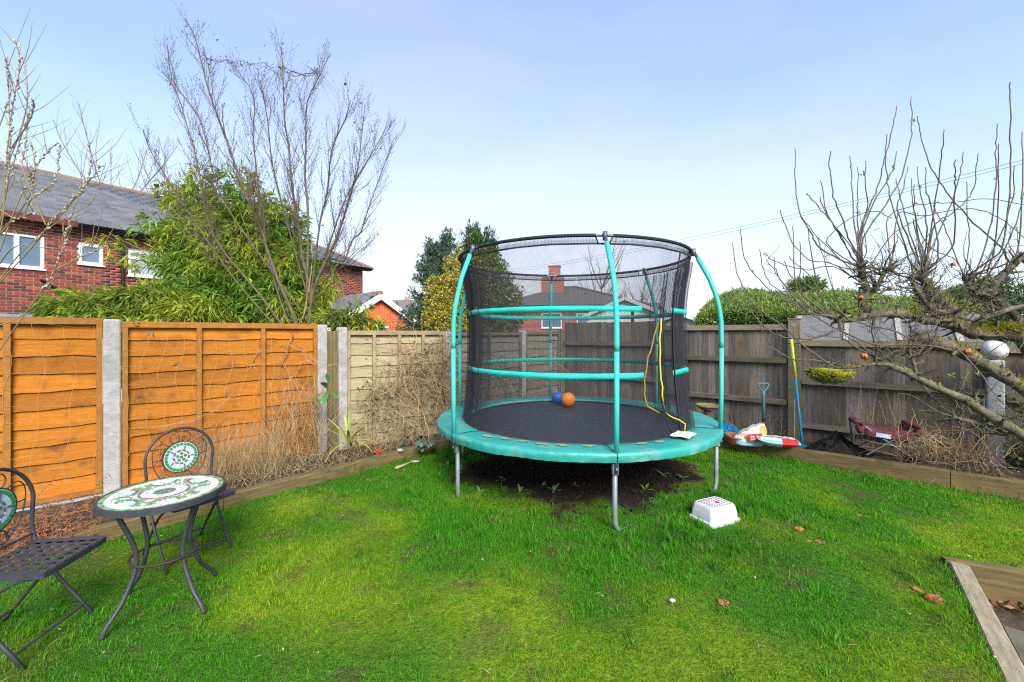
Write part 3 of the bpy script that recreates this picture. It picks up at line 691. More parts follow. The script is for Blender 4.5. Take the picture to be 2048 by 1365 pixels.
ero = er.build('roof', mat('ext_felt_mat', (.05, .05, .055), None, 5, .8), ext)
for k in range(9):
    for j in range(11):
        s = .12+k*.25; x = -math.cos(ep)*s; z = AZ-math.sin(ep)*s+.062
        if s > EW/math.cos(ep)+.1: continue
        link('slate', ME_slate, M_slate, ero, (x, .0+j*.30+(.15 if k % 2 else 0), z), (0, -ep-.03, PI/2), (1, .85, 1))
for j in range(7): link('ridge_tile', ME_rt, M_ridge, ero, (0, .05+j*.45, AZ+.06), (0, 0, PI/2))
for sg in (-1, 1):
    L = (EW+.17)/math.cos(ep); m_ = MB(); m_.box((0, 0, 0), (L, .05, .2), Euler((0, sg*ep, 0)).to_matrix())
    o = m_.build('bargeboard', M_white, ext); o.location = (sg*(EW+.17)/2, -.185, AZ-(EW+.17)/2*math.tan(ep)-.06)
fl = MB(); fl.tube([(0.12, -.25, .8), (.12, -.25, 1.70)], .06, 10); fl.tube([(0.12, -.25, 1.70), (.12, -.25, 1.78)], [.06, .12], 10); fl.tube([(.12, -.25, 1.78), (.12, -.25, 1.84)], .15, 10)
fl.build('flue', M_white, ext)

# far bungalow seen through the net
def far_brick(name, c1, c2, mo, sc=1.0):
    m, n, l, p = _nodes(name); tcn = n.new('ShaderNodeTexCoord'); mp = n.new('ShaderNodeMapping'); mp.inputs['Rotation'].default_value = (PI/2, 0, 0)
    b = n.new('ShaderNodeTexBrick'); b.inputs['Color1'].default_value = (*c1, 1); b.inputs['Color2'].default_value = (*c2, 1); b.inputs['Mortar'].default_value = (*mo, 1)
    b.inputs['Scale'].default_value = 1; b.inputs['Brick Width'].default_value = .225; b.inputs['Row Height'].default_value = .075; b.inputs['Mortar Size'].default_value = .006
    l.new(tcn.outputs['Object'], mp.inputs[0]); l.new(mp.outputs[0], b.inputs[0]); l.new(b.outputs[0], p.inputs[0]); p.inputs['Roughness'].default_value = .9; return m
M_farbrick = far_brick('far_brick_mat', (.34, .085, .05), (.24, .06, .04), (.36, .28, .23))
M_tiles = mat('grey_tile_roof_mat', (.13, .115, .105), (.09, .082, .078), 14, .85, .4, 50, stretch=(1, 1, 4))
def hip_house(loc, rz, Lx, Ly, ez, rzz, wins, label, chimney, over=.4):
    h = empty('bungalow', loc, rz); tag(h, label, 'house')
    w = MB(); wall_mesh(w, -Lx/2, Lx/2, -.3, ez, [q[:4] for q in wins], 0, .25); w.box((0, Ly-.12, ez/2), (Lx, .24, ez)); w.box((-Lx/2+.12, Ly/2, ez/2), (.24, Ly-.5, ez)); w.box((Lx/2-.12, Ly/2, ez/2), (.24, Ly-.5, ez)); w.build('wall', M_farbrick, h)
    for q in wins: window(h, *q[:4], q[4], M_glass, .07)
    r = MB(); a = [(-Lx/2-over, -over, ez), (Lx/2+over, -over, ez), (Lx/2+over, Ly+over, ez), (-Lx/2-over, Ly+over, ez)]; hy = Ly/2
    b = [(-Lx/2+hy, hy, rzz), (Lx/2-hy, hy, rzz)]
    r.add(a+b, [(0, 1, 5, 4), (1, 2, 5), (2, 3, 4, 5), (3, 0, 4), (3, 2, 1, 0)]); ro = r.build('roof', M_tiles, h)
    rr = MB(); rr.tube([Vector(b[0])+Vector((0, 0, .03)), Vector(b[1])+Vector((0, 0, .03))], .1, 8)
    for p, q in ((a[0], b[0]), (a[1], b[1])): rr.tube([p, q], .1, 8)
    rr.build('ridge_tiles', M_tiles, ro)
    gg = MB(); gg.tube([(-Lx/2-over, -over-.06, ez-.02), (Lx/2+over, -over-.06, ez-.02)], .06, 8); gg.build('gutter', M_gutter, h)
    if chimney:
        x, y, z = chimney; c = MB(); c.box((x, y, z), (1.5, .7, 1.3)); c.box((x+.12, y, z+1.0), (.75, .6, .72)); c.box((x+.12, y, z+1.40), (.84, .68, .08)); ch = c.build('chimney', M_farbrick, ro)
    return h
fr = math.atan2(-.18, 1)
bun = hip_house(tuple(U(1135, 667, 26))[:2]+(0,), fr, 8.6, 7.5, 3.25, 4.75, [(-1.6, -.35, 1.9, 2.85, [-1.0]), (.55, 1.3, 2.1, 2.8, []), (1.75, 2.75, 1.9, 2.8, [2.25])], 'far brick bungalow with grey hipped roof and big chimney seen through the net', (-1.15, 3.0, 4.75))
# white gabled garage to its right, seen through the net
ga = empty('white_garage', tuple(U(1250, 667, 20))[:2]+(0,), math.atan2(-.35, 1)); tag(ga, 'pale gabled outbuilding with grey roof seen through the net beside the middle pole', 'outbuilding')
def gable(root, W_, D_, ez, az, mw, mr, ov=.2, barge=None):
    w = MB(); w.add([(-W_/2, 0, -.3), (W_/2, 0, -.3), (W_/2, 0, ez), (0, 0, az-.06), (-W_/2, 0, ez), (-W_/2, D_, -.3), (W_/2, D_, -.3), (W_/2, D_, ez), (0, D_, az-.06), (-W_/2, D_, ez)],
      [(0, 1, 2, 3, 4), (9, 8, 7, 6, 5), (0, 5, 6, 1), (1, 6, 7, 2), (2, 7, 8, 3), (3, 8, 9, 4), (4, 9, 5, 0)]); w.build('wall', mw, root)
    tp = (az-ez)/(W_/2); r = MB()
    for sg in (-1, 1):
        a = Vector((0, -ov, az)); b = Vector((sg*(W_/2+ov), -ov, az-(W_/2+ov)*tp)); d3 = Vector((0, D_+2*ov, 0)); up = Vector((0, 0, .05))
        q = [a, b, b+d3, a+d3]; f = [(0, 1, 2, 3), (7, 6, 5, 4), (0, 4, 5, 1), (1, 5, 6, 2), (2, 6, 7, 3), (3, 7, 4, 0)]
        r.add(q+[v+up for v in q], f if sg < 0 else [tuple(reversed(t)) for t in f])
    r.build('roof', mr, root); an = math.atan(tp)
    if barge:
        for sg in (-1, 1):
            L = (W_/2+ov)/math.cos(an); m_ = MB(); m_.box((0, 0, 0), (L, .04, .16), Euler((0, sg*an, 0)).to_matrix()); o = m_.build('bargeboard', barge, root); o.location = (sg*(W_/2+ov)/2, -ov-.022, az-(W_/2+ov)/2*tp-.03)
M_render = mat('render_mat', (.62, .61, .58), (.5, .49, .47), 4, .85, .2, 40)
M_dtile = mat('dark_tile_mat', (.17, .16, .16), (.11, .105, .105), 10, .85, .3, 40, stretch=(4, 1, 1))
gable(ga, 3.6, 5, 2.45, 3.25, M_render, M_dtile, .2, mat('grey_paint_mat', (.5, .5, .5), None, 5, .6))
m_ = MB(); m_.box((.35, -.01, 1.6), (.12, .06, 2.0)); m_.build('timber_upright', M_gutter, ga)
# red tiled garage right of the trampoline
M_redtile = mat('red_tile_mat', (.34, .13, .085), (.20, .10, .075), 9, .85, .5, 30, stretch=(1, 6, 6), third=(.16, .13, .09), tscale=2)
rg = empty('red_roofed_garage', tuple(U(1358, 667, 15.0))[:2]+(0,), RA+.25); tag(rg, 'low garage with mottled red tiled roof and white bargeboard right of the net', 'outbuilding')
gable(rg, 3.0, 3.0, 1.75, 2.32, M_render, M_redtile, .15, M_white)
# shed behind the low fence bay
sh = empty('garden_shed', (RF_P+RF_D*.95+Vector((.639, .769, 0))*.55).to_tuple(), RA); tag(sh, 'garden shed with grey felt roof and pale battens behind the lower fence bay', 'shed')
M_felt = mat('felt_mat', (.165, .16, .155), (.12, .117, .112), 9, .9, .6, 150)
w = MB(); w.box((0, .9, .7), (2.0, 1.7, 1.45)); w.build('wall', M_close, sh)
w = MB(); w.add([(-1.1, -.12, 1.40), (1.15, -.12, 1.40), (1.15, 1.0, 1.86), (-1.1, 1.0, 1.86), (-1.1, -.12, 1.44), (1.15, -.12, 1.44), (1.15, 1.0, 1.9), (-1.1, 1.0, 1.9)], [(3, 2, 1, 0), (4, 5, 6, 7), (0, 1, 5, 4), (1, 2, 6, 5), (2, 3, 7, 6), (3, 0, 4, 7)])
w.add([(-1.1, 1.002, 1.86), (1.15, 1.002, 1.86), (1.15, 2.0, 1.45), (-1.1, 2.0, 1.45), (-1.1, 1.002, 1.9), (1.15, 1.002, 1.9), (1.15, 2.0, 1.49), (-1.1, 2.0, 1.49)], [(3, 2, 1, 0), (4, 5, 6, 7), (0, 1, 5, 4), (1, 2, 6, 5), (2, 3, 7, 6), (3, 0, 4, 7)])
shr = w.build('roof', M_felt, sh)
bp = math.atan2(.46, 1.12)
for x in (-1.03, -.36, .25, .85):
    m_ = MB(); m_.box((0, 0, 0), (.06, 1.1, .022), Euler((bp, 0, 0)).to_matrix()); o = m_.build('batten', mat('batten_mat', (.34, .32, .28), (.25, .235, .2), 9, .8) if x < -1 else bpy.data.materials['batten_mat'], shr); o.location = (x, .43, 1.678)
# distant roofs with chimneys
def far_roof(px, py0, py1, Y, w_, label, chim=None):
    p = U(px, HY, Y); h = empty('distant_house', (p.x, Y, 0), 0); tag(h, label, 'house')
    ez = CAMZ-(py1-HY)/FPX*Y; az = CAMZ-(py0-HY)/FPX*Y
    m_ = MB(); m_.box((0, 3, ez/2), (w_, 6, ez)); m_.build('wall', M_farbrick, h)
    m_ = MB(); m_.add([(-w_/2-.3, -.3, ez), (w_/2+.3, -.3, ez), (w_/2+.3, 6.3, ez), (-w_/2-.3, 6.3, ez), (-w_/2, 3, az), (w_/2, 3, az)], [(0, 1, 5, 4), (1, 2, 5), (2, 3, 4, 5), (3, 0, 4), (3, 2, 1, 0)]); ro = m_.build('roof', M_dtile, h)
    for cx, top in chim or []:
        x = (cx-px)/FPX*(Y+3); zt = CAMZ-(top-HY)/FPX*(Y+3)
        m_ = MB(); m_.box((x, 3, (az-1+zt)/2), (.9, .7, zt-az+1)); c_ = m_.build('chimney', M_farbrick, ro)
        for dx in (-.22, .22):
            k = MB(); k.tube([(x+dx, 3, zt), (x+dx, 3, zt+.5)], [.13, .1], 8); k.build('chimney_pot', mat('pot_mat', (.45, .2, .1), None, 5, .8) if 'pot_mat' not in bpy.data.materials else bpy.data.materials['pot_mat'], c_)
far_roof(806, 597, 625, 55, 9, 'distant grey roof with chimney between the orange gable and the conifer', [(803, 600)])
far_roof(735, 597, 640, 48, 5, 'distant brick house whose chimney pots show above the orange extension', [(733, 590)])
far_roof(1182, 600, 640, 45, 7, 'distant roof with two chimney pots behind the far bungalow', [(1181, 586)])
far_roof(1278, 602, 640, 42, 6, 'distant dark roof with chimney behind the pale outbuilding', [(1263, 598)])
# ------------------------------------------------------------------ trampoline
M_teal = mat('teal_pad_mat', (.028, .32, .265), (.020, .255, .215), 3, .45, .55, 17, spec=.5, third=(.13, .32, .25), tscale=3.6, tlo=.50, thi=.78)
M_tealp = mat('teal_sleeve_mat', (.045, .46, .40), (.04, .41, .355), 3, .5, 0)
M_tealb = mat('teal_band_mat', (.012, .50, .40), (.01, .42, .34), 9, .6, .15, 200)
M_steel = mat('galvanised_mat', (.25, .285, .30), (.18, .21, .225), 14, .5, .1, 60, metal=.35)
M_steeld = mat('grey_steel_mat', (.14, .155, .18), (.10, .115, .135), 14, .4, 0, metal=.5)
M_mat = mat('jumping_mat', (.030, .031, .040), (.022, .023, .030), 40, .5, .25, 300, spec=.45)
M_net = mat('net_mat', (.032, .032, .038), None, 5, .7)
M_web = mat('webbing_mat', (.02, .02, .024), None, 5, .7)
M_dirt = mat('dried_mud_mat', (.25, .30, .19), (.17, .25, .17), 30, .9, .3, 60)
M_yellow = mat('yellow_strap_mat', (.62, .44, .03), (.5, .35, .03), 12, .6)
TC = Vector((.707, 4.91, 0)); PH0 = -1.489; PZ = .63
T = empty('trampoline', TC); tag(T, 'round teal trampoline with black safety net and galvanised legs on the lawn', 'trampoline')
def pol(r, a, z): return Vector((r*math.cos(a), r*math.sin(a), z))
# pad: six sections
def pad_section(k):
    a0 = PH0+k*PI/3+.004; a1 = PH0+(k+1)*PI/3-.004; n = 90; rr = random.Random(k)
    prof = [(1.215, .604), (1.228, .624), (1.36, .634), (1.48, .634), (1.538, .631), (1.550, .624), (1.553, .600), (1.550, .572), (1.546, .552)]
    V = []; ph = [rr.uniform(0, 6.3) for _ in range(6)]
    for i in range(n+1):
        a = a0+(a1-a0)*i/n; t = i/n; e = math.sin(PI*t)**.3
        for j, (r, z) in enumerate(prof):
            wv = (float(vnoise(a*1.5+50, j*.10+k*7+50, .045, 201))-.5)*.010+(float(vnoise(a*1.5+50, j*.10+k*7+50, .16, 202))-.5)*.008
            if j >= 4: r += wv*1.1*(1 if j > 4 else .4); z += (float(vnoise(a*1.5+50, k*7+50, .3, 203))-.5)*.014*(j > 6)
            elif j >= 1: z += wv*.45*(.3 if j == 1 else 1)-.012*math.exp(-((t)/.03)**2)-.012*math.exp(-((1-t)/.03)**2)
            V.append(pol(r, a, z))
    m = len(prof); F = [(i*m+j, i*m+j+1, (i+1)*m+j+1, (i+1)*m+j) for i in range(n) for j in range(m-1)]
    mb = MB(); mb.add(V, F); return mb.build('pad_section', M_teal, T, smooth=True)
pads = [pad_section(k) for k in range(6)]
# dried mud on the pad where feet land
def mud(a, r, w_, h_, pad):
    mb = MB(); n = 14; rr = random.Random(int(a*100)); c = []
    for i in range(n):
        t = 2*PI*i/n; q = 1+rr.uniform(-.35, .3); c.append((r+math.sin(t)*h_*q, a+math.cos(t)*w_*q/r))
    zz = lambda r_: .6405 if r_ < 1.42 else .6405-(r_-1.42)*.03
    V = [pol(r, a, zz(r)+.003)]+[pol(x, y, zz(x)) for x, y in c]; mb.add(V, [(0, 1+i, 1+(i+1) % n) for i in range(n)])
    mb.build('mud_mark', M_dirt, pad, smooth=True)
for da in (.16, .30, .43, .57, .70, .86): mud(PH0-PI/3+da+.06, 1.36+R.uniform(-.03, .03), .055, .030, pads[5])
for da in (.22, .36, .62): mud(PH0+da, 1.35+R.uniform(-.04, .04), .06, .025, pads[0])
# label sheet
ls = empty('paper_notice', TC+pol(1.35, PH0+.60, .66)); 
mb = MB(); n = 8; V = []
for i in range(n+1):
    for j in range(n+1):
        u = (i/n-.5)*.25; v = (j/n-.5)*.17
        V.append((u, v, .004*math.sin(u*30)+.003*math.sin(v*50+1)+.003))
mb.add(V, [(i*(n+1)+j, (i+1)*(n+1)+j, (i+1)*(n+1)+j+1, i*(n+1)+j+1) for i in range(n) for j in range(n)])
o = mb.build('sheet', mat('paper_mat', (.75, .70, .68), (.62, .58, .56), 25, .7), ls, smooth=True)
for (x, y, w_, h_) in [(-.06, .05, .09, .006), (-.06, .035, .08, .006), (-.06, .02, .09, .006), (-.05, -.03, .1, .006), (.06, -.05, .06, .012), (.06, .04, .07, .006), (.06, .025, .06, .006), (.055, -.02, .08, .006)]:
    q = MB(); q.box((x, y, .0095), (w_, h_, .0015)); q.build('print_line', mat('faded_print_mat', (.5, .42, .40), None, 5, .8) if 'faded_print_mat' not in bpy.data.materials else bpy.data.materials['faded_print_mat'], o)
ls.rotation_euler = (0, -.02, PH0+.60-PI/2+.25); tag(ls, 'crumpled white paper notice lying on the teal pad at the right', 'notice')
# frame, mat
mb = MB(); mb.tube([pol(1.49, 2*PI*i/60, .575) for i in range(61)], .021, 8, False); mb.build('frame', M_steel, T, smooth=True)
mb = MB(); V = [(0, 0, .585)]; rings = [.35, .7, 1.0, 1.15, 1.20]; n = 64
for r in rings:
    for j in range(n):
        a = 2*PI*j/n; V.append(pol(r, a, .585+.012*(r/1.2)**2+.004*math.sin(5*a)*(r/1.2)))
F = [(0, 1+j, 1+(j+1) % n) for j in range(n)]+[(1+q*n+j, 1+(q+1)*n+j, 1+(q+1)*n+(j+1) % n, 1+q*n+(j+1) % n) for q in range(len(rings)-1) for j in range(n)]
mb.add(V, F); mb.build('jumping_mat', M_mat, T, smooth=True)
mb = MB(); mb.tube([pol(1.205, 2*PI*i/64, .604) for i in range(65)], .012, 6, False); mb.build('mat_hem', M_web, T, smooth=True)
sp = MB()
for i in range(60):
    a = 2*PI*i/60; sp.tube([pol(1.21, a, .595), pol(1.48, a, .580)], .009, 5)
o = sp.build('springs', M_steel, T); o['kind'] = 'stuff'
# legs: three bent bases, each with two uprights
def leg(k, to):
    a = PH0+k*PI/3; b = PH0+to*PI/3; g0 = lambda p: float(lawnz(p.x+TC.x, p.y+TC.y))
    p0 = pol(1.49, a, .56); f = pol(1.49, a, 0); f2 = pol(1.49, b, 0); d = (f2-f).normalized()
    zf = g0(f)+.015
    mb = MB(); mb.tube([p0, Vector((f.x, f.y, zf+.14)), f+d*.003+Vector((0, 0, zf+.06)), f+d*.016+Vector((0, 0, zf+.02)), f+d*.05+Vector((0, 0, zf-.028)), (f+f2)/2+Vector((0, 0, zf-.03))], .0205, 10)
    o = mb.build('leg', M_steel, T, smooth=True)
    q = MB(); out = pol(1, a, 0); q.box((p0.x+out.x*.0, p0.y, .50), (.05, .05, .085)); 
    q = MB(); q.tube([pol(1.5, a, .535), pol(1.5, a, .45)], .029, 8); q.tube([pol(1.525, a, .50), pol(1.545, a, .50)], .010, 6); q.build('leg_bracket', M_steel, o)
for k, to in ((0, 1), (1, 0), (-1, -2), (-2, -1), (3, 2), (2, 3)): leg(k, to)
RC = Vector((-.007, .11, 0)); RR = 1.31; RZ = 2.435
def ringp(a, r=RR, z=RZ): return RC+pol(r, a, z)
for k in range(6):
    a = PH0+k*PI/3; rp = ringp(a)
    base = pol(1.525, a, .46)
    m_ = [base, pol(1.53, a, .62), pol(1.535, a, 1.0), pol(1.537, a, 1.5), pol(1.533, a, 1.70), pol(1.515, a, 1.84), pol(1.485, a, 1.97)]
    tip = rp+pol(.02, a, 0)
    end = m_[-1]
    m_ += [end.lerp(tip, .33)+pol(.012, a, .01), end.lerp(tip, .68)+pol(.008, a, .008), tip]
    p = MB(); p.tube(m_, .016, 8); po = p.build('net_pole', M_steeld, T, smooth=True)
    s = MB(); s.tube([pol(1.53, a, .60)]+m_[2:4][:1]+[pol(1.537, a, 1.435)], .0215, 12); s.build('foam_sleeve', M_tealp, po, smooth=True)
    s = MB(); s.tube([pol(1.537, a, 1.439)]+m_[3:-2]+[m_[-2].lerp(tip, .45)], .0225, 12); s.build('foam_sleeve', M_tealp, po, smooth=True)
    c = MB(); c.tube([tip+Vector((0, 0, -.045))-pol(.0, a, 0), tip+Vector((0, 0, .03))], .022, 8); c.build('pole_cap', M_steeld, po, smooth=True)
    c = MB(); c.tube([pol(1.53, a, .592), pol(1.53, a, .606)], .036, 10); c.build('sleeve_foot', M_white, po) if k in (3,) else None
mb = MB(); mb.tube([ringp(2*PI*i/72) for i in range(73)], .0135, 8, False); mb.build('top_ring', M_steeld, T, smooth=True)
# net: real threads
def net_r(z):
    zz = np.array([.60, .70, .9, 1.2, 1.5, 1.8, 2.05, 2.25, 2.36, 2.43]); rr = np.array([1.262, 1.245, 1.225, 1.205, 1.20, 1.205, 1.235, 1.275, 1.293, 1.30])
    return np.interp(z, zz, rr)
def net_xyz(a, z, dr=0):
    f = np.clip((z-.7)/1.74, 0, 1); r = net_r(z)+dr
    return np.stack([r*np.cos(a)+RC.x*f, r*np.sin(a)+RC.y*f, z*np.ones_like(a)], -1)
def threads(A, Z, dr, rv, rh):
    """A: angles of upright threads, Z: heights of round threads -> triangular tubes"""
    Vs = []; Fs = []; off = 0
    zs = np.linspace(Z[0], Z[-1], 20)
    P = net_xyz(A[:, None]+zs[None]*0, zs[None]+A[:, None]*0, dr(A)[:, None] if callable(dr) else dr)
    rad = np.stack([np.cos(A), np.sin(A), 0*A], -1)[:, None]; tan = np.stack([-np.sin(A), np.cos(A), 0*A], -1)[:, None]
    def emit(P, u, w, r):
        nonlocal off
        n, m = P.shape[:2]; V = np.stack([P+(u*math.cos(t)+w*math.sin(t))*r for t in (PI/2, PI/2+2*PI/3, PI/2+4*PI/3)], 2)
        b = off+(np.arange(n)[:, None]*m+np.arange(m-1)[None])*3; b = b.reshape(-1)
        F = np.concatenate([np.stack([b+j, b+(j+1) % 3, b+3+(j+1) % 3, b+3+j], 1) for j in range(3)])
        Vs.append(V.reshape(-1, 3)); Fs.append(F); off += n*m*3
    emit(P, tan, rad, rv)
    aa = np.linspace(A[0], A[-1], max(24, int(150*(A[-1]-A[0])/(2*PI))))
    P = net_xyz(aa[None]+0*Z[:, None], Z[:, None]+0*aa[None], (dr(aa)[None] if callable(dr) else dr))
    emit(P, np.stack([np.cos(aa), np.sin(aa), 0*aa], -1)[None]+0*P, np.array([0, 0, 1.])[None, None]+0*P, rh)
    return np.concatenate(Vs), np.concatenate(Fs)
wob = lambda A: .006*np.sin(9*A)+.004*np.sin(23*A)
V, F = threads(np.linspace(0, 2*PI, 960), np.linspace(.60, 2.40, 222), wob, .00084, .00066)
net = link('safety_net', np_mesh('safety_net', V, F), M_net, T); net['kind'] = 'stuff'
pl = lambda A: .028*np.sin(26*A)+.016*np.sin(57*A+1)-.01
V, F = threads(np.linspace(-.55, .42, 190), np.linspace(.62, 2.33, 140), pl, .00105, .0008)
nf = link('net_flap', np_mesh('net_flap', V, F), M_net, T); nf['kind'] = 'stuff'
V, F = threads(np.linspace(2.72, 3.80, 200), np.linspace(.62, 2.33, 140), lambda A: .018*np.sin(31*A)+.010*np.sin(67*A+1)-.008, .00105, .0008)
nf = link('net_flap', np_mesh('net_flap', V, F), M_net, T); nf['kind'] = 'stuff'
# binding along the top of the net, with sleeves between the poles
def ribbon(fn, zc, h, m, name, parent, a0=0, a1=2*PI, n=120, dr=.004):
    aa = np.linspace(a0, a1, n); V = []; 
    for z in (zc-h/2, zc+h/2):
        V.append(net_xyz(aa, z+0*aa, dr+(fn(aa) if fn else 0)))
    V = np.concatenate(V); F = [(i, i+1, n+i+1, n+i) for i in range(n-1)]
    me = np_mesh(name, V, np.array(F), None, False); o = link(name, me, m, parent)
    md = o.modifiers.new('thickness', 'SOLIDIFY'); md.thickness = .003
    return o
for zc in (1.80, 1.20):
    ribbon(wob, zc, .050, M_tealb, 'teal_band', T, -.80, 2*PI-1.16, 170)
    ribbon(pl, zc+.0, .049, M_tealb, 'teal_band', T, -.50, .40, 60, .006)
ribbon(wob, 2.365, .016, M_web, 'net_binding', T)
for k in range(6):
    a0 = PH0+k*PI/3+.06; a1 = a0+PI/3-.12
    aa = np.linspace(a0, a1, 40); zs = np.linspace(2.372, 2.43, 8)
    # sleeve mesh hanging from the ring
    Vs = []; Fs = []; off = 0
    def em(P, r):
        global off
        pass
    mb = MB()
    for z in zs: mb.tube([Vector(p) for p in net_xyz(aa, z+0*aa)], .0012, 3, False)
    for a in np.linspace(a0, a1, 95): mb.tube([Vector(p) for p in net_xyz(np.array([a, a]), np.array([2.37, 2.435]))], .0012, 3, False)
    o = mb.build('net_sleeve', M_net, T); o['kind'] = 'stuff'
    mb = MB(); mb.tube([ringp(a) for a in np.linspace(a0, a1, 24)], .0165, 8, False)
    for a in (a0, a1): mb.tube([Vector(net_xyz(np.array([a+(.02 if a == a0 else -.02)*-1]), np.array([2.365]))[0]), ringp(a)], .007, 5)
    mb.build('ring_cover', M_web, T, smooth=True)
# zip and straps
za = -.79
zp = MB(); zp.tube([Vector(net_xyz(np.array([za+.05*math.sin(i*.5)*0]), np.array([z]))[0])+pol(.012, za, 0) for i, z in enumerate(np.linspace(.62, 2.36, 20))], .008, 5); zp.build('zip', M_web, T)
def strap(pts, m, r, name):
    mb = MB(); P = []
    for i in range(len(pts)-1):
        for t in (0, .5): P.append(pts[i].lerp(pts[i+1], t)+Vector((R.uniform(-.006, .006), R.uniform(-.006, .006), R.uniform(-.004, .004))))
    P.append(pts[-1]); mb.tube(P, r, 6); return mb.build(name, m, T, smooth=True)
q = lambda px, py, Y: U(px, py, Y)-TC
strap([q(1321, 638, 4.02), q(1312, 660, 4.0), q(1304, 690, 3.97), q(1297, 715, 3.96), q(1293, 740, 3.95), q(1291, 752, 3.95), q(1289, 768, 3.96), q(1290, 790, 3.96), q(1295, 812, 3.95), q(1318, 826, 3.95)], M_yellow, .0075, 'strap')
strap([q(1322, 638, 4.0), q(1320, 680, 3.95), q(1321, 720, 3.93), q(1323, 760, 3.92), q(1325, 790, 3.92), q(1330, 826, 3.95)], M_yellow, .008, 'strap')
strap([q(1328, 640, 4.0), q(1318, 700, 3.95), q(1318, 760, 3.93), q(1322, 800, 3.92), q(1329, 828, 3.94), q(1336, 848, 3.93), q(1345, 866, 3.92)], M_web, .009, 'strap')
strap([q(1331, 826, 3.95), q(1345, 835, 3.94), q(1372, 848, 3.94), q(1369, 862, 3.93)], M_yellow, .006, 'strap')
# balls
M_ballo = mat('orange_ball_mat', (.80, .22, .008), (.72, .18, .006), 2, .35, .05, 60)
M_ballb = mat('blue_ball_mat', (.02, .12, .50), (.015, .09, .42), 2, .4)
M_dot = mat('dark_dot_mat', (.01, .03, .13), None, 5, .5)
def ball(px, py, Y, r, m, label, dots):
    p = U(px, py, Y); p.z = .592+r; mb = MB(); mb.ico((0, 0, 0), r, 4); o = mb.build('ball', m, smooth=True); o.location = p
    tag(o, label, 'ball')
    if dots:
        rr = random.Random(3)
        gd = [Vector((math.cos(i*2.4)*math.sqrt(max(0, 1-(1-2*(i+.5)/16)**2)), math.sin(i*2.4)*math.sqrt(max(0, 1-(1-2*(i+.5)/16)**2)), 1-2*(i+.5)/16)) for i in range(16)]
        for d in gd:
            u = d.orthogonal().normalized(); w = d.cross(u); k = MB(); n = 6
            V = [d*(r*1.004)]+[(d+(u*math.cos(2*PI*j/n)+w*math.sin(2*PI*j/n))*.26).normalized()*(r*1.004) for j in range(n)]
            k.add(V, [(0, 1+j, 1+(j+1) % n) for j in range(n)]); k.build('dark_patch', M_dot, o)
    return o
ball(1115.5, 790, 5.98, .082, M_ballb, 'blue football with dark patches at the back of the trampoline mat', True)
ball(1136, 796, 5.72, .095, M_ballo, 'plain orange ball on the trampoline mat', False)

# ------------------------------------------------------------------ bistro table and chairs
M_iron = mat('iron_mat', (.030, .032, .042), (.045, .046, .056), 18, .5, .25, 90, third=(.10, .05, .035), tscale=9, tlo=.58, thi=.72, spec=.4)
M_rust = mat('rusty_iron_mat', (.055, .03, .02), (.03, .026, .026), 16, .75, .4, 90)
M_grout = mat('grout_mat', (.56, .55, .50), (.46, .45, .41), 30, .85, .2, 90)
M_tg = mat('green_tile_mat', (.15, .28, .13), (.20, .33, .17), 40, .3, 0, rnd=.25, spec=.5)
M_tg2 = mat('deep_green_tile_mat', (.02, .22, .06), (.03, .27, .08), 40, .25, 0, rnd=.2, spec=.5)
M_tw = mat('white_tile_mat', (.60, .58, .53), (.52, .50, .46), 40, .35, 0, rnd=.06, spec=.5)
M_tb = mat('pale_blue_tile_mat', (.42, .56, .64), (.50, .62, .68), 40, .3, 0, rnd=.12, spec=.5)
M_tp = mat('purple_tile_mat', (.15, .075, .115), (.21, .11, .16), 40, .3, 0, rnd=.2, spec=.5)
def sector(r0, r1, da, z0, z1):
    mb = MB(); n = 3; poly = [(r1*math.cos(-da/2+da*i/n), r1*math.sin(-da/2+da*i/n)) for i in range(n+1)]+[(r0*math.cos(da/2-da*i/n), r0*math.sin(da/2-da*i/n)) for i in range(n+1)]
    mb.prism(poly, z0, z1); return mb
def tile_ring(parent, r0, r1, n, m, z0, z1, name='tile', xf=None, ph=0, gap=.0016):
    me = sector(r0, r1, 2*PI/n-gap*2/(r0+r1)*1.5, z0, z1).mesh(name); me.materials.append(m if not isinstance(m, list) else m[0])
    mes = [me]
    if isinstance(m, list):
        for mm in m[1:]:
            k = sector(r0, r1, 2*PI/n-gap*2/(r0+r1)*1.5, z0, z1).mesh(name); k.materials.append(mm); mes.append(k)
    for i in range(n):
        o = link(name, mes[i % len(mes)], None, parent, (0, 0, 0), (0, 0, ph+2*PI*i/n))
        if xf is not None: o.matrix_local = xf @ Matrix.Rotation(ph+2*PI*i/n, 4, 'Z')
tb = empty('bistro_table', (-2.03, 2.485, 0), math.radians(12)); tag(tb, 'round bistro table with mosaic top and bowed iron legs on the lawn', 'table')
TZ = .655
mb = MB(); mb.lathe([(.02, TZ-.014), (.284, TZ-.014), (.284, TZ+.0), (.0, TZ+.0)], 48); top = mb.build('table_top', M_grout, tb)
mb = MB(); mb.lathe([(.284, TZ+.005), (.298, TZ+.005), (.299, TZ-.028), (.285, TZ-.028), (.284, TZ+.005)], 64); mb.build('rim', M_iron, top, smooth=False)
tile_ring(top, .262, .2835, 60, [M_tg, M_tg, M_tg2], TZ-.002, TZ+.004)
tile_ring(top, .229, .259, 46, M_tw, TZ-.002, TZ+.0038)
tile_ring(top, .111, .121, 30, [M_tp, M_tp, M_tg], TZ-.002, TZ+.0036)
tile_ring(top, .084, .108, 26, M_tw, TZ-.002, TZ+.0038)
tile_ring(top, .055, .081, 18, M_tb, TZ-.002, TZ+.0034)
tile_ring(top, .036, .051, 12, [M_tp, M_tg2], TZ-.002, TZ+.0036)
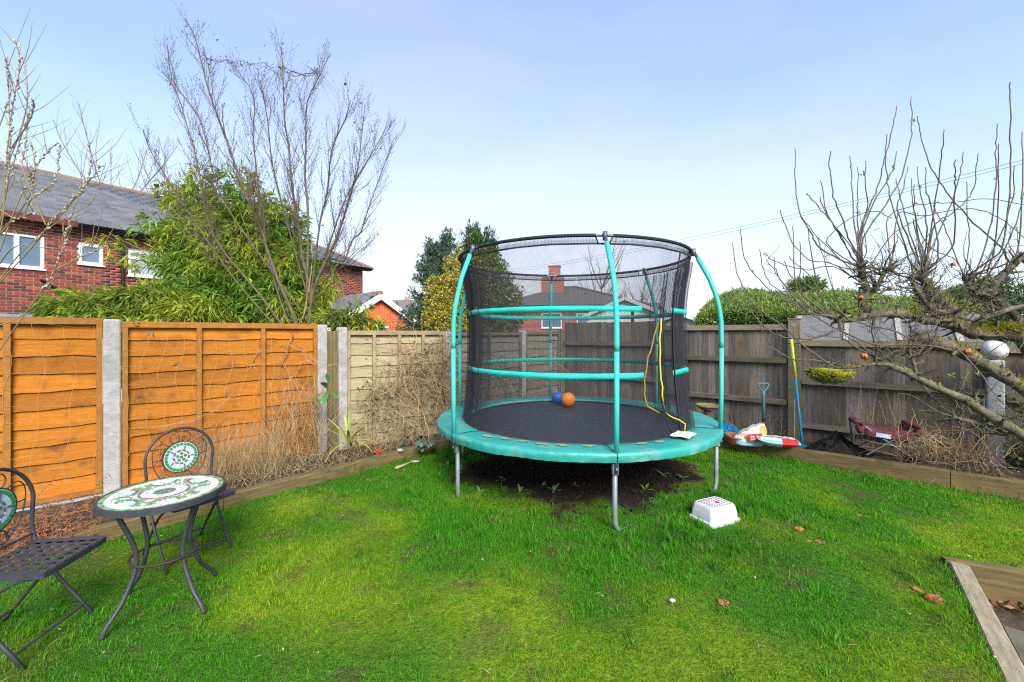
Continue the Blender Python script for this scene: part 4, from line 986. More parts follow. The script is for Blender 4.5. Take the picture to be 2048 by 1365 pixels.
tile_ring(top, .019, .033, 6, [M_tg, M_tp], TZ-.002, TZ+.0036)
tile_ring(top, .003, .016, 4, [M_tg2, M_tg], TZ-.002, TZ+.0036)
lob = {n: [] for n in ('b', 'p', 'g', 'w')}
x = -.23
rr = random.Random(12); stp = .0158
while x < .23:
    y = -.23
    while y < .23:
        r = math.hypot(x, y)
        if .131 < r < .218:
            a = math.atan2(y, x); k = round(a/(PI/3)); la = a-k*PI/3; lx = r*math.cos(la)-.196; ly = r*math.sin(la); d = math.hypot(lx*.9, ly*.72)
            key = 'b' if d < .036 else ('p' if d < .048 else ('g' if d < .066 else ('w' if rr.random() < .55 else 'g')))
            if key == 'p' and rr.random() < .3: key = 'g'
            lob[key].append((x+rr.uniform(-.0015, .0015), y+rr.uniform(-.0015, .0015), a+rr.uniform(-.3, .3)))
        y += stp
    x += stp
for key, mm in (('b', M_tb), ('p', M_tp), ('g', M_tg), ('w', M_tw)):
    m_ = MB()
    for (x, y, a) in lob[key]: m_.box((x, y, TZ+.001), (.0135*rr.uniform(.8, 1), .0135*rr.uniform(.75, 1), .005), Euler((0, 0, a)).to_matrix())
    o = m_.build('mosaic_tiles', mm, top); o['kind'] = 'stuff'
def cr(pts, n=5):        # Catmull-Rom through points
    P = [Vector(p) for p in pts]; P = [P[0]*2-P[1]]+P+[P[-1]*2-P[-2]]; out = []
    for i in range(1, len(P)-2):
        for k in range(n):
            t = k/n; a, b, c, d = P[i-1], P[i], P[i+1], P[i+2]
            out.append(.5*((2*b)+(c-a)*t+(2*a-5*b+4*c-d)*t*t+(3*b-a-3*c+d)*t**3))
    out.append(P[-2]); return out
for k in range(4):
    a = math.radians(-115+90*k-12+8)
    mb = MB(); mb.tube(cr([pol(.245, a, TZ-.02), pol(.215, a, .56), pol(.155, a, .40), pol(.150, a, .28), pol(.215, a, .13), pol(.285, a, .045), pol(.305, a, .0)]), [.0125, .0115], 8); mb.build('leg', M_iron, tb, smooth=True)
mb = MB(); mb.tube([pol(.158, 2*PI*i/32, .30) for i in range(33)], .0075, 6, False); mb.build('ring_stretcher', M_rust, tb, smooth=True)

def bistro_chair(loc, face, label, seed):
    """local +x is the way the sitter faces"""
    root = empty('bistro_chair', loc, face); tag(root, label, 'chair', 'folding bistro chairs with mosaic backs')
    sw, sd_, sz = .395, .36, .435
    # back frame: hoop running down into the front feet
    P = []
    for s in (-1,):
        P += [(.10, s*sw/2, 0), (-.115, s*sw/2, .285), (-.195, s*sw/2, .47), (-.205, s*sw*.52, .62)]
    n = 12
    for i in range(n+1):
        t = PI*i/n; P.append((-.205-.02*math.sin(t), -math.cos(t)*sw*.53, .675+math.sin(t)*.205))
    P += [(-.205, sw*.52, .62), (-.195, sw/2, .47), (-.115, sw/2, .285), (.10, sw/2, 0)]
    mb = MB(); mb.tube(cr(P, 3), .0095, 8); mb.build('back_frame', M_iron, root, smooth=True)
    for s in (-1, 1):
        y = s*(sw/2-.018)
        mb = MB(); mb.tube(cr([(-.33, y, 0), (-.115, y, .275), (.03, y, .385), (.15, y, sz-.018)], 4), .0085, 7); mb.build('leg', M_iron, root, smooth=True)
        mb = MB(); mb.tube([(-.115, s*(sw/2+.012), .28), (-.115, s*(sw/2-.03), .28)], .009, 6); mb.build('pivot', M_rust, root)
    mb = MB(); mb.tube([(.055, -sw/2, .06), (.055, sw/2, .06)], .0075, 6); mb.build('stretcher', M_iron, root)
    mb = MB(); mb.tube([(-.27, -sw/2+.018, .075), (-.27, sw/2-.018, .075)], .0075, 6); mb.build('stretcher', M_iron, root)
    mb = MB(); mb.tube([(-.195, -sw/2, .475), (-.195, sw/2, .475)], .007, 6); mb.build('back_rail', M_iron, root)
    # seat
    f = MB(); y = sw/2-.004
    out = cr([(-.18, -y, sz), (.0, -y, sz), (.15, -y, sz), (.178, -y+.03, sz-.004), (.178, 0, sz-.006), (.178, y-.03, sz-.004), (.15, y, sz), (0, y, sz), (-.18, y, sz)], 3)
    V = []; F = []
    for i, p in enumerate(out+[out[0]]):
        c = Vector((0, 0, sz)); dq = (Vector((p.x, p.y, 0))-Vector((0, 0, 0))).normalized()*.02
        V += [(p.x, p.y, p.z+.004), (p.x, p.y, p.z-.022), (p.x-dq.x*.2, p.y-dq.y*.2, p.z-.022), (p.x-dq.x, p.y-dq.y, p.z+.004)]
    m = len(out)
    for i in range(m): F += [(i*4+k, i*4+(k+1) % 4, (i+1)*4+(k+1) % 4, (i+1)*4+k) for k in range(4)]
    f.add(V, F); seat = f.build('seat', M_iron, root)
    a = MB(); a.box((0, 0, 0), (.355, .020, .0035)); ma = a.mesh('seat_strip'); ma.materials.append(M_iron)
    b = MB(); b.box((0, 0, 0), (.021, .385, .0035)); mb2 = b.mesh('seat_strip'); mb2.materials.append(M_iron)
    for i in range(8): link('seat_strip', ma, None, seat, (-.002, -.166+i*.0475, sz+.0035))
    for i in range(7): link('seat_strip', mb2, None, seat, (-.158+i*.053, 0, sz-.0005))
    # medallion on the back, normal along +x
    mc = Vector((-.205, 0, .675)); xf = Matrix.Translation(mc) @ Matrix.Rotation(PI/2, 4, 'Y')
    md = MB(); md.lathe([(0, -.008), (.108, -.008), (.112, .006), (.105, .007), (.0, .007)], 36); me = md.mesh('medallion')
    md_ = link('medallion', me, M_grout, root); md_.matrix_local = xf
    g = MB(); g.lathe([(.1075, -.011), (.114, -.011), (.114, .008), (.1075, .008), (.1075, -.011)], 36); g.build('rim', M_iron, md_)
    tile_ring(md_, .085, .102, 26, M_tg2, .006, .0105, gap=.0035)
    tile_ring(md_, .056, .081, 12, M_tb, .006, .0095, ph=.1, gap=.002)
    def dash(x, y, a_, l, w_, m_):
        q = MB(); q.box((0, 0, 0), (l, w_, .006)); k = q.build('tile', m_, md_); k.location = (x, y, .0085); k.rotation_euler = (0, 0, a_)
    for i in range(9): t = 2*PI*i/9; dash(.047*math.cos(t), .047*math.sin(t), t+PI/2, .022, .0085, M_tp)
    for i in range(5): t = 2*PI*i/5+.3; dash(.069*math.cos(t), .069*math.sin(t), t, .023, .0085, M_tp)
    for i in range(5): t = 2*PI*i/5+.6; dash(.025*math.cos(t), .025*math.sin(t), t+.8, .016, .016, M_tg2)
    dash(0, 0, 0, .015, .015, M_tp)
    # wrought scrolls
    sc = MB(); X = -.207
    def spiral(cy, cz, r0, r1, t0, t1, n=16): return [(X, cy+(r0+(r1-r0)*i/n)*math.cos(t0+(t1-t0)*i/n), cz+(r0+(r1-r0)*i/n)*math.sin(t0+(t1-t0)*i/n)) for i in range(n+1)]
    for s in (-1, 1):
        sc.tube([(X, s*y, z) for x, y, z in cr([(0, .03, .475), (0, .075, .50), (0, .135, .57), (0, .165, .66), (0, .165, .74), (0, .13, .785), (0, .085, .775), (0, .062, .745), (0, .085, .725), (0, .10, .745)], 4)], .0032, 5)
        sc.tube([(X, s*y, z) for x, y, z in cr([(0, .0, .862), (0, .045, .85), (0, .064, .82), (0, .055, .79), (0, .03, .78), (0, .008, .80), (0, .014, .822), (0, .03, .815)], 4)], .0032, 5)
        sc.tube([(X, s*.112, .675), (X, s*.165, .675)], .004, 5)
        sc.tube([(X, s*y, z) for x, y, z in cr([(0, .02, .56), (0, .05, .555), (0, .075, .52), (0, .06, .49), (0, .03, .495), (0, .035, .515)], 4)], .0032, 5)
    sc.build('scrollwork', M_iron, root, smooth=True)
    return root
bistro_chair((-2.255, 3.015, .0), math.atan2(-.51, .86), 'folding iron chair behind the mosaic table, its whole mosaic back in view', 1)
bistro_chair((-2.43, 2.185, .0), math.atan2(.14, .99), 'folding iron chair cut off by the left edge, lattice seat beside the table', 2)

# ------------------------------------------------------------------ step stool
M_plastic = mat('white_plastic_mat', (.62, .63, .66), (.54, .55, .58), 4, .35, 0, spec=.5)
M_hole = mat('shadow_hole_mat', (.10, .05, .05), None, 5, .9)
M_red = mat('red_dot_mat', (.55, .02, .04), None, 5, .5)
st = empty('step_stool', (1.735, 3.645, lawnz(1.735, 3.645).item()-.005), math.radians(24.6)); tag(st, 'small white plastic step stool with red dot on the lawn by the trampoline', 'stool')
SH = .145; n = 12
mb = MB(); V = []; F = []
def sq(hx, hy, z, k=.03, dish=0):
    out = []
    for cx, cy, t0 in ((1, 1, 0), (-1, 1, 90), (-1, -1, 180), (1, -1, 270)):
        for j in range(4):
            t = math.radians(t0+30*j); out.append((cx*(hx-k)+k*math.cos(t), cy*(hy-k)+k*math.sin(t), z))
    return out
rings = [sq(.175, .135, 0), sq(.172, .132, .02), sq(.158, .118, .03), sq(.152, .113, .08), sq(.143, .105, SH-.02), sq(.135, .097, SH-.004), sq(.125, .088, SH)]
for r_ in rings: V += r_
m = 16
for i in range(len(rings)-1): F += [(i*m+j, i*m+(j+1) % m, (i+1)*m+(j+1) % m, (i+1)*m+j) for j in range(m)]
# arched openings under each side: lift the middle of the foot
V2 = []
for i, (x, y, z) in enumerate(V):
    V2.append((x, y, z))
mb.add(V2, F)
k0 = 6*m; N = 10
Vt = []; 
for i in range(N+1):
    for j in range(N+1):
        x = -.118+.236*i/N; y = -.081+.162*j/N; Vt.append((x, y, SH-.012*(1-(x/.125)**2)*.6-.002))
mb.add(Vt, [(i*(N+1)+j, (i+1)*(N+1)+j, (i+1)*(N+1)+j+1, i*(N+1)+j+1) for i in range(N) for j in range(N)])
mb.add(rings[6]+[(-.118, -.081, SH-.002), (.118, -.081, SH-.002), (.118, .081, SH-.002), (-.118, .081, SH-.002)], [(0, 1, 2, 3, 18), (3, 4, 19, 18), (4, 5, 6, 7, 19), (7, 8, 16, 19), (8, 9, 10, 11, 16), (11, 12, 17, 16), (12, 13, 14, 15, 17), (15, 0, 18, 17)])
body = mb.build('body', M_plastic, st)
hd = MB(); hd.lathe([(0, 0), (.0075, 0)], 8); HM = None
hmb = MB(); hmb.tube([(0, 0, -.002), (0, 0, .0012)], .0072, 8); HM = hmb.mesh('hole')
for i in range(8):
    for j in range(6):
        x = -.105+.21*i/7; y = -.068+.136*j/5
        z = SH-.012*(1-(x/.125)**2)*.6-.002
        if abs(x) < .02 and abs(y) < .02: continue
        link('hole', HM, M_hole, body, (x, y, z))
q = MB(); q.tube([(0, 0, -.002), (0, 0, .003)], .019, 14); o = q.build('red_dot', M_red, body); o.location = (.03, -.0, SH-.0088)

# ------------------------------------------------------------------ things in the right bed
def bedz(x, y): return .03
M_bluep = mat('grey_blue_plastic_mat', (.12, .27, .32), (.10, .22, .27), 10, .45)
M_darkw = mat('dark_shaft_mat', (.02, .018, .017), (.035, .03, .027), 20, .6)
fk = empty('garden_spade', U(1527, 874, 5.95)); tag(fk, 'garden spade with grey blue D handle stuck upright beside the compost bag', 'spade')
B = fk.location
mb = MB(); hz = CAMZ-(768-HY)/FPX*5.95
zt = hz-B.z
mb.tube(cr([(0, 0, zt-.12), (-.035, 0, zt-.085), (-.068, 0, zt-.03), (-.062, 0, zt), (0, 0, zt+.004), (.062, 0, zt), (.068, 0, zt-.03), (.035, 0, zt-.085), (0, 0, zt-.12)], 4), .0115, 8); mb.build('handle', M_bluep, fk, smooth=True)
mb = MB(); mb.tube([(0, 0, zt-.10), (0, 0, zt-.16), (.003, 0, .26)], [.02, .021, .019], 10); mb.build('shaft', M_bluep, fk, smooth=True)
mb = MB(); mb.tube([(.003, 0, .262), (-.002, .005, .05), (-.004, .01, -.05)], [.0185, .017, .016], 10); mb.box((-.004, .012, -.12), (.16, .006, .16)); mb.build('socket', M_darkw, fk, smooth=False)
# yellow and blue pole
M_poleb = mat('blue_pole_mat', (.015, .25, .50), (.012, .21, .44), 8, .4); M_poley = mat('yellow_pole_mat', (.62, .60, .03), (.52, .52, .05), 8, .5)
pb = U(1605.5, 897, 5.80); ptp = U(1583, 676, 6.20)
pw = empty('telescopic_pole', pb); tag(pw, 'long yellow and blue pole leaning against the tall fence post', 'pole')
d = (ptp-pb); Lq = d.length; md_ = d*.62
mb = MB(); mb.tube([(0, 0, 0), md_], .0165, 10); mb.build('blue_shaft', M_poleb, pw, smooth=True)
mb = MB(); mb.tube([md_, d], [.0175, .0155], 10); mb.build('yellow_shaft', M_poley, pw, smooth=True)
mb = MB(); n0 = Vector((-1, 0, -.1))
for i in range(34):
    p = md_.lerp(d, .42+.57*i/34); mb.tube([p, p+n0*R.uniform(.02, .036)+Vector((0, 0, .008))], [.0035, .001], 4)
mb.build('bristles', M_poley, pw)
mb = MB(); mb.box((0, -.0, .03), (.12, .012, .02)); mb.build('foot_rest', M_poleb, pw)
gc = MB(); gc.tube([U(1589, 888, 6.2), U(1589, 800, 6.24)], .007, 6); tag(gc.build('garden_cane', M_pale), 'thin pale cane standing against the tall fence post', 'cane')
# compost bags
M_bagw = mat('white_bag_mat', (.72, .72, .74), (.60, .61, .63), 6, .35, .3, 25, spec=.5)
M_bagb = mat('blue_bag_mat', (.30, .50, .60), (.22, .42, .52), 6, .4); M_bagr = mat('red_bag_mat', (.62, .045, .03), (.5, .03, .025), 6, .4); M_bagy = mat('yellow_bag_mat', (.70, .42, .07), (.6, .42, .14), 6, .4)
def facet_paint(o, rule, mats):
    for m_ in mats: o.data.materials.append(m_)
    for p in o.data.polygons: p.material_index = rule(p.center)
bg = empty('compost_bag', U(1498, 889, 5.62), -.25); tag(bg, 'open white and yellow compost bag with red patch standing beside the spade', 'bag', 'compost bags on the right bed')
mb = MB(); V = []; F = []; n = 28; mrows = 11
for j in range(mrows+1):
    t = j/mrows
    for i in range(n):
        a = 2*PI*i/n; rx = .185*(1-.08*t)+.02*math.sin(PI*t); ry = .105*(1-t*.75)
        hh = .215*(1+.44*math.cos(a-.1)-.05*math.cos(2*a))
        cr_ = 1+.05*math.sin(5*a+3*t)+.03*math.sin(11*a-7*t)
        V.append((rx*math.cos(a)*cr_, ry*math.sin(a)*cr_-.02*t, t*hh+.008*math.sin(9*a+2)*t))
for j in range(mrows):
    for i in range(n): F.append((j*n+i, j*n+(i+1) % n, (j+1)*n+(i+1) % n, (j+1)*n+i))
F.append(tuple(range(n-1, -1, -1)))
mb.add(V, F); o = mb.build('sack', M_bagw, bg, smooth=True)
facet_paint(o, lambda c: 1 if c.z < .055 else (2 if c.z < .15 and c.x > -.13+.9*(.15-c.z) else (2 if c.x > .10 and c.z < .25 else 0)), [M_bagb, M_bagy])
q = MB(); q.box((0, 0, 0), (.17, .006, .10), Euler((0, -.13, 0)).to_matrix()); rp = q.build('red_label', M_bagr, bg); rp.location = (.045, -.113, .115)
M_ink = mat('white_ink_mat', (.75, .72, .68), None, 5, .6)
for (x, z, w_, h_) in [(-.052, .012, .012, .026), (-.036, .014, .012, .018), (-.02, .016, .012, .022), (.018, .022, .01, .026), (.034, .02, .02, .008), (-.048, -.022, .012, .024), (-.03, -.02, .014, .016), (-.012, -.018, .012, .02), (.01, -.016, .018, .018), (.034, -.012, .018, .02)]:
    k = MB(); k.box((x, -.0042, z), (w_, .003, h_)); k.build('print_mark', M_ink, rp)
b2 = empty('compost_bag', U(1556, 893, 5.42), -.42); tag(b2, 'full white compost bag with red corner lying flat on the sleeper', 'bag', 'compost bags on the right bed')
mb = MB(); V = []; F = []; nx_, ny_ = 16, 10
for sgn in (1, -1):
    for i in range(nx_+1):
        for j in range(ny_+1):
            u = i/nx_*2-1; v = j/ny_*2-1
            e = max(0, (1-abs(u)**3))*max(0, (1-abs(v)**3)); h = .058*e**.6
            x = u*.24*(1-.06*v*v); y = v*.15*(1-.08*u*u)
            w2 = .006*math.sin(9*u+5*v)+.004*math.sin(17*u-9*v)
            V.append((x, y, .062+(h if sgn > 0 else -h)+w2*e+.03*abs(u)**3*(1 if u < 0 else .3)))
N1 = (nx_+1)*(ny_+1)
for s in (0, 1):
    for i in range(nx_):
        for j in range(ny_):
            f = (s*N1+i*(ny_+1)+j, s*N1+(i+1)*(ny_+1)+j, s*N1+(i+1)*(ny_+1)+j+1, s*N1+i*(ny_+1)+j+1)
            F.append(f if s == 0 else tuple(reversed(f)))
mb.add(V, F); o = mb.build('sack', M_bagw, b2, smooth=True)
facet_paint(o, lambda c: 2 if (c.x > .04 and c.y < -.02-.35*(.16-c.x) and c.x < .21) else (1 if c.x > .17 or c.y < -.115 or c.x < -.215 else 0), [M_bagb, M_bagr])
q = MB(); q.tube([(-.15, -.045, .119), (-.08, -.055, .126), (-.02, -.057, .127), (.05, -.05, .126)], .004, 5); q.build('fold', M_darkw, b2)
# terracotta bowl, blue netting
tp = empty('terracotta_bowl', U(1469, 886, 5.72)); tag(tp, 'low terracotta bowl on the bed between blue netting and compost bag', 'pot')
mb = MB(); mb.lathe([(.0, .0), (.085, .0), (.125, .085), (.132, .088), (.132, .105), (.120, .105), (.112, .085), (.075, .02), (0, .02)], 28); mb.build('bowl', mat('terracotta_mat', (.42, .14, .065), (.34, .12, .06), 8, .8, .2, 60), tp)
tp.rotation_euler = (.12, .1, 0)
M_bnet = mat('blue_net_mat', (.02, .30, .55), (.015, .22, .45), 30, .6)
bn = MB(); c = U(1452, 868, 5.95)
for i in range(40):
    t = i/39; x = -.16+.32*t; h = .14*(1-((t-.5)*1.6)**2*.8)
    bn.tube(cr([(x, -.09, -.03), (x+R.uniform(-.01, .01), -.05, h*.8), (x+R.uniform(-.01, .01), .03, h), (x, .09, -.03)], 3), .0035, 4)
for j in range(9):
    y = -.08+.16*j/8; bn.tube([(-.16+.32*i/12, y, .14*(1-((i/12-.5)*1.6)**2*.8)*(.9-abs(y)*5)+R.uniform(-.01, .01)) for i in range(13)], .003, 4)
o = bn.build('blue_netting', M_bnet); o.location = c; tag(o, 'crumpled bright blue netting on the bed behind the terracotta bowl', 'netting')
# black compost heap
hp = MB(); c = U(1672, 902, 5.55); V = []; F = []; n = 26; m = 9
V.append((0, 0, .27))
for j in range(1, m+1):
    for i in range(n):
        a = 2*PI*i/n; r = j/m; q_ = 1+.16*math.sin(3*a+1)+.1*math.sin(7*a)
        V.append((r*.42*q_*math.cos(a), r*.26*q_*math.sin(a), .25*(1-r)**1.15*(1+.15*math.sin(5*a+r*6))+R.uniform(-.012, .012)-.03))
F += [(0, 1+i, 1+(i+1) % n) for i in range(n)]
for j in range(m-1): F += [(1+j*n+i, 1+(j+1)*n+i, 1+(j+1)*n+(i+1) % n, 1+j*n+(i+1) % n) for i in range(n)]
hp.add(V, F)
for i in range(260):
    a = R.uniform(0, 2*PI); r = R.random()**.5; s = R.uniform(.006, .022)
    hp.box((r*.44*math.cos(a), r*.27*math.sin(a), .245*(1-r)**1.15-.022), (s*1.4, s, s), Euler((R.random()*3, R.random()*3, R.random()*3)).to_matrix())
o = hp.build('compost_heap', M_black); o.location = c; tag(o, 'heap of black compost on the right bed beside the blue pole', 'compost heap')
# folding camp chair
M_maroon = mat('maroon_fabric_mat', (.15, .04, .045), (.10, .03, .035), 12, .85, .3, 90, third=(.24, .13, .125), tscale=5)
cc_ = empty('camp_chair', U(1765, 912, 5.30), -.35); tag(cc_, 'faded maroon folding camp chair with crossed legs among dry stems', 'chair')
mb = MB(); V = []; n = 10
for i in range(n+1):
    for j in range(7):
        u = i/n*2-1; v = j/6*2-1; V.append((u*.25, v*.16, .375-.045*(1-u*u)+.02*v*(1 if v > 0 else .4)+.006*math.sin(9*u+4*v)))
mb.add(V, [(i*7+j, (i+1)*7+j, (i+1)*7+j+1, i*7+j+1) for i in range(n) for j in range(6)])
o = mb.build('seat', M_maroon, cc_, smooth=True); md_ = o.modifiers.new('thickness', 'SOLIDIFY'); md_.thickness = .012
V = []
for i in range(n+1):
    for j in range(7):
        u = i/n*2-1; v = j/6; V.append((u*.24, -.165-.01*math.sin(u*8), .345-v*.07-.03*(1-u*u)))
mb = MB(); mb.add(V, [(i*7+j, i*7+j+1, (i+1)*7+j+1, (i+1)*7+j) for i in range(n) for j in range(6)]); o = mb.build('front_flap', M_maroon, cc_, smooth=True); md_ = o.modifiers.new('thickness', 'SOLIDIFY'); md_.thickness = .008
k = MB(); k.box((-.06, -.180, .285), (.15, .006, .05), Euler((0, .12, 0)).to_matrix()); k.build('blue_patch', mat('blue_patch_mat', (.25, .3, .62), (.6, .62, .72), 14, .7), cc_)
for s in (-1, 1):
    mb = MB(); mb.ico((s*.275, -.02, .415), (.05, .19, .035), 3, lambda p: 1+.12*math.sin(p.y*5+p.x*3)); mb.ico((s*.285, -.15, .36), (.045, .055, .075), 2); mb.build('armrest', M_maroon, cc_, smooth=True)
    mb = MB(); mb.tube([(s*.24, -.17, .02), (-s*.24, -.15, .38)], .012, 6); mb.build('leg', M_steeld, cc_)
    mb = MB(); mb.tube([(s*.24, .17, .02), (-s*.24, .15, .39)], .012, 6); mb.build('leg', M_steeld, cc_)
    mb = MB(); mb.tube([(s*.255, .16, .02), (s*.28, .17, .42)], .011, 6); mb.build('upright', M_steeld, cc_)
    mb = MB(); mb.tube([(s*.24, -.21, .022), (s*.24, -.13, .022)], .022, 7); mb.build('foot', M_gutter, cc_)
# bird bath tray on the fence
bb = empty('bird_bath', U(1415, 816, 6.75)); tag(bb, 'shallow mossy stone bird bath against the fence just right of the trampoline', 'bird bath')
mb = MB(); mb.lathe([(.0, -.03), (.10, -.03), (.155, .02), (.172, .03), (.172, .05), (.155, .052), (.135, .03), (.0, .01)], 28); mb.build('bowl', mat('mossy_stone_mat', (.30, .25, .11), (.20, .17, .08), 14, .9, .5, 60), bb)
mb = MB(); mb.lathe([(.055, -.03), (.045, -.10), (.04, -.3), (.06, -.55), (.09, -.62)], 14); mb.build('pedestal', M_close, bb)
# hanging basket
hb = empty('hanging_basket', U(1659, 742, 4.15)); tag(hb, 'hanging basket full of bright yellow green moss below an apple branch', 'hanging basket')
mb = MB(); mb.lathe([(.002, -.125), (.06, -.118), (.12, -.085), (.17, -.03), (.19, .012), (.18, .025), (.10, .022), (.0, .028)], 26); mb.build('moss_liner', mat('basket_moss_mat', (.33, .30, .012), (.055, .065, .008), 9, .95, 1.0, 40, lo=.44, hi=.56, third=(.03, .03, .01), tscale=14, tlo=.55, thi=.68), hb, smooth=True)
mf = []; rng = np.random.default_rng(8); n = 900; a = rng.uniform(0, 2*PI, n); t = rng.random(n); r = .19*np.sqrt(np.clip(1-(t*.98)**2.2, 0, 1))+.002
P = np.stack([r*np.cos(a), r*np.sin(a), .015-.135*t], 1); Dd = unit(P*np.array([1, 1, .5])+rng.normal(0, .06, (n, 3)))
leafobj('moss_tufts', [blades(P+np.array(hb.location), Dd, unit(np.cross(Dd, rand_dirs(n, rng))), rng.uniform(.008, .02, n), rng.uniform(.006, .012, n), np.where(((t+rng.normal(0, .16, n)) < .42)[:, None], pal(n, rng, [(.58, .52, .012), (.46, .44, .012)], .2), pal(n, rng, [(.10, .14, .012), (.035, .045, .01), (.20, .22, .012)], .3)))], M_leafsoft, hb)
mb = MB()
for z, r in ((.022, .2), (-.03, .175), (-.08, .13)): mb.tube([pol(r, 2*PI*i/28, z) for i in range(29)], .0025, 4, False)
for i in range(14):
    a = 2*PI*i/14; mb.tube([pol(.2, a, .024), pol(.178, a, -.03), pol(.132, a, -.08), pol(.05, a, -.123)], .002, 4)
mb.build('wire_frame', M_steeld, hb)
mb = MB()
for a in (.3, 2.4, 4.5): mb.tube([pol(.2, a, .024), Vector((.10, .0, .10))], .0015, 4)
mb.build('chains', M_steeld, hb)
# white ball on the white post
wb = RF_P+RF_D*2.02; wb.z = 1.26+.112
bl = empty('white_ball', wb); tag(bl, 'weathered white ball resting on top of the white fence post', 'ball')
mb = MB(); mb.ico((0, 0, 0), (.120, .120, .118), 4, lambda p: 1+.012*math.sin(p.x*9)*math.sin(p.y*8+1)); mb.build('shell', mat('worn_white_mat', (.70, .69, .67), (.48, .46, .43), 7, .6, .3, 40, third=(.22, .21, .19), tscale=11, tlo=.56, thi=.66), bl, smooth=True)
sm = MB()
for k in range(6):
    n_ = Vector((math.cos(k*1.05+.3), math.sin(k*1.05+.3), .35*(-1)**k)).normalized(); u = n_.orthogonal().normalized(); w = n_.cross(u)
    sm.tube([(n_*.55+(u*math.cos(2*PI*i/5)+w*math.sin(2*PI*i/5))*.5).normalized()*.120 for i in range(6)], .003, 4)
sm.build('seams', M_darkw, bl)
# old wooden hand tool on the lawn, red scrap, stone
tl = empty('hand_trowel', G(815, 931, .02)); tag(tl, 'old wooden handled trowel lying on the lawn left of the trampoline', 'trowel')
a = G(791, 937, .03)-tl.location; b = G(822, 925, .04)-tl.location; c_ = G(838, 921, .045)-tl.location
mb = MB(); mb.tube([a, a.lerp(b, .15), a.lerp(b, .5), b], [.014, .019, .013, .009], 8); mb.build('handle', mat('old_wood_mat', (.42, .31, .2), (.3, .22, .14), 20, .8), tl, smooth=True)
mb = MB(); mb.ico((b+c_)/2, (.06, .035, .012), 2); mb.build('blade', mat('pink_metal_mat', (.42, .33, .33), (.3, .24, .24), 20, .6), tl, smooth=True)
rs = MB(); rs.ico((0, 0, 0), (.05, .04, .032), 3, lambda p: 1+.35*math.sin(p.x*7+p.y*3)*math.sin(p.z*6+p.y*5)); o = rs.build('red_scrap', mat('red_scrap_mat', (.42, .06, .03), (.3, .035, .02), 14, .6)); o.location = U(755, 904, 5.15); tag(o, 'crumpled red scrap on the left bed below the spiky plant', 'scrap')
rs = MB(); rs.ico((0, 0, 0), (.04, .03, .022), 2, lambda p: 1+.12*math.sin(p.x*5+p.y*7)); o = rs.build('stone', M_conc, smooth=True); o.location = G(800, 901, .14); tag(o, 'small grey stone on the sleeper beside the dark leafy plant', 'stone')
# ------------------------------------------------------------------ plants
M_bark = mat('bark_mat', (.15, .12, .075), (.085, .068, .045), 14, .9, .6, 60, third=(.13, .12, .06), tscale=4, tlo=.58, thi=.7)
M_twig = mat('twig_mat', (.13, .085, .06), (.08, .06, .045), 8, .85)
M_barkapple = mat('apple_bark_mat', (.17, .145, .10), (.065, .052, .04), 16, .9, 1.0, 45, third=(.12, .115, .05), tscale=7, tlo=.52, thi=.68)
M_shoot = mat('shoot_mat', (.13, .095, .075), (.085, .062, .05), 9, .7, third=(.16, .15, .10), tscale=5)
M_willow = mat('willow_bark_mat', (.29, .22, .10), (.19, .14, .07), 8, .7)
M_catkin = mat('catkin_mat', (.46, .44, .37), (.34, .29, .22), 40, .95)
M_birch = mat('far_twig_mat', (.20, .17, .155), (.16, .13, .12), 8, .9)
def vrand(rr, s): return Vector((rr.uniform(-s, s), rr.uniform(-s, s), rr.uniform(-s, s)))
def twig(mb, rr, p, d, L, r, n=5, up=.12, wob=.10, sides=4, r1=None):
    P = [p.copy()]; d = d.normalized(); q = p.copy()
    for i in range(n):
        d = (d+vrand(rr, wob)+Vector((0, 0, up))).normalized(); q = q+d*(L/n); P.append(q.copy())
    mb.tube(P, [r, r1 or r*.35], sides, cap=False); return P
def side_dir(rr, d, ang):
    u = d.orthogonal().normalized(); u = Matrix.Rotation(rr.uniform(0, 2*PI), 3, d) @ u
    return (d*math.cos(ang)+u*math.sin(ang)).normalized()
def branch_out(mb, rr, P, r0, r1, spacing, Lr, ang, level, up=.15, start=.2, sides=3, buds=None):
    tot = sum((P[i+1]-P[i]).length for i in range(len(P)-1)); s = tot*start
    while s < tot*.98:
        acc = 0
        for i in range(len(P)-1):
            l = (P[i+1]-P[i]).length
            if acc+l >= s: break
            acc += l
        t = (s-acc)/max(l, 1e-6); p = P[i].lerp(P[i+1], t); d = (P[i+1]-P[i]).normalized(); f = s/tot
        L = rr.uniform(*Lr)*(1.15-.65*f); rad = (r0+(r1-r0)*f)*.55
        Q = twig(mb, rr, p, side_dir(rr, d, rr.uniform(*ang)), L, max(rad, .0018), 5, up, .12, sides)
        if level > 0: branch_out(mb, rr, Q, max(rad, .0022), .0018, spacing*.75, (Lr[0]*.4, Lr[1]*.45), ang, level-1, up, .2, 3, buds)
        if buds is not None:
            for k in range(1, len(Q)):
                buds.append((Q[k], (Q[k]-Q[k-1]).normalized()))
        s += spacing*rr.uniform(.6, 1.5)

def px_poly(pts, Y0, Y1=None, jit=0, rr=None):
    n = len(pts); Y1 = Y0 if Y1 is None else Y1; out = []
    for i, q in enumerate(pts):
        Y = q[2] if len(q) > 2 else Y0+(Y1-Y0)*i/max(n-1, 1)
        out.append(U(q[0], q[1], Y))
    return out
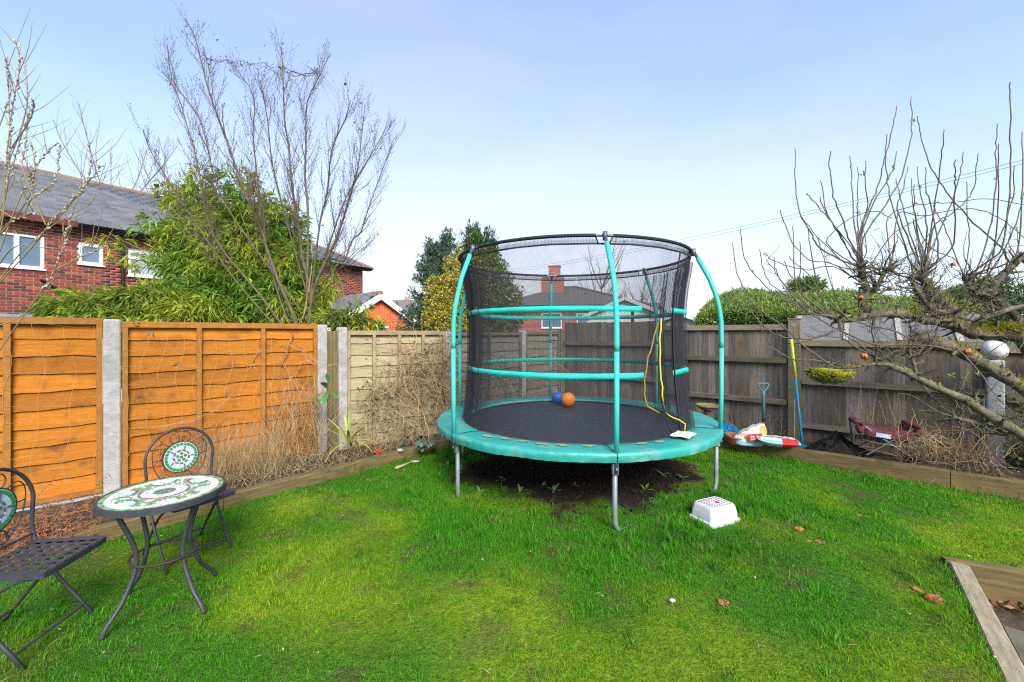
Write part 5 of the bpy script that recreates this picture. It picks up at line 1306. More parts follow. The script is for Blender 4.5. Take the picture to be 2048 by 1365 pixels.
# big leafless shrub tree behind the orange fence
def big_tree():
    rr = random.Random(21); Y = 6.9
    root = empty('leafless_tree', U(612, 667, Y)*1.0-Vector((0, 0, CAMZ))); tag(root, 'tall many stemmed leafless tree behind the orange fence, rising above the bamboo', 'tree')
    stems = [([(613, 700), (617, 640), (622, 590), (605, 517), (596, 446), (584, 370), (577, 290), (569, 240), (566, 150), (563, 95)], 0, .035),
             ([(600, 700), (590, 640), (560, 570), (534, 499), (517, 446), (482, 367), (460, 299), (440, 245), (415, 174), (390, 75), (369, 37)], -.3, .033),
             ([(596, 690), (560, 600), (535, 500), (519, 394), (506, 270), (508, 195), (465, 125)], .35, .022),
             ([(585, 680), (520, 590), (426, 470), (398, 344), (386, 290), (373, 249), (357, 195), (328, 145)], .2, .022),
             ([(575, 680), (470, 560), (380, 430), (330, 350), (300, 300), (286, 258)], -.35, .014),
             ([(618, 690), (625, 587), (669, 487), (678, 464), (693, 417), (710, 358), (718, 320), (730, 207)], -.2, .03),
             ([(618, 690), (625, 587), (660, 520), (687, 523), (705, 480), (722, 464), (739, 411), (765, 340), (785, 290)], .25, .022),
             ([(625, 610), (650, 560), (690, 530), (729, 493)], -.4, .012),
             ([(614, 600), (616, 426), (610, 358), (612, 290), (614, 207), (640, 150), (660, 108)], .4, .024),
             ([(622, 590), (640, 446), (654, 388), (664, 299), (690, 240), (701, 200)], -.45, .018),
             ([(622, 590), (655, 500), (690, 400), (730, 330), (765, 270), (775, 240)], .5, .015),
             ([(617, 600), (570, 430), (545, 330), (535, 240), (520, 160)], -.5, .014),
             ([(600, 620), (470, 440), (430, 360), (400, 240), (345, 160), (335, 90)], .5, .014)]
    tr = MB(); cr_ = MB(); buds = []
    for pts, dy, r in stems:
        P = px_poly(pts, Y, Y+dy*1.6); P = cr(P, 3)
        tr.tube(P, [r*.9, .005], 7, cap=False)
        branch_out(cr_, rr, P, r*.7, .0035, .070, (.30, .95), (.28, .70), 1, .15, .34, 3, buds)
    tr.build('trunk', M_bark, root, world=True, smooth=True); cr_.build('crown', M_twig, root, world=True)
    n = min(len(buds), 12000); rng = np.random.default_rng(3); sel = [buds[i] for i in rng.permutation(len(buds))[:n]]
    P = np.array([b[0] for b in sel]); D = unit(np.array([b[1] for b in sel])+rng.normal(0, .35, (n, 3)))
    leafobj('buds', [blades(P, D, unit(np.cross(D, rand_dirs(n, rng))), rng.uniform(.012, .026, n), rng.uniform(.008, .014, n), pal(n, rng, [(.09, .06, .04), (.06, .045, .03), (.12, .10, .04)], .3))], M_leafsoft, root)
    # climber tangle along the top, a few green leaves
    v = MB()
    base2 = px_poly([(553, 137, 7.1), (600, 150, 7.1), (630, 145, 7.0), (625, 135, 7.0)], 7)
    base = px_poly([(408, 112, 7.1), (425, 122, 7.0), (470, 128, 6.9), (515, 132, 7.0), (553, 137, 7.1)], 7)
    for k in range(3): v.tube([p+vrand(rr, .06) for p in cr(base, 3)], .0032, 4)
    for k in range(3): v.tube([p+vrand(rr, .05) for p in cr(base2, 3)], .005, 4)
    for k in range(70):
        p = rr.choice(cr(base+base2, 3))+vrand(rr, .10); twig(v, rr, p, Vector((rr.uniform(-1, 1), rr.uniform(-.6, .6), -.7)), rr.uniform(.15, .8), .0032, 6, -.08, .25, 3)
    v.build('climber_stems', M_twig, root, world=True)
    n = 36; idx_ = rng.integers(0, len(base), n); P = np.array([base[i] for i in idx_])+rng.normal(0, .14, (n, 3))
    P2 = np.array([rr.choice(buds)[0] for _ in range(110)]); P = np.concatenate([P, P2]); n = len(P); D = rand_dirs(n, rng)
    leafobj('climber_leaves', [blades(P, D, unit(np.cross(D, rand_dirs(n, rng))), rng.uniform(.03, .06, n), rng.uniform(.02, .04, n), pal(n, rng, [(.13, .21, .04), (.08, .14, .03), (.10, .06, .05)], .3))], M_leaf, root)
    # long dead bine hanging down from it over the fence
big_tree()
def bine(pts, r, label, m=None):
    rr = random.Random(int(pts[0][0])); P = cr(px_poly(pts, 5), 4); mb = MB()
    for k in range(2): mb.tube([p+vrand(rr, .014) for p in P], r*(.62-.2*k), 5)
    for k in range(10): twig(mb, rr, rr.choice(P), vrand(rr, 1)+Vector((0, 0, -.3)), rr.uniform(.08, .25), .002, 4, 0, .3, 3)
    o = mb.build('dead_climber', m or M_dead, None, loc=P[0]); return tag(o, label, 'climber', 'dead climbers on the fences')
M_dead = mat('dead_vine_mat', (.40, .28, .145), (.24, .155, .08), 12, .85, rnd=.55, rndsrc='ISL')
bine([(622, 470, 6.6), (625, 520, 6.4), (618, 570, 6.2), (610, 620, 5.9), (590, 660, 5.3), (572, 705, 5.15), (562, 735, 5.15)], .007, 'long dead bine hanging from the leafless tree across the orange fence')
bine([(640, 728, 5.3), (580, 690, 5.15), (545, 697, 5.1), (515, 710, 4.95), (500, 735, 4.9)], .004, 'thin pale bine looped on the right of the orange fence')
bine([(560, 715, 5.1), (590, 770, 5.15), (612, 800, 5.2), (625, 820, 5.2)], .004, 'thin dead bine slanting down the right of the orange fence')
bine([(700, 725, 5.5), (660, 730, 5.3), (625, 728, 5.2), (608, 712, 5.2)], .003, 'dead bine arching across the twin concrete posts')
bine([(470, 780, 4.75), (445, 808, 4.65), (400, 835, 4.5), (330, 852, 4.3), (260, 860, 4.2)], .004, 'dead bine trailing across the middle of the orange panel')
bine([(300, 655, 4.35), (315, 690, 4.4), (330, 735, 4.45), (335, 775, 4.5)], .003, 'thin bine hanging at the left end of the middle orange panel')

# generic far leafless trees
def far_tree(px, pbase, Y, H, spread, label, seed, m=M_birch, lean=0, tr_=.09, dens=1.0, yb=None):
    rr = random.Random(seed); b = U(px, HY, Y); b.z = 0 if yb is None else yb
    root = empty('leafless_tree', b); tag(root, label, 'tree', 'leafless trees beyond the houses')
    t = MB(); P = twig(t, rr, b, Vector((lean, 0, 1)), H*.62, tr_, 7, .1, .05, 7, tr_*.4); t.build('trunk', M_bark, root, world=True, smooth=True)
    c = MB()
    for i in range(int(16*dens)):
        p = P[rr.randint(2, len(P)-1)]; a = rr.uniform(0, 2*PI); d = Vector((math.cos(a)*spread, math.sin(a)*spread, rr.uniform(.7, 1.3)))
        Q = twig(c, rr, p, d, H*rr.uniform(.32, .55), tr_*.45, 6, .12, .1, 4, .016)
        branch_out(c, rr, Q, .04, .018, H*.045, (H*.09, H*.2), (.35, .7), 1, .06, .15, 3)
    c.build('crown', m, root, world=True); return root
far_tree(1205, 0, 34, 8.2, .75, 'leafless tree beyond the far bungalow, seen through the net', 4, tr_=.12)
far_tree(1155, 0, 40, 6.0, .8, 'smaller leafless tree left of the big one behind the net', 5, tr_=.09)
far_tree(1275, 0, 38, 6.3, .9, 'low leafless tree right of the big one behind the net', 6, tr_=.09)
far_tree(1838, 0, 17, 5.4, .4, 'pale twiggy birch behind the apple tree', 7, tr_=.05)
far_tree(262, 0, 23, 12.6, .6, 'wispy leafless tree rising behind the slate roof', 8, lean=-.16, tr_=.10, dens=1.3)
far_tree(345, 0, 21, 12.0, .5, 'thin leafless tree at the right end of the slate roof', 9, lean=.05, tr_=.07, dens=.8)

# pussy willow at the left edge
def willow():
    rr = random.Random(31); root = empty('pussy_willow', U(-120, 667, 2.95)-Vector((0, 0, CAMZ-.1))); tag(root, 'pussy willow with yellow stems and grey catkins at the left edge', 'tree')
    w = MB(); ck = MB()
    stems = [([(-100, 900), (-60, 620), (0, 470), (12, 330), (25, 215), (40, 130), (30, 80)], 2.9, 1),
             ([(-90, 800), (-30, 560), (10, 400), (20, 300), (18, 200), (14, 115)], 3.0, 1), ([(15, 330), (45, 250), (55, 190), (48, 130), (30, 82)], 2.9, 1),
             ([(-80, 700), (-20, 590), (60, 500), (95, 455), (150, 395), (205, 330)], 2.8, 1), ([(95, 455), (140, 410), (180, 345), (178, 285)], 2.8, 1),
             ([(-80, 720), (0, 560), (80, 470), (160, 420), (185, 400), (212, 325)], 3.1, 0), ([(0, 470), (55, 400), (70, 340), (62, 285)], 3.0, 1),
             ([(92, 450), (60, 380), (45, 330), (50, 300), (60, 215)], 2.85, 1), ([(-60, 800), (0, 700), (70, 600), (110, 540), (130, 480), (140, 430)], 2.9, 1),
             ([(110, 540), (150, 520), (180, 505), (212, 492)], 2.9, 1), ([(-40, 660), (30, 640), (90, 590), (120, 530)], 3.05, 0), ([(0, 420), (40, 440), (62, 400), (110, 360), (118, 290)], 2.95, 1),
             ([(-60, 560), (0, 460), (60, 430), (70, 425)], 3.0, 1), ([(-60, 500), (0, 420), (40, 280), (70, 210)], 3.1, 1), ([(-50, 400), (0, 250), (22, 180), (10, 120)], 3.05, 1), ([(-40, 600), (20, 500), (80, 495), (128, 500)], 2.8, 0), ([(20, 300), (60, 240), (68, 200)], 2.9, 1), ([(-20, 560), (30, 420), (75, 330), (115, 285)], 3.05, 1)]
    for pts, Y, cat in stems:
        P = cr(px_poly(pts, Y, Y+rr.uniform(-.25, .25)), 4); w.tube(P, [.0050, .0018], 5, cap=False)
        L = len(P)
        for i in range(int(L*.45), L-1):
            d = (P[i+1]-P[i]).normalized(); l = (P[i+1]-P[i]).length
            if cat:
                k = max(1, int(l/.020))
                for q in range(k):
                    p = P[i].lerp(P[i+1], (q+.5)/k); dd = side_dir(rr, d, .5); s = rr.uniform(.7, 1.25)
                    ck.tube([p, p+dd*.009*s, p+dd*.020*s, p+dd*.026*s], [.0022, .0064*s, .0052*s, .0014], 6, cap=False)
            if rr.random() < .34: Q = twig(w, rr, P[i], side_dir(rr, d, .7), rr.uniform(.12, .45), .0025, 5, .08, .1, 3)
    w.build('stems', M_willow, root, world=True, smooth=True); o = ck.build('catkins', M_catkin, root, world=True, smooth=True); o['kind'] = 'stuff'
    rng = np.random.default_rng(6); n = 26; P = np.array([U(rr.uniform(-10, 110), rr.uniform(330, 480), 2.9) for _ in range(n)]); D = rand_dirs(n, rng)
    leafobj('young_leaves', [blades(P, D, unit(np.cross(D, rand_dirs(n, rng))), rng.uniform(.012, .03, n), rng.uniform(.006, .012, n), pal(n, rng, [(.35, .42, .05), (.26, .16, .08)]))], M_leaf, root)
willow()

# bamboo
def bamboo(label, clumps, seed, nleaf, root_xy, cols, w, culm_h):
    rng = np.random.default_rng(seed); rr = random.Random(seed)
    root = empty('bamboo', (root_xy[0], root_xy[1], 0)); tag(root, label, 'bamboo', 'bamboo behind the orange fence')
    parts = []; cu = MB()
    tot = sum(c[5] for c in clumps)
    for (px, py, Y, rx, rz, wt) in clumps:
        c = U(px, py, Y); rx_ = rx*Y/FPX; rz_ = rz*Y/FPX; ry_ = rx_*.8
        nf = int(nleaf*wt/tot/6)
        u = rand_dirs(nf, rng); r = rng.random(nf)**.38
        Pf = np.array(c)+u*r[:, None]*np.array([rx_, ry_, rz_])
        out = unit(u*np.array([1, 1, .35])+rng.normal(0, .45, (nf, 3)))
        for k in range(6):
            sp = rng.normal(0, .42, (nf, 3)); D = unit(out+sp+np.array([0, 0, -.75])*rng.random((nf, 1))*1.1+np.array([0, 0, .1]))
            S = unit(np.cross(D, np.array([0, 0, 1.])+rng.normal(0, .5, (nf, 3))))
            L = rng.uniform(.10, .22, nf); Wd = L*rng.uniform(.12, .18, nf)
            P = Pf+out*rng.uniform(-.05, .06, (nf, 1)); bend = np.zeros((nf, 3)); bend[:, 2] = -L*rng.uniform(.05, .35, nf)
            yl = vnoise(P[:, 0]+40, P[:, 2]+40, .42, 77)
            cl = pal(nf, rng, cols, .25, w); m_ = (yl+rng.normal(0, .14, nf) > .55)
            cl[m_] = pal(m_.sum(), rng, [(.40, .46, .05), (.44, .42, .07), (.32, .43, .045)], .2)
            parts.append(blades(P, D, S, L, Wd, cl, bend))
        for k in range(max(4, int(40*wt/tot))):
            a = Vector((root_xy[0]+rr.uniform(-.5, .5), root_xy[1]+rr.uniform(-.3, .3), 0)); e = c+Vector((rr.uniform(-1, 1)*rx_, rr.uniform(-1, 1)*ry_, rr.uniform(.1, .9)*rz_)); mid = a.lerp(e, .55)+Vector((0, 0, .55))
            cu.tube(cr([a, mid, e], 5), [.010, .003], 4, cap=False)
    cu.build('culms', mat('culm_mat', (.22, .20, .06), (.14, .15, .04), 5, .5) if 'culm_mat' not in bpy.data.materials else bpy.data.materials['culm_mat'], root, world=True)
    leafobj('foliage', parts, M_leafsoft, root)
GB = [(.17, .31, .04), (.11, .24, .035), (.26, .39, .05), (.34, .42, .06)]
bamboo('large bamboo clump around the leafless tree behind the orange fence',
       [(470, 560, 8.0, 120, 95, 5), (560, 590, 7.8, 95, 75, 4), (430, 480, 8.2, 90, 75, 3.2), (520, 470, 8.2, 90, 80, 3.2), (395, 560, 7.8, 70, 75, 2.7), (365, 475, 7.9, 50, 42, .8), (310, 450, 7.8, 45, 22, .2), (320, 520, 7.7, 40, 50, .35), (590, 550, 7.7, 40, 80, 1.5), (480, 410, 8.2, 70, 40, 1.2), (390, 410, 8.2, 50, 45, .8), (575, 620, 7.4, 62, 40, 1.5), (640, 630, 7.4, 18, 26, .25), (262, 515, 7.7, 40, 28, .10), (222, 480, 7.6, 34, 14, .06), (430, 620, 7.5, 120, 40, 2.4), (365, 385, 8.0, 45, 32, .45), (470, 360, 8.2, 45, 28, .4), (560, 440, 8.2, 45, 40, .8), (395, 345, 8.1, 26, 16, .12)],
       61, 33000, (-3.9, 7.9), GB, [.34, .3, .24, .12], 4)
bamboo('low spreading bamboo between orange fence and brick house', [(215, 612, 7.0, 100, 30, 2), (310, 605, 7.1, 90, 36, 2), (140, 622, 6.9, 45, 20, .7), (370, 625, 7.0, 70, 30, 1.2), (270, 640, 6.8, 120, 22, 1)], 62, 13000, (-5.3, 6.9), [(.16, .25, .03), (.25, .31, .04), (.09, .19, .025), (.34, .36, .05)], [.35, .3, .2, .15], 2)
bamboo('pale yellow green bamboo spray above the twin concrete posts', [(690, 640, 6.7, 36, 18, 1.1), (735, 648, 6.7, 38, 10, .5), (662, 640, 6.8, 28, 22, .8), (660, 560, 7.0, 12, 50, .35), (720, 612, 6.7, 26, 10, .15)], 63, 1500, (-2.3, 6.9), [(.18, .23, .04), (.26, .28, .05), (.11, .17, .03)], [.4, .35, .25], 2)

# conifers and shrubs behind the pale fence
def tuft_crown(root, pts, nrm, rng, L, Wd, cols, jit, per=4, spread=.7, w=None, m=None, name='crown', up=0):
    parts = []; n = len(pts)
    for k in range(per):
        D = unit(nrm+rng.normal(0, spread, (n, 3))+np.array([0, 0, up])); S = unit(np.cross(D, rand_dirs(n, rng)))
        parts.append(blades(pts+rng.normal(0, L[0]*.5, (n, 3)), D, S, rng.uniform(*L, n), rng.uniform(*Wd, n), pal(n, rng, cols, jit, w)))
    return leafobj(name, parts, m or M_leafsoft, root)
def blue_conifer():
    rng = np.random.default_rng(71); Y = 10.2; c = U(878, 667, Y); root = empty('blue_conifer', (c.x, Y, 0)); tag(root, 'blue green conifer with ragged branches right of the orange gable', 'tree')
    t = MB(); rr = random.Random(71); t.tube(cr([Vector((c.x+.05, Y, 0)), Vector((c.x-.05, Y, 1.6)), Vector((c.x+.08, Y, 3.0)), Vector((c.x+.1, Y, 3.8))], 4), [.09, .02], 7)
    P = []; N = []
    for i in range(200):
        f = rr.random()**1.25; z = 1.42+2.5*f; Rm = (1.06-.82*f**1.1)*rr.uniform(.66, 1.14)*(1.0 if f > .07 else .75)
        if .30 < f < .36: Rm *= .75
        a = rr.uniform(0, 2*PI); tip = Vector((c.x+.05+Rm*math.cos(a), Y+Rm*math.sin(a), z+.12*rr.uniform(-1, 1.6)))
        b = Vector((c.x+.04, Y, z-.25)); Q = [b, b.lerp(tip, .5)+Vector((0, 0, -.05)), tip]; t.tube(Q, [.02, .006], 4, cap=False)
        for k in range(32):
            s = rr.random()**.42; p = b.lerp(tip, s)+vrand(rr, .11)*(1.1-.3*s)
            P.append(p); N.append((tip-b).normalized()*.7+Vector((0, 0, .55)))
    t.build('trunk', M_bark, root, world=True)
    tuft_crown(root, np.array(P), np.array(N), rng, (.035, .075), (.016, .03), [(.12, .20, .12), (.075, .145, .085), (.17, .255, .165), (.05, .10, .06)], .25, 6, .75)
blue_conifer()
def cypress():
    rng = np.random.default_rng(72); Y = 12.6; c = U(955, 667, Y); root = empty('cypress', (c.x, Y, 0)); tag(root, 'dark green upright cypress behind the left rim of the trampoline net', 'tree')
    t = MB(); rr = random.Random(72); t.tube([Vector((c.x, Y, 0)), Vector((c.x, Y, 3)), Vector((c.x, Y, 4.4))], [.13, .03], 8)
    P = []; N = []
    cols_ = [(rr.uniform(0, 2*PI), rr.random()**.5*.66, rr.uniform(4.55, 5.05)) for _ in range(40)]
    for a, r, top in cols_:
        x0, y0 = c.x+r*math.cos(a), Y+r*math.sin(a); top -= r*.75
        t.tube([Vector((c.x, Y, 1.5)), Vector((x0, y0, 2.6)), Vector((x0, y0, top-.15))], [.03, .008], 4, cap=False)
        for k in range(150):
            s = rr.random(); z = 1.3+(top-1.3)*s; w_ = .17*(1-s**5)+.01; b = rr.uniform(0, 2*PI); q = rr.random()**.4*w_
            P.append((x0+q*math.cos(b), y0+q*math.sin(b), z)); N.append((math.cos(b)*.5, math.sin(b)*.5, 1.1))
    t.build('trunk', M_bark, root, world=True)
    tuft_crown(root, np.array(P), np.array(N), rng, (.06, .13), (.018, .035), [(.03, .085, .018), (.02, .06, .014), (.05, .12, .022), (.075, .15, .03)], .25, 4, .4, up=.4)
cypress()
def gold_bush():
    rng = np.random.default_rng(73); rr = random.Random(73); root = empty('variegated_bush', (U(950, 667, 8.9).x, 8.9, 0)); tag(root, 'yellow variegated evergreen bush behind the pale fence and net', 'bush')
    t = MB(); P = []; N = []
    lobes = [(895, 610, 8.7, 45, 60), (880, 640, 8.5, 35, 35), (930, 570, 8.9, 45, 70), (975, 535, 9.0, 35, 40), (960, 600, 9.0, 60, 70), (1010, 610, 9.2, 42, 55), (985, 650, 9.0, 50, 35), (925, 645, 8.6, 45, 40), (1025, 640, 9.3, 25, 25), (870, 580, 8.8, 22, 26), (975, 510, 9.0, 18, 16), (995, 565, 9.1, 32, 30)]
    for px, py, Y, rx, rz in lobes:
        c = U(px, py, Y); k = Y/FPX; n = int(rx*rz*.62); u = rand_dirs(n, rng); r = rng.random(n)**.3
        lump = 1+.22*np.sin(7*u[:, 0]+px)*np.sin(6*u[:, 2]+py)
        P.append(np.array(c)+u*(r*lump)[:, None]*np.array([rx*k, rx*k*.8, rz*k])); N.append(u*np.array([1, 1, .8])+np.array([0, 0, .5]))
        b = Vector((root.location.x, 8.9, .1)); t.tube(cr([b, b.lerp(c, .6)+vrand(rr, .1), c+Vector((0, 0, rz*k*.6))], 4), [.03, .006], 5, cap=False)
    t.build('stems', M_bark, root, world=True)
    PP = np.concatenate(P); NN = np.concatenate(N); rt_ = (PP[:, 0]+rng.normal(0, .12, len(PP))) > U(962, 667, 8.9).x
    tuft_crown(root, PP[rt_], NN[rt_], rng, (.03, .055), (.018, .032), [(.10, .14, .035), (.20, .22, .045), (.07, .11, .025), (.32, .29, .06)], .2, 4, .8, [.36, .28, .24, .12], M_leaf)
    tuft_crown(root, PP[~rt_], NN[~rt_], rng, (.03, .055), (.018, .032), [(.14, .17, .035), (.52, .42, .05), (.42, .36, .06), (.08, .12, .025), (.60, .52, .11)], .2, 4, .8, [.2, .28, .24, .14, .14], M_leaf)
gold_bush()
def hedge():
    rng = np.random.default_rng(74); root = empty('clipped_hedge', (4.9, 11.0, 0)); tag(root, 'tall clipped conifer hedge with lighter sloping top behind the right fence', 'hedge')
    A = U(1392, 667, 13.6); B = U(2010, 667, 9.3); A.z = B.z = 0; D = (B-A); L = D.length; D.normalize(); Nn = Vector((D.y, -D.x, 0))   # towards the garden
    if Nn.y > 0: Nn = -Nn
    body = MB(); core = [(0, .9), (0, 2.12), (-.55, 2.56), (-1.5, 2.82), (-2.2, 2.0), (-2.2, .0)]
    def hs(s): return 1+.10*math.sin(s*.8+1)+.04*math.sin(s*2.1)-.20*math.exp(-s/1.3)
    def pt(s, off, z): p = A+D*s+Nn*(off-.12); return Vector((p.x, p.y, z*hs(s)))
    n = 24; V = []
    for i in range(n+1):
        s = L*i/n
        for off, z in core: V.append(pt(s, off, z-.1))
    F = [(i*6+j, i*6+j+1, (i+1)*6+j+1, (i+1)*6+j) for i in range(n) for j in range(5)]; F += [tuple(range(6)), tuple(n*6+5-j for j in range(6))]
    body.add(V, F); body.build('inner_growth', mat('hedge_core_mat', (.02, .035, .012), None, 5, .95), root, world=True)
    m = 16000; s = rng.random(m)*L; which = rng.random(m); P = []; N = []; C = []
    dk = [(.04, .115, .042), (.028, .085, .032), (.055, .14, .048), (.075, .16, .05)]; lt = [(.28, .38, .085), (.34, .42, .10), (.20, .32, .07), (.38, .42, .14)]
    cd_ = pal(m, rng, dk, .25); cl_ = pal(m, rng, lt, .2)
    for i in range(m):
        t = which[i]
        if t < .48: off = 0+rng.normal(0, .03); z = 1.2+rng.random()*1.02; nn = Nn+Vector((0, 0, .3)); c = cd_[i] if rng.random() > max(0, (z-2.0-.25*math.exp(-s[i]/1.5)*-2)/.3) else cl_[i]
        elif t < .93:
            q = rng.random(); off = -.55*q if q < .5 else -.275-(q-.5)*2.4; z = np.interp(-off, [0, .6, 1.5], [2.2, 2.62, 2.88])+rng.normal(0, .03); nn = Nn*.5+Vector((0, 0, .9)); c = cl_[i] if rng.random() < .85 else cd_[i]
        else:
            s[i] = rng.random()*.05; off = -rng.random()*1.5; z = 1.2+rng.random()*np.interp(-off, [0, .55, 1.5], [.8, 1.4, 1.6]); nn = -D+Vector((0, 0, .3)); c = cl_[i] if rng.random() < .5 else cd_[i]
        p = pt(s[i], off+.12, z); P.append(p); N.append(nn); C.append(c)
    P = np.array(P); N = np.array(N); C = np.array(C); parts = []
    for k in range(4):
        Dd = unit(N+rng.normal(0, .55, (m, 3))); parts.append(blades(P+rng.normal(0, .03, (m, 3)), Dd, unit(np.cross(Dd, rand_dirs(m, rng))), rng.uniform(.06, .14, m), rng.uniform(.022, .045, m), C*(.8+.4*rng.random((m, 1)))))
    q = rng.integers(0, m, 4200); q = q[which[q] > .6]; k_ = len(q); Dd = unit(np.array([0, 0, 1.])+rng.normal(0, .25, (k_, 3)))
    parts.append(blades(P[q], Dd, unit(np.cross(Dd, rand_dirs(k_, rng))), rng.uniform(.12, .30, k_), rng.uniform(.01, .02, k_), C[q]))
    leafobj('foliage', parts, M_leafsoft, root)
hedge()
def small_bush(px, py, Y, rx, rz, label, cols, seed, n=500, L=(.05, .1), W_=(.02, .04), name='bush', group=None):
    rng = np.random.default_rng(seed); rr = random.Random(seed); c = U(px, py, Y); k = Y/FPX
    root = empty(name, (c.x, Y, 0)); tag(root, label, name.replace('_', ' '), group)
    u = rand_dirs(n, rng); r = rng.random(n)**.4; P = np.array(c)+u*r[:, None]*np.array([rx*k, rx*k, rz*k])
    t = MB()
    for i in range(8): e = Vector(P[rr.randrange(n)]); t.tube(cr([Vector((c.x, Y, 0)), Vector((c.x, Y, 0)).lerp(e, .5)+vrand(rr, .1), e], 4), [.02, .005], 4, cap=False)
    t.build('stems', M_bark, root, world=True)
    tuft_crown(root, P, u+np.array([0, 0, .5]), rng, L, W_, cols, .25, 4, .8, None, M_leafsoft, 'foliage'); return root
small_bush(1612, 578, 15, 34, 22, 'feathery green shrub top showing above the clipped hedge', [(.12, .19, .03), (.08, .14, .025), (.2, .26, .05)], 81, 500, (.1, .22), (.03, .05))
small_bush(1980, 610, 8.6, 70, 50, 'dark green shrub behind the apple tree at the right', [(.04, .08, .03), (.07, .12, .04), (.12, .16, .04)], 82, 1100, (.05, .09), (.03, .05))
small_bush(1885, 625, 8.4, 60, 26, 'yellowish shrub behind the apple branches', [(.30, .27, .05), (.16, .2, .04), (.4, .34, .06)], 83, 420, (.04, .08), (.025, .04))

# apple tree
def apple_tree():
    rr = random.Random(91); base = Vector((6.0, 4.75, 0)); root = empty('apple_tree', base); tag(root, 'old pruned apple tree with mossy knobbly limbs and upright shoots at the right', 'tree')
    t = MB(); t.tube(cr([Vector((6.0, 4.75, -.1)), Vector((5.95, 4.7, .4)), Vector((5.85, 4.62, .8)), Vector((5.75, 4.6, 1.25)), Vector((5.55, 4.6, 1.55))], 5), [.15, .10], 10); t.build('trunk', M_barkapple, root, world=True, smooth=True)
    limbs = []
    def limb(pts, r0, r1, knob=0):
        P = cr(px_poly(pts, 4.4), 4); P = [p+vrand(rr, r0*.10) for p in P]; n = len(P)
        rad = [(r0+(r1-r0)*i/(n-1))*(1+.16*math.sin(i*1.7+r0*99)*rr.uniform(.3, 1)) for i in range(n)]
        if knob: rad[-1] *= 1.3; rad[-2] *= 1.35
        mb = MB(); mb.tube(P, [q*.9 for q in rad], 9); o = mb.build('limb', M_barkapple, root, world=True, smooth=True); limbs.append((P, rad)); return P
    limb([(2220, 1000, 4.6), (2080, 892, 4.1), (2000, 845, 4.1), (1930, 800, 4.12), (1850, 765, 4.15), (1790, 735, 4.18), (1750, 727, 4.2), (1700, 735, 4.15), (1672, 737, 4.12)], .065, .010)
    limb([(2200, 880, 4.7), (2090, 806, 4.3), (2010, 755, 4.35), (1945, 715, 4.4), (1900, 694, 4.42), (1862, 686, 4.42), (1845, 672, 4.42)], .062, .075, 1)
    limb([(2210, 720, 4.7), (2100, 690, 4.62), (2020, 668, 4.6), (1970, 668, 4.55), (1930, 660, 4.5), (1895, 640, 4.5)], .085, .075)
    limb([(1940, 662, 4.5), (1900, 648, 4.5), (1850, 640, 4.46), (1800, 628, 4.42), (1740, 630, 4.38), (1690, 641, 4.34), (1672, 640, 4.34)], .062, .030, 1)
    limb([(1935, 655, 4.5), (1905, 620, 4.5), (1880, 605, 4.48), (1858, 580, 4.45), (1850, 562, 4.44), (1846, 548, 4.44)], .06, .036, 1)
    limb([(1742, 632, 4.38), (1722, 605, 4.36), (1735, 585, 4.34), (1728, 560, 4.33), (1722, 535, 4.32)], .034, .032, 1)
    limb([(1735, 590, 4.34), (1755, 575, 4.3), (1765, 552, 4.28), (1780, 535, 4.27)], .028, .018, 1)
    limb([(2040, 664, 4.62), (2030, 630, 4.6), (1990, 600, 4.58), (1985, 575, 4.56), (2003, 555, 4.55), (2030, 525, 4.54), (2040, 515, 4.54)], .05, .036, 1)
    limb([(1990, 600, 4.58), (1965, 590, 4.52), (1940, 575, 4.5), (1930, 552, 4.5)], .035, .024, 1)
    limb([(1905, 622, 4.5), (1880, 625, 4.4), (1855, 610, 4.35), (1830, 575, 4.32), (1822, 552, 4.3)], .03, .02, 1)
    limb([(1930, 660, 4.5), (1960, 640, 4.4), (2000, 625, 4.38), (2048, 610, 4.36), (2090, 590, 4.36)], .035, .02)
    limb([(2130, 870, 4.5), (2010, 862, 4.2), (1950, 845, 4.18), (1918, 838, 4.16), (1904, 832, 4.16)], .03, .022, 1)
    limb([(1835, 758, 4.16), (1825, 720, 4.2), (1818, 700, 4.22), (1822, 665, 4.24)], .02, .007)
    # spurs and knots
    sp = MB()
    for P, rad in limbs:
        for i in range(2, len(P)):
            for k in range(2):
                if rr.random() < .5:
                    d = (P[i]-P[i-1]).normalized(); q = twig(sp, rr, P[i], side_dir(rr, d, 1.3), rr.uniform(.05, .22), rad[i]*rr.uniform(.25, .5)+.003, 4, .12, .35, 5)
                    for z in range(2):
                        if rr.random() < .5: twig(sp, rr, q[-2], vrand(rr, 1)+Vector((0, 0, .5)), rr.uniform(.04, .15), .0045, 3, .1, .3, 4)
            if rr.random() < .28: sp.ico(P[i]+vrand(rr, rad[i]*.6), rad[i]*rr.uniform(.4, .75), 1)
    # tangle of thin side growth
    for k in range(250):
        P, rad = rr.choice(limbs[3:] if rr.random() < .6 else limbs); i = rr.randrange(1, len(P)); a = rr.uniform(0, 2*PI)
        Q = twig(sp, rr, P[i], Vector((math.cos(a), .6*math.sin(a), rr.uniform(-.5, .9))), rr.uniform(.12, .6), rr.uniform(.003, .0085), 7, .10, .36, 4)
        for z in range(3): twig(sp, rr, rr.choice(Q[1:]), Vector((rr.uniform(-1, 1), rr.uniform(-.6, .6), rr.uniform(-.2, 1))), rr.uniform(.05, .22), .0036, 4, .12, .3, 3)
    sp.build('spurs', M_barkapple, root, world=True, smooth=True)
    Z = lambda L: [(1450+x/3.25, 180+y/3.25) for x, y in L]
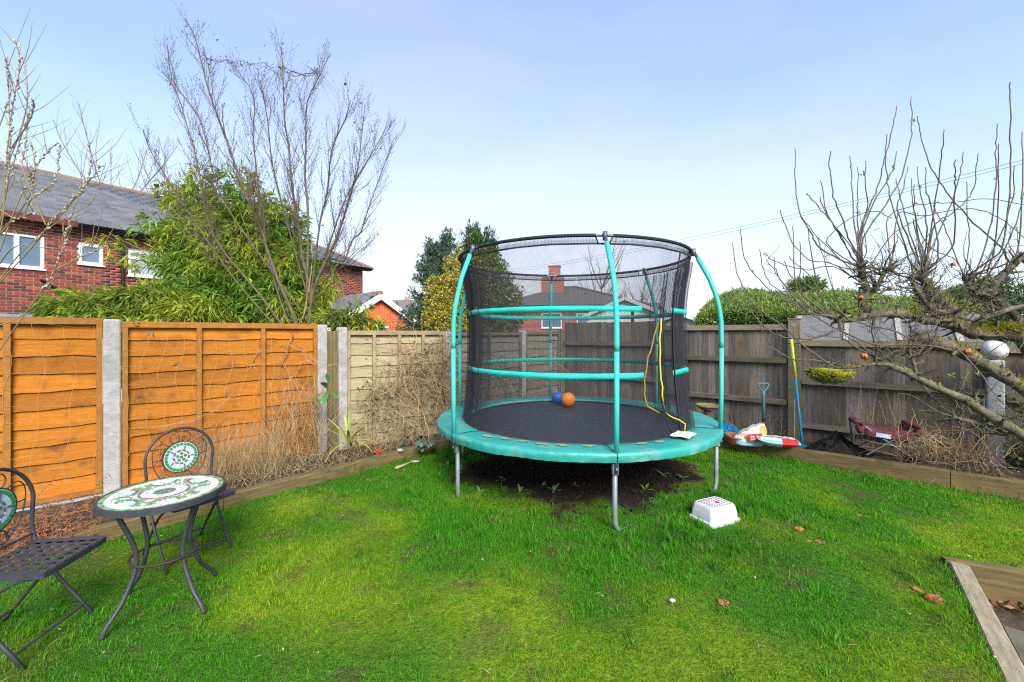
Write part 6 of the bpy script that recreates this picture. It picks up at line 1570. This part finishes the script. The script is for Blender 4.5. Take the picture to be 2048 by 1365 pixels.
    shoots = [Z(s) for s in ([(600, 1010), (560, 930), (500, 830), (465, 680), (455, 530), (458, 385)], [(900, 1240), (760, 1110), (600, 960), (500, 830)], [(860, 1080), (800, 960), (770, 850), (715, 730), (690, 600), (680, 500), (685, 398)],
        [(860, 1020), (838, 850), (825, 640), (820, 530), (814, 430)], [(865, 960), (862, 840), (862, 680), (866, 505)], [(880, 960), (925, 740), (912, 620), (912, 467)],
        [(875, 930), (930, 780), (990, 640), (1030, 480), (1060, 370), (1095, 230), (1119, 103)], [(880, 970), (960, 740), (1060, 580), (1100, 480), (1115, 405)], [(900, 960), (1050, 735), (1150, 560), (1205, 330), (1212, 180), (1208, 55)],
        [(1800, 1030), (1620, 870), (1500, 740), (1390, 590), (1310, 430), (1270, 290), (1254, 172)], [(1300, 1160), (1350, 870), (1390, 580), (1412, 400), (1425, 266)], [(1220, 1190), (1160, 980), (1110, 830), (1062, 640), (1048, 480), (1049, 298)],
        [(1620, 1210), (1700, 980), (1750, 740), (1762, 540), (1760, 380), (1767, 228)], [(1720, 1150), (1770, 850), (1775, 560), (1776, 355)], [(1800, 1030), (1840, 790), (1855, 540), (1858, 250), (1853, 0), (1852, -40)],
        [(1360, 880), (1480, 800), (1590, 690), (1630, 580), (1642, 418)], [(1310, 1100), (1400, 900), (1490, 680), (1530, 540), (1548, 410)], [(1480, 1000), (1490, 680), (1496, 560), (1492, 460)],
        [(700, 1480), (480, 1400), (330, 1330), (200, 1210), (130, 1100), (100, 910)], [(380, 1540), (250, 1450), (150, 1350), (80, 1190), (43, 995)], [(860, 1240), (690, 1130), (550, 1110), (440, 990), (390, 880), (360, 788)],
        [(850, 1060), (740, 920), (650, 810), (570, 720), (530, 675)], [(780, 1000), (690, 860), (650, 760), (628, 592)], [(760, 960), (660, 800), (618, 700)], [(1290, 1180), (1240, 860), (1215, 700), (1215, 580)], [(1280, 1180), (1200, 930), (1140, 700), (1112, 575)],
        [(1120, 780), (1160, 640), (1192, 500)], [(1310, 1170), (1250, 900), (1230, 740), (1230, 620)], [(1230, 840), (1300, 980), (1390, 1060), (1480, 1090), (1540, 1180)], [(1310, 900), (1295, 760), (1262, 640), (1252, 505)], [(1390, 1060), (1340, 760), (1305, 640), (1302, 508)],
        [(1540, 1190), (1470, 1000), (1420, 880), (1370, 790), (1360, 720)], [(1560, 1180), (1590, 950), (1570, 800), (1575, 605)], [(1890, 1080), (1920, 800), (1935, 560), (1930, 280)], [(1700, 1220), (1830, 1010), (1900, 830), (1944, 660)], [(1640, 1230), (1790, 940), (1870, 700), (1878, 500)],
        [(870, 1250), (700, 1150), (540, 1170), (390, 1140), (300, 1100), (256, 1062)], [(640, 1370), (560, 1220), (470, 1140), (420, 1090)], [(520, 1400), (340, 1300), (270, 1220), (240, 1120), (228, 1042)], [(500, 1370), (380, 1260), (330, 1170), (315, 1093)], [(640, 1400), (500, 1280), (420, 1200), (390, 1120)],
        [(470, 1290), (450, 1110), (443, 890)], [(490, 1300), (492, 1150), (486, 990)], [(610, 1300), (560, 1060), (538, 905)], [(740, 1400), (640, 1090), (600, 960)], [(660, 990), (760, 870), (900, 800), (1000, 795), (1080, 835)], [(1060, 830), (1200, 760), (1330, 740), (1500, 730), (1720, 710), (1944, 750)], [(1130, 800), (1280, 820), (1480, 780), (1650, 780), (1780, 830), (1944, 960)],
        [(960, 1130), (1100, 930), (1300, 820)], [(1000, 1260), (1110, 1130), (1250, 1040), (1340, 920)], [(920, 1110), (1060, 1230), (1130, 1350)])]
    sh_ = MB(); ends = []
    for i, s in enumerate(shoots):
        Y0 = rr.uniform(4.25, 4.55); Q0 = px_poly(s, Y0, Y0+rr.uniform(-.35, .35))
        lp = min((q for Pl_, _ in limbs for q in Pl_), key=lambda q: (q-Q0[0]).length+(.4 if q.z > Q0[0].z+.02 else 0))
        if .03 < (lp-Q0[0]).length < 1.1: Q0 = [lp, lp.lerp(Q0[0], .5)+Vector((0, 0, -.03))]+Q0
        P = cr(Q0, 4); P = [p+vrand(rr, .006) for p in P]
        thick = .0095 if P[-1].z-P[0].z > .9 else .0062
        sh_.tube(P, [thick, .0040], 5); ends.append(P)
        L = len(P)
        for k in range(2, L):
            d = (P[k]-P[k-1]).normalized(); sd2 = side_dir(rr, d, .5); sh_.tube([P[k], P[k]+sd2*.011], [.0048, .0022], 4)
            sd2 = side_dir(rr, d, .5); p = P[k].lerp(P[k-1], .5); sh_.tube([p, p+sd2*.010], [.0045, .002], 4)
    sh_.build('shoots', M_shoot, root, world=True, smooth=True)
    # lower thin growth hanging to the left
    lo = MB()
    for s in ([(1905, 700), (1850, 690), (1760, 690), (1690, 665), (1640, 640), (1600, 610), (1560, 560), (1535, 520)], [(1790, 735), (1720, 700), (1690, 680), (1655, 672), (1620, 675)], [(1700, 735), (1640, 722), (1590, 720), (1550, 700), (1530, 670), (1515, 640)], [(1672, 660), (1640, 675), (1600, 677), (1560, 672), (1530, 655), (1500, 620), (1480, 585)],
              [(1690, 720), (1660, 732), (1640, 730)], [(1760, 727), (1720, 690), (1690, 670)], [(1790, 735), (1750, 690), (1740, 640)], [(1835, 758), (1862, 790), (1885, 815), (1905, 835)], [(1845, 690), (1800, 700), (1760, 720)], [(1915, 700), (1960, 745), (1990, 790), (2030, 830)], [(1845, 690), (1780, 660), (1700, 640), (1640, 590), (1600, 560)], [(1690, 640), (1620, 625), (1570, 600), (1550, 580)]):
        Y0 = rr.uniform(4.1, 4.4); P = cr(px_poly(s, Y0, Y0+rr.uniform(-.3, .2)), 4); lo.tube([p+vrand(rr, .008) for p in P], [.010, .0035], 5)
        for k in range(2, len(P)):
            if rr.random() < .6: twig(lo, rr, P[k], side_dir(rr, (P[k]-P[k-1]).normalized(), .9), rr.uniform(.06, .3), .0032, 5, .12, .2, 3)
    lo.build('thin_branches', M_shoot, root, world=True, smooth=True)
    # moss, young leaves
    rng = np.random.default_rng(92); Pm = []; Nm = []
    for k, (P, rad) in enumerate(limbs[:6]):
        for q in range((260, 900, 1100, 480, 420, 220)[k]):
            i = int((rr.random() if k else rr.random())*(len(P)-1)); 
            if k == 1 and i > len(P)*.8: continue
            if vnoise(np.array([P[i].x+40]), np.array([P[i].y*2+P[i].z*3+40]), .16, 93)[0] < .45: continue
            u = Vector((rr.uniform(-1, 1), rr.uniform(-1, .6), rr.uniform(-.1, 1))).normalized(); j = min(i+1, len(P)-1)
            Pm.append(P[i].lerp(P[j], rr.random())+u*rad[i]*.95); Nm.append(u)
    for k in range(900):      # the big cushion on the thick limb
        p = U(1990+rr.uniform(-42, 42), 668+rr.uniform(-8, 3), 4.55); u = Vector((rr.uniform(-.6, .6), rr.uniform(-1, .2), rr.uniform(.2, 1))).normalized(); Pm.append(p+u*.085); Nm.append(u)
    tuft_crown(root, np.array(Pm), np.array(Nm), rng, (.010, .024), (.008, .014), [(.36, .34, .025), (.25, .27, .025), (.44, .39, .035), (.14, .16, .025)], .3, 4, .6, None, M_leafsoft, 'moss')
    tips = [p for P in ends for p in P[len(P)//3:]]; n = 60; cl = [rr.choice(tips) for _ in range(24)]+[U(1880, 770, 4.1), U(1905, 750, 4.1), U(1930, 760, 4.1), U(1900, 752, 4.1), U(1955, 750, 4.15), U(1955, 800, 4.1)]
    Pl = np.repeat(np.array(cl), 7, 0)+rng.normal(0, .008, (len(cl)*7, 3)); D = unit(rand_dirs(len(Pl), rng)+np.array([0, 0, .5]))
    leafobj('young_leaves', [blades(Pl, D, unit(np.cross(D, rand_dirs(len(Pl), rng))), rng.uniform(.018, .042, len(Pl)), rng.uniform(.010, .02, len(Pl)), pal(len(Pl), rng, [(.24, .42, .04), (.30, .46, .06), (.18, .34, .03)]))], M_leaf, root)
    return ends
apple_tree()
# withered apples still on the tree
M_rot = mat('rotten_apple_mat', (.46, .16, .035), (.24, .085, .028), 12, .5, .4, 30, third=(.09, .04, .02), tscale=22, tlo=.50, thi=.62)
def apple(p, r, label, grp, squash=.75, seed=0, cavity=True):
    rr = random.Random(seed); f = [rr.uniform(0, 6.3) for _ in range(3)]
    root = empty('withered_apple', p); tag(root, label, 'apple', grp); root.rotation_euler = (0, 0, rr.uniform(0, 6))
    mb = MB(); mb.ico((0, 0, 0), (r, r*.85, r*squash), 3, lambda q: 1+.14*math.sin(4*q.x+f[0])*math.sin(5*q.y+f[1])+.10*math.sin(9*q.z+6*q.x+f[2])+.05*math.sin(15*q.y-11*q.x+f[0])-.22*math.exp(-((q.x-.2)**2+q.y**2+(q.z-.95)**2)/.08))
    mb.build('flesh', M_rot, root, smooth=True)
    if cavity:
        k = MB(); k.ico((r*.25, 0, r*squash*.72), (r*.42, r*.2, r*.12), 2, lambda q: 1+.4*math.sin(7*q.x+5*q.y)); k.build('dark_core', M_darkw, root)
    return root
for i, (px, py, Y, r, lb) in enumerate([(1728, 713, 4.1, .033, 'withered orange apple hanging on the lower limb right of the basket'), (1936, 704, 4.25, .038, 'withered orange apple on the underside of the thick mossy limb'), (1906, 529, 4.4, .022, 'small dark withered apple high in the apple tree'), (1722, 596, 4.25, .028, 'withered apple on the left knob of the apple tree'), (1779, 577, 4.3, .024, 'small yellow orange apple behind the left knob')]):
    apple(U(px, py, Y), r, lb, 'withered apples on the tree', .9, i+1)
for i, (px, py, r, sq_, lb) in enumerate([(1866, 1200, .050, .72, 'largest orange rotten apple on the lawn beside the grey timber'), (1598, 1061, .042, .6, 'rotten apple on the lawn right of the step stool, nearest the fence of its trio'), (1640, 1086, .042, .35, 'flattened rotten apple, widest of the trio right of the stool'), (1618, 1084, .026, .4, 'small brown rotten apple piece beside the flattened one'), (1446, 1206, .040, .5, 'shredded rotten apple alone on the lawn below the stool'), (1834, 1178, .038, .3, 'torn apple skin just above the largest rotten apple'), (1653, 979, .035, .25, 'flat pale apple skin on the lawn nearest the right bed'), (1717, 1024, .032, .3, 'flattened apple remains halfway between stool and right sleeper')]):
    r *= .82; sq_ *= .8; p = G(px, py); p.z = float(lawnz(p.x, p.y))+r*sq_*.6; apple(p, r, lb, 'rotten apples on the lawn', sq_, 20+i, i != 5)

# ------------------------------------------------------------------ netting and dead growth on the fences
M_string = mat('string_mat', (.48, .36, .15), (.36, .27, .13), 30, .8)
def netting(P, D, s0, s1, z0, z1, nv, nh, label, seed, slope=0):
    rr = random.Random(seed); mb = MB(); off = Vector((.703, -.711, 0))*.035; f = [rr.uniform(0, 6) for _ in range(6)]
    def at(u, v): 
        du = .03*math.sin(v*7+f[0]+u*3)+.02*math.sin(v*15+f[1]+u*5); dv = .035*math.sin(u*6+f[2])-.05*math.sin(PI*u)*(1-v)+.012*math.sin(u*21+v*9+f[3])+slope*u
        p = P+D*(s0+(s1-s0)*u+du)+off; return Vector((p.x, p.y, z0+(z1-z0)*v+dv))
    for i in range(nv+1):
        u = i/nv; mb.tube([at(u, j/nh/2) for j in range(2*nh+1)], .0010, 3, False)
    for j in range(nh+1):
        v = j/nh; mb.tube([at(i/nv/2, v+rr.uniform(-.004, .004)) for i in range(2*nv+1)], .0010, 3, False)
    o = mb.build('trellis_netting', M_string, None, loc=P+D*s0); return tag(o, label, 'netting', 'string trellis netting on the orange fence')
netting(LF_P, LF_D, -1.9, -.16, .2, 1.62, 9, 10, 'sagging string trellis netting on the left orange panel', 1, .05)
netting(LF_P, LF_D, .03, 1.3, .25, 1.55, 9, 8, 'sagging string trellis netting on the orange panel behind the table', 2)
def tangle(name, label, cat, region, n, L, r, m, seed, droop=-.03, wob=.35, steps=9, leaves=None, group=None, d0=None, lm=None, kind=None):
    rr = random.Random(seed); mb = MB(); pts = []
    c0 = region(rr)
    for i in range(n):
        p = region(rr); d = vrand(rr, 1) if d0 is None else d0+vrand(rr, .5)
        Q = twig(mb, rr, p, d, rr.uniform(*L), rr.uniform(*r), steps, droop, wob, 3); pts += Q
    if leaves:
        root = empty(name, c0); tag(root, label, cat, group, kind); mb.build('stems', m, root, world=True)
        rng = np.random.default_rng(seed); k, cols, LL, WW = leaves; P = np.array([rr.choice(pts) for _ in range(k)]); D = rand_dirs(k, rng)
        leafobj('leaves', [blades(P, D, unit(np.cross(D, rand_dirs(k, rng))), rng.uniform(*LL, k), rng.uniform(*WW, k), pal(k, rng, cols, .25))], lm or M_leafsoft, root); return root
    o = mb.build(name, m, None, loc=c0); return tag(o, label, cat, group, kind)
PN = Vector((PF_D.y, -PF_D.x, 0))
def reg_pale(rr):
    s = rr.betavariate(1.7, 1.5)*1.5+.05; z = .12+rr.betavariate(1.4, 1.3)*1.30*(.5+.5*min(1, s/.8)); p = PF_P+PF_D*s+PN*rr.uniform(.03, .14); return Vector((p.x, p.y, z))
tangle('dead_climber', 'thick tangle of dead brown climber on the pale fence panel', 'climber', reg_pale, 620, (.3, 1.0), (.0022, .0048), M_dead, 101, -.06, .40, 11, (800, [(.14, .08, .05), (.24, .15, .08), (.12, .16, .05), (.09, .06, .04)], (.02, .05), (.015, .03)), 'dead climbers on the fences')
def reg_post(rr): p = BF_P+PN*rr.uniform(.06, .14)+PF_D*rr.uniform(-.18, .12); return Vector((p.x, p.y, rr.uniform(.5, 1.62)))
tangle('dead_climber', 'dead climber clinging to the concrete post beside the trampoline pole', 'climber', reg_post, 190, (.15, .5), (.0022, .0045), M_dead, 102, -.05, .4, 8, None, 'dead climbers on the fences')
def reg_old(rr): p = BF_P+BF_D*rr.uniform(.2, 3.0)+Vector((.771, -.637, 0))*rr.uniform(.04, .14); return Vector((p.x, p.y, .05+rr.random()**1.3*1.2))
tangle('dead_climber', 'dead climber over the old grey panels behind the net', 'climber', reg_old, 330, (.25, .8), (.0022, .0045), M_dead, 103, -.05, .38, 9, (300, [(.06, .08, .03), (.12, .09, .05), (.09, .11, .04)], (.02, .05), (.015, .03)), 'dead climbers on the fences')
def reg_or(rr): p = LF_P+LF_D*(1.25+rr.random()*.6)+Vector((.703, -.711, 0))*rr.uniform(.05, .4); return Vector((p.x, p.y, .1+rr.random()**1.6*.75))
tangle('dry_shrub', 'dry twiggy shrub in front of the right end of the orange fence', 'shrub', reg_or, 330, (.2, .55), (.0018, .0034), M_dead, 104, .08, .28, 8, (420, [(.16, .17, .08), (.24, .2, .10), (.10, .11, .05)], (.010, .025), (.006, .012)), d0=Vector((0, 0, .8)))
def reg_lav(rr):
    p = U(rr.uniform(405, 545), 900, 1)*1; a = LF_P+LF_D*rr.uniform(.55, 1.25)+Vector((.703, -.711, 0))*rr.uniform(.15, .62); return Vector((a.x, a.y, .08))
tangle('dry_grass_clump', 'pale dry feathery grass clump just right of the mosaic backed chair', 'grass clump', reg_lav, 720, (.30, .62), (.0010, .0019), mat('straw_mat', (.40, .28, .14), (.26, .18, .09), 14, .9, rnd=.4, rndsrc='ISL'), 105, .05, .16, 7, (700, [(.42, .30, .15), (.30, .26, .15), (.36, .24, .11)], (.010, .024), (.004, .008)), d0=Vector((.12, -.12, 1.15)))
# low thyme-like mat along the sleeper and leaf litter
def reg_low(rr): t = rr.random(); p = (LS[2].lerp(LS[3], t*1.0) if rr.random() < .6 else LS[3].lerp(LS[4], rr.random()))+offn*rr.uniform(.08, .75); return Vector((p.x, p.y, .08))
tangle('ground_cover', 'low dry herbs and litter covering the left bed behind the sleepers', 'ground cover', reg_low, 900, (.08, .30), (.0012, .0024), M_dead, 106, -.02, .40, 6, (2600, [(.14, .15, .07), (.22, .17, .09), (.09, .11, .045), (.20, .12, .07)], (.012, .03), (.008, .016)), d0=Vector((0, -.1, .55)), kind='stuff')
# brown fern heap
def reg_fern(rr):
    t = rr.random(); p = LS[0].lerp(LS[1], .15+.95*t)+offn*rr.uniform(-.06, .62); h = .10+.13*rr.random()*math.sin(PI*min(1, max(0, t))); return Vector((p.x, p.y, h))
rr = random.Random(107); mb = MB()
M_fern = mat('dead_fern_mat', (.33, .135, .055), (.17, .07, .035), 14, .9, third=(.42, .24, .12), tscale=9)
for i in range(420):
    p = reg_fern(rr); Q = twig(mb, rr, p, Vector((rr.uniform(-1, 1), rr.uniform(-1, .6), rr.uniform(-.15, .35))), rr.uniform(.18, .5), .0024, 9, -.05, .32, 3)
    for k in range(1, len(Q)):
        d = (Q[k]-Q[k-1]).normalized()
        for s in (0, 1, 2): twig(mb, rr, Q[k].lerp(Q[k-1], s/3), side_dir(rr, d, 1.1), rr.uniform(.02, .055), .0030, 3, -.15, .5, 3)
o = mb.build('dead_fern', M_fern, None, loc=LS[1]+offn*.3); tag(o, 'heap of collapsed brown dead fern fronds below the left orange panel', 'fern')
def reg_fern2(rr): p = LF_P+LF_D*rr.uniform(.25, .75)+Vector((.703, -.711, 0))*rr.uniform(.05, .3); return Vector((p.x, p.y, .12+rr.random()*.45))
tangle('dead_fern', 'dark brown dead fern behind the mosaic backed chair', 'fern', reg_fern2, 160, (.12, .4), (.002, .004), M_fern, 108, -.05, .35, 7, None)
# dry growth in the right bed
def reg_right(x0, x1, y0, y1, z0, z1):
    def f(rr): s = rr.uniform(x0, x1); p = RF_P+RF_D*s+Vector((-.639, -.769, 0))*rr.uniform(y0, y1); return Vector((p.x, p.y, rr.uniform(z0, z1)))
    return f
tangle('dry_plant', 'tangle of pale dry stems between camp chair and white post', 'dry plant', reg_right(1.1, 1.95, .25, 1.1, .0, .28), 400, (.2, .62), (.0020, .0040), mat('dry_stem_brown_mat', (.38, .27, .145), (.22, .15, .08), 12, .9, rnd=.5, rndsrc='ISL'), 110, -.07, .38, 9, (260, [(.26, .18, .09), (.10, .13, .04), (.18, .12, .07)], (.015, .04), (.008, .018)), d0=Vector((-.1, -.1, .55)))
tangle('dry_plant', 'tall thin dry seed stems behind the camp chair', 'dry plant', reg_right(.62, 1.25, .22, .5, .0, .1), 30, (.5, .95), (.0020, .0036), M_dead, 111, .05, .14, 9, (320, [(.34, .24, .13), (.24, .17, .1)], (.01, .03), (.004, .010)), d0=Vector((-.12, -.1, 1.2)))
tangle('dry_plant', 'dry wispy weeds between compost bags and the fence', 'dry plant', reg_right(-1.6, -.1, .05, .35, .0, .1), 60, (.2, .5), (.0014, .0028), M_dead, 112, -.01, .34, 9, None, d0=Vector((0, -.1, .8)))
tangle('ivy', 'dark ivy and stems around the foot of the white post', 'ivy', reg_right(1.95, 2.9, .05, .75, .0, .85), 150, (.2, .6), (.0018, .0036), M_bark, 113, -.04, .35, 8, (520, [(.035, .075, .02), (.06, .11, .03), (.10, .15, .04)], (.03, .06), (.025, .05)), lm=M_leaf, d0=Vector((0, 0, .3)))
tangle('green_weeds', 'patch of green weeds on the bed just left of the white post foot', 'weed', reg_right(1.55, 1.9, .9, 1.15, .02, .06), 60, (.06, .16), (.0014, .002), M_dead, 114, .05, .3, 5, (200, [(.09, .16, .03), (.12, .2, .04)], (.025, .05), (.01, .02)), lm=M_leaf, d0=Vector((0, -.1, .6)))

# ------------------------------------------------------------------ leafy plants
def leaf_mesh(mb, p, d, L, Wd, curl=.25, n=6, roll=0, fold=.18):
    d = d.normalized(); s = d.cross(Vector((0, 0, 1)))
    s = s.normalized() if s.length > 1e-3 else Vector((1, 0, 0))
    if roll: s = Matrix.Rotation(roll, 3, d) @ s
    V = []; q = p.copy(); dd = d.copy()
    for i in range(n+1):
        t = i/n; w = Wd*.5*math.sin(PI*min(1, t*.92+.06))**.8*(1 if t < 1 else .1); up = s.cross(dd)
        V += [q-s*w+up*w*fold, q.copy(), q+s*w+up*w*fold]
        dd = (dd+Vector((0, 0, -curl/n*1.6))).normalized(); q = q+dd*(L/n)
    mb.add(V, [(i*3+j, i*3+j+1, (i+1)*3+j+1, (i+1)*3+j) for i in range(n) for j in (0, 1)])
def leaf_plant(name, p, leaves, m, label, cat, stem=None, sm=None):
    root = empty(name, p); tag(root, label, cat)
    for (d, L, Wd, curl, off, roll) in leaves:
        mb = MB(); leaf_mesh(mb, Vector(off), Vector(d), L, Wd, curl, 7, roll); mb.build('leaf', m, root, smooth=True)
    if stem:
        mb = MB()
        for P in stem: mb.tube([Vector(x) for x in P], .004, 5)
        mb.build('stem', sm or M_twig, root)
    return root
M_laurel = mat('broad_leaf_mat', (.045, .14, .03), (.07, .19, .04), 6, .3, 0, spec=.5)
p = U(655, 800, 5.2)
leaf_plant('broad_leaf_plant', p, [((-.1, -.4, .9), .17, .075, .9, (.0, -.02, .14), .3), ((-.5, -.5, -.1), .16, .06, .8, (-.02, -.04, .10), 0), ((.2, -.6, -.2), .19, .075, .7, (.0, -.04, .10), .5), ((.8, -.5, .2), .17, .065, .8, (.02, -.03, .10), -.4), ((-.35, -.5, -.5), .15, .07, .3, (-.05, -.06, .02), .2), ((.9, -.4, .1), .14, .055, .6, (.07, -.04, .06), 0), ((-.1, -.3, 1), .12, .05, .4, (.02, 0, .22), .8)], M_laurel, 'plant with big glossy green leaves between the twin concrete posts', 'plant', [[(0, .02, -.6), (.01, 0, -.2), (0, -.02, .14), (.02, 0, .24)]])
M_yucca = mat('yucca_leaf_mat', (.36, .38, .10), (.24, .29, .07), 5, .45)
p = U(697, 888, 5.0)
rr = random.Random(120); lv = []
for i in range(15):
    a = rr.uniform(0, 2*PI); e = rr.uniform(.25, 1.35); lv.append(((math.cos(a)*math.cos(e), math.sin(a)*math.cos(e), math.sin(e)), rr.uniform(.28, .46), .035, .5 if e > .9 else 1.3, (0, 0, 0), rr.uniform(-.4, .4)))
lv += [((.06, -.05, 1), .46, .04, .15, (0, 0, 0), 0), ((-.6, -.2, .8), .40, .036, .4, (0, 0, 0), 0), ((.75, -.1, .55), .40, .036, .7, (0, 0, 0), 0)]
leaf_plant('spiky_plant', p, lv, M_yucca, 'spiky yellow green strap leaved plant in the left bed', 'plant')
M_helle = mat('dark_leaf_mat', (.05, .10, .055), (.075, .13, .075), 9, .4, 0, spec=.4)
p = U(838, 893, 5.45); rr = random.Random(121); lv = []; st_ = []
for i in range(13):
    a = rr.uniform(0, 2*PI); r = rr.uniform(.06, .26); h = rr.uniform(.02, .14); c = (r*math.cos(a), r*math.sin(a)*.6-.03, h); st_.append([(0, 0, -.06), (c[0]*.5, c[1]*.5, h*.9), c])
    for k in range(3):
        b = a+(k-1)*1.0; lv.append(((math.cos(b), math.sin(b)-.3, .1), rr.uniform(.08, .13), rr.uniform(.045, .065), .9, c, rr.uniform(-.3, .3)))
leaf_plant('dark_leafy_plant', p, lv, M_helle, 'low dark green leafy plant hanging over the sleeper left of the trampoline leg', 'plant', st_)
M_weed = mat('weed_leaf_mat', (.10, .20, .05), (.14, .25, .07), 9, .5)
for i, (px, py, lb) in enumerate([(1008, 962, 'first'), (1085, 975, ''), (1108, 985, ''), (960, 985, ''), (1148, 975, ''), (1325, 955, ''), (1365, 960, ''), (1290, 985, ''), (895, 935, ''), (1040, 985, '')]):
    p = G(px, py); p.z = float(lawnz(p.x, p.y))+.004; rr = random.Random(130+i); lv = []
    for k in range(7):
        a = 2*PI*k/7+rr.uniform(-.3, .3); e = rr.uniform(.3, 1.2); lv.append(((math.cos(a)*math.cos(e), math.sin(a)*math.cos(e), math.sin(e)), rr.uniform(.06, .12), rr.uniform(.02, .032), .7, (0, 0, 0), 0))
    labs = ['tall leafed weed at the left of the bare soil', 'weed on the bare soil left of the front leg', 'upright weed just left of the front leg on bare soil', 'weed at the front left edge of the bare soil', 'weed on the bare soil, nearest the front leg', 'pale weed on the bare soil right of the front leg', 'weed at the right edge of the bare soil', 'weed between front leg and right leg', 'weed beside the left trampoline leg', 'weed in the front middle of the bare soil']
    o = leaf_plant('weed', p, lv, M_weed, labs[i], 'weed'); o['group'] = 'weeds around the bare soil'
# climbing ivy sprigs on the fence
for px, py, Y, lb in [(275, 652, 4.15, 'small ivy sprig on top of the orange panel beside the concrete post'), (305, 668, 4.2, 'small ivy sprig below the top rail of the middle orange panel'), (352, 728, 4.35, 'small ivy sprig in the middle of the orange panel')]:
    rr = random.Random(px); p = U(px, py, Y); lv = [((rr.uniform(-1, 1), -.5, rr.uniform(-.6, .6)), rr.uniform(.02, .035), .02, .4, (rr.uniform(-.04, .04), 0, rr.uniform(-.02, .02)), rr.uniform(-1, 1)) for _ in range(9)]
    o = leaf_plant('ivy_sprig', p, lv, M_helle, lb, 'ivy'); o['group'] = 'ivy sprigs on the orange fence'

# ------------------------------------------------------------------ litter on the lawn, clods on the bare soil
def litter():
    rng = np.random.default_rng(140); N = 1500; x = rng.uniform(-4, 5.5, N); y = 1.7+rng.random(N)*4.8
    ok = lawn_mask(x, y) & (rng.random(N) < .5); x, y = x[ok], y[ok]; n = len(x)
    P = np.stack([x, y, lawnz(x, y)+rng.uniform(.018, .04, n)], 1); a = rng.uniform(0, 2*PI, n); D = unit(np.stack([np.cos(a), np.sin(a), rng.normal(0, .25, n)], 1))
    S = unit(np.stack([-np.sin(a), np.cos(a), rng.normal(0, .4, n)], 1))
    leaf = rng.random(n) < .35
    L = np.where(leaf, rng.uniform(.010, .026, n), rng.uniform(.02, .07, n)); Wd = np.where(leaf, L*.5, .0032)
    c = pal(n, rng, [(.34, .25, .12), (.24, .13, .06), (.13, .065, .04), (.40, .32, .17)], .3)
    me_ = blades(P, D, S, L, Wd, c)
    o = leafobj('leaf_litter', [me_], M_dry, None, (0, 3, 0)); tag(o, 'scattered dry leaf bits and straw lying in the lawn', 'leaf litter', kind='stuff')
litter()
cl = MB(); rr = random.Random(141)
for i in range(1500):
    a = rr.uniform(0, 2*PI); r = 1.28*rr.random()**.5; x, y = .74+r*math.cos(a)*1.06, 4.98+r*math.sin(a)
    if rr.random() > float(bare(np.array([x]), np.array([y]))[0]): continue
    s = rr.uniform(.006, .024)*(1.4 if rr.random() < .1 else 1); cl.box((x, y, float(lawnz(x, y))+s*.3+.01), (s*rr.uniform(.8, 1.8), s, s*.7), Euler((rr.random()*3, rr.random()*3, rr.random()*3)).to_matrix())
tag(cl.build('soil_clods', M_mulch, None, loc=(.74, 4.98, 0)), 'dark clods and bark bits on the bare soil under the trampoline', 'soil', kind='stuff')
def patio_litter():
    rng = np.random.default_rng(150); n = 420; t = rng.random(n); d_ = (PB[1]-PB[0]); nn = Vector((d_.y, -d_.x, 0)).normalized()
    off = .085+np.abs(rng.normal(0, .05, n)); P = np.stack([PB[0].x+d_.x*t+nn.x*off, PB[0].y+d_.y*t+nn.y*off, -.205+rng.random(n)*.05*np.exp(-off/.15)], 1)
    D = unit(np.stack([rng.normal(0, 1, n), rng.normal(0, 1, n), rng.normal(0, .3, n)], 1)); S = unit(np.cross(D, rand_dirs(n, rng)))
    o = leafobj('leaf_litter', [blades(P, D, S, rng.uniform(.02, .06, n), rng.uniform(.008, .03, n), pal(n, rng, [(.16, .08, .045), (.09, .05, .03), (.24, .15, .09)], .3))], M_dry, None, (3.6, 2.6, -.2))
    tag(o, 'dark wet leaf litter along the inside of the sunken patio timber', 'leaf litter', kind='stuff')
patio_litter()
# curled dead leaf on the timber and one white feather scrap
M_deadleaf = mat('dead_leaf_mat', (.30, .14, .08), (.2, .09, .06), 14, .8)
for px, py, z, lb in [(1964, 1268, .02, 'curled brown leaf lying on the grey timber'), (1790, 1188, .02, 'dark curled leaf with white scrap beside the largest rotten apple'), (952, 1193, .02, 'dark red dead leaf in the middle of the lawn'), (1012, 1232, .02, 'pale brown dead leaf on the lawn near the bottom centre'), (1317, 1068, .02, 'pale brown leaf on the lawn between front leg and stool'), (915, 1290, .02, 'brown curled leaf on the lawn at the bottom middle')]:
    p = G(px, py, z); mb = MB(); rr = random.Random(px)
    leaf_mesh(mb, Vector((0, 0, 0)), Vector((rr.uniform(-1, 1), rr.uniform(-.5, .5), .3)), .07, .04, 1.2, 6, rr.uniform(-.5, .5), .6); o = mb.build('dead_leaf', M_deadleaf, None, loc=p, smooth=True); tag(o, lb, 'leaf', 'dead leaves on the lawn')
o = MB(); o.ico((0, 0, 0), (.018, .014, .008), 2); o = o.build('pebble', M_plastic); o.location = G(1345, 1201, .02); tag(o, 'small white pebble on the lawn left of the shredded apple', 'pebble')

# ------------------------------------------------------------------ overhead cables
for dz, lb in ((0, 'upper thin overhead cable crossing the sky at the right'), (-.10, 'lower thin overhead cable crossing the sky at the right')):
    a = U(2300, 258, 11.0)+Vector((0, 0, dz)); b = U(960, 546, 40)+Vector((0, 0, dz*2.2)); P = []
    for i in range(33):
        t = i/32; p = a.lerp(b, t); p.z -= 4*t*(1-t)*.55; P.append(p)
    mb = MB(); mb.tube(P, .0065, 4); o = mb.build('overhead_cable', M_steeld, None, loc=a); tag(o, lb, 'cable', 'overhead cables')
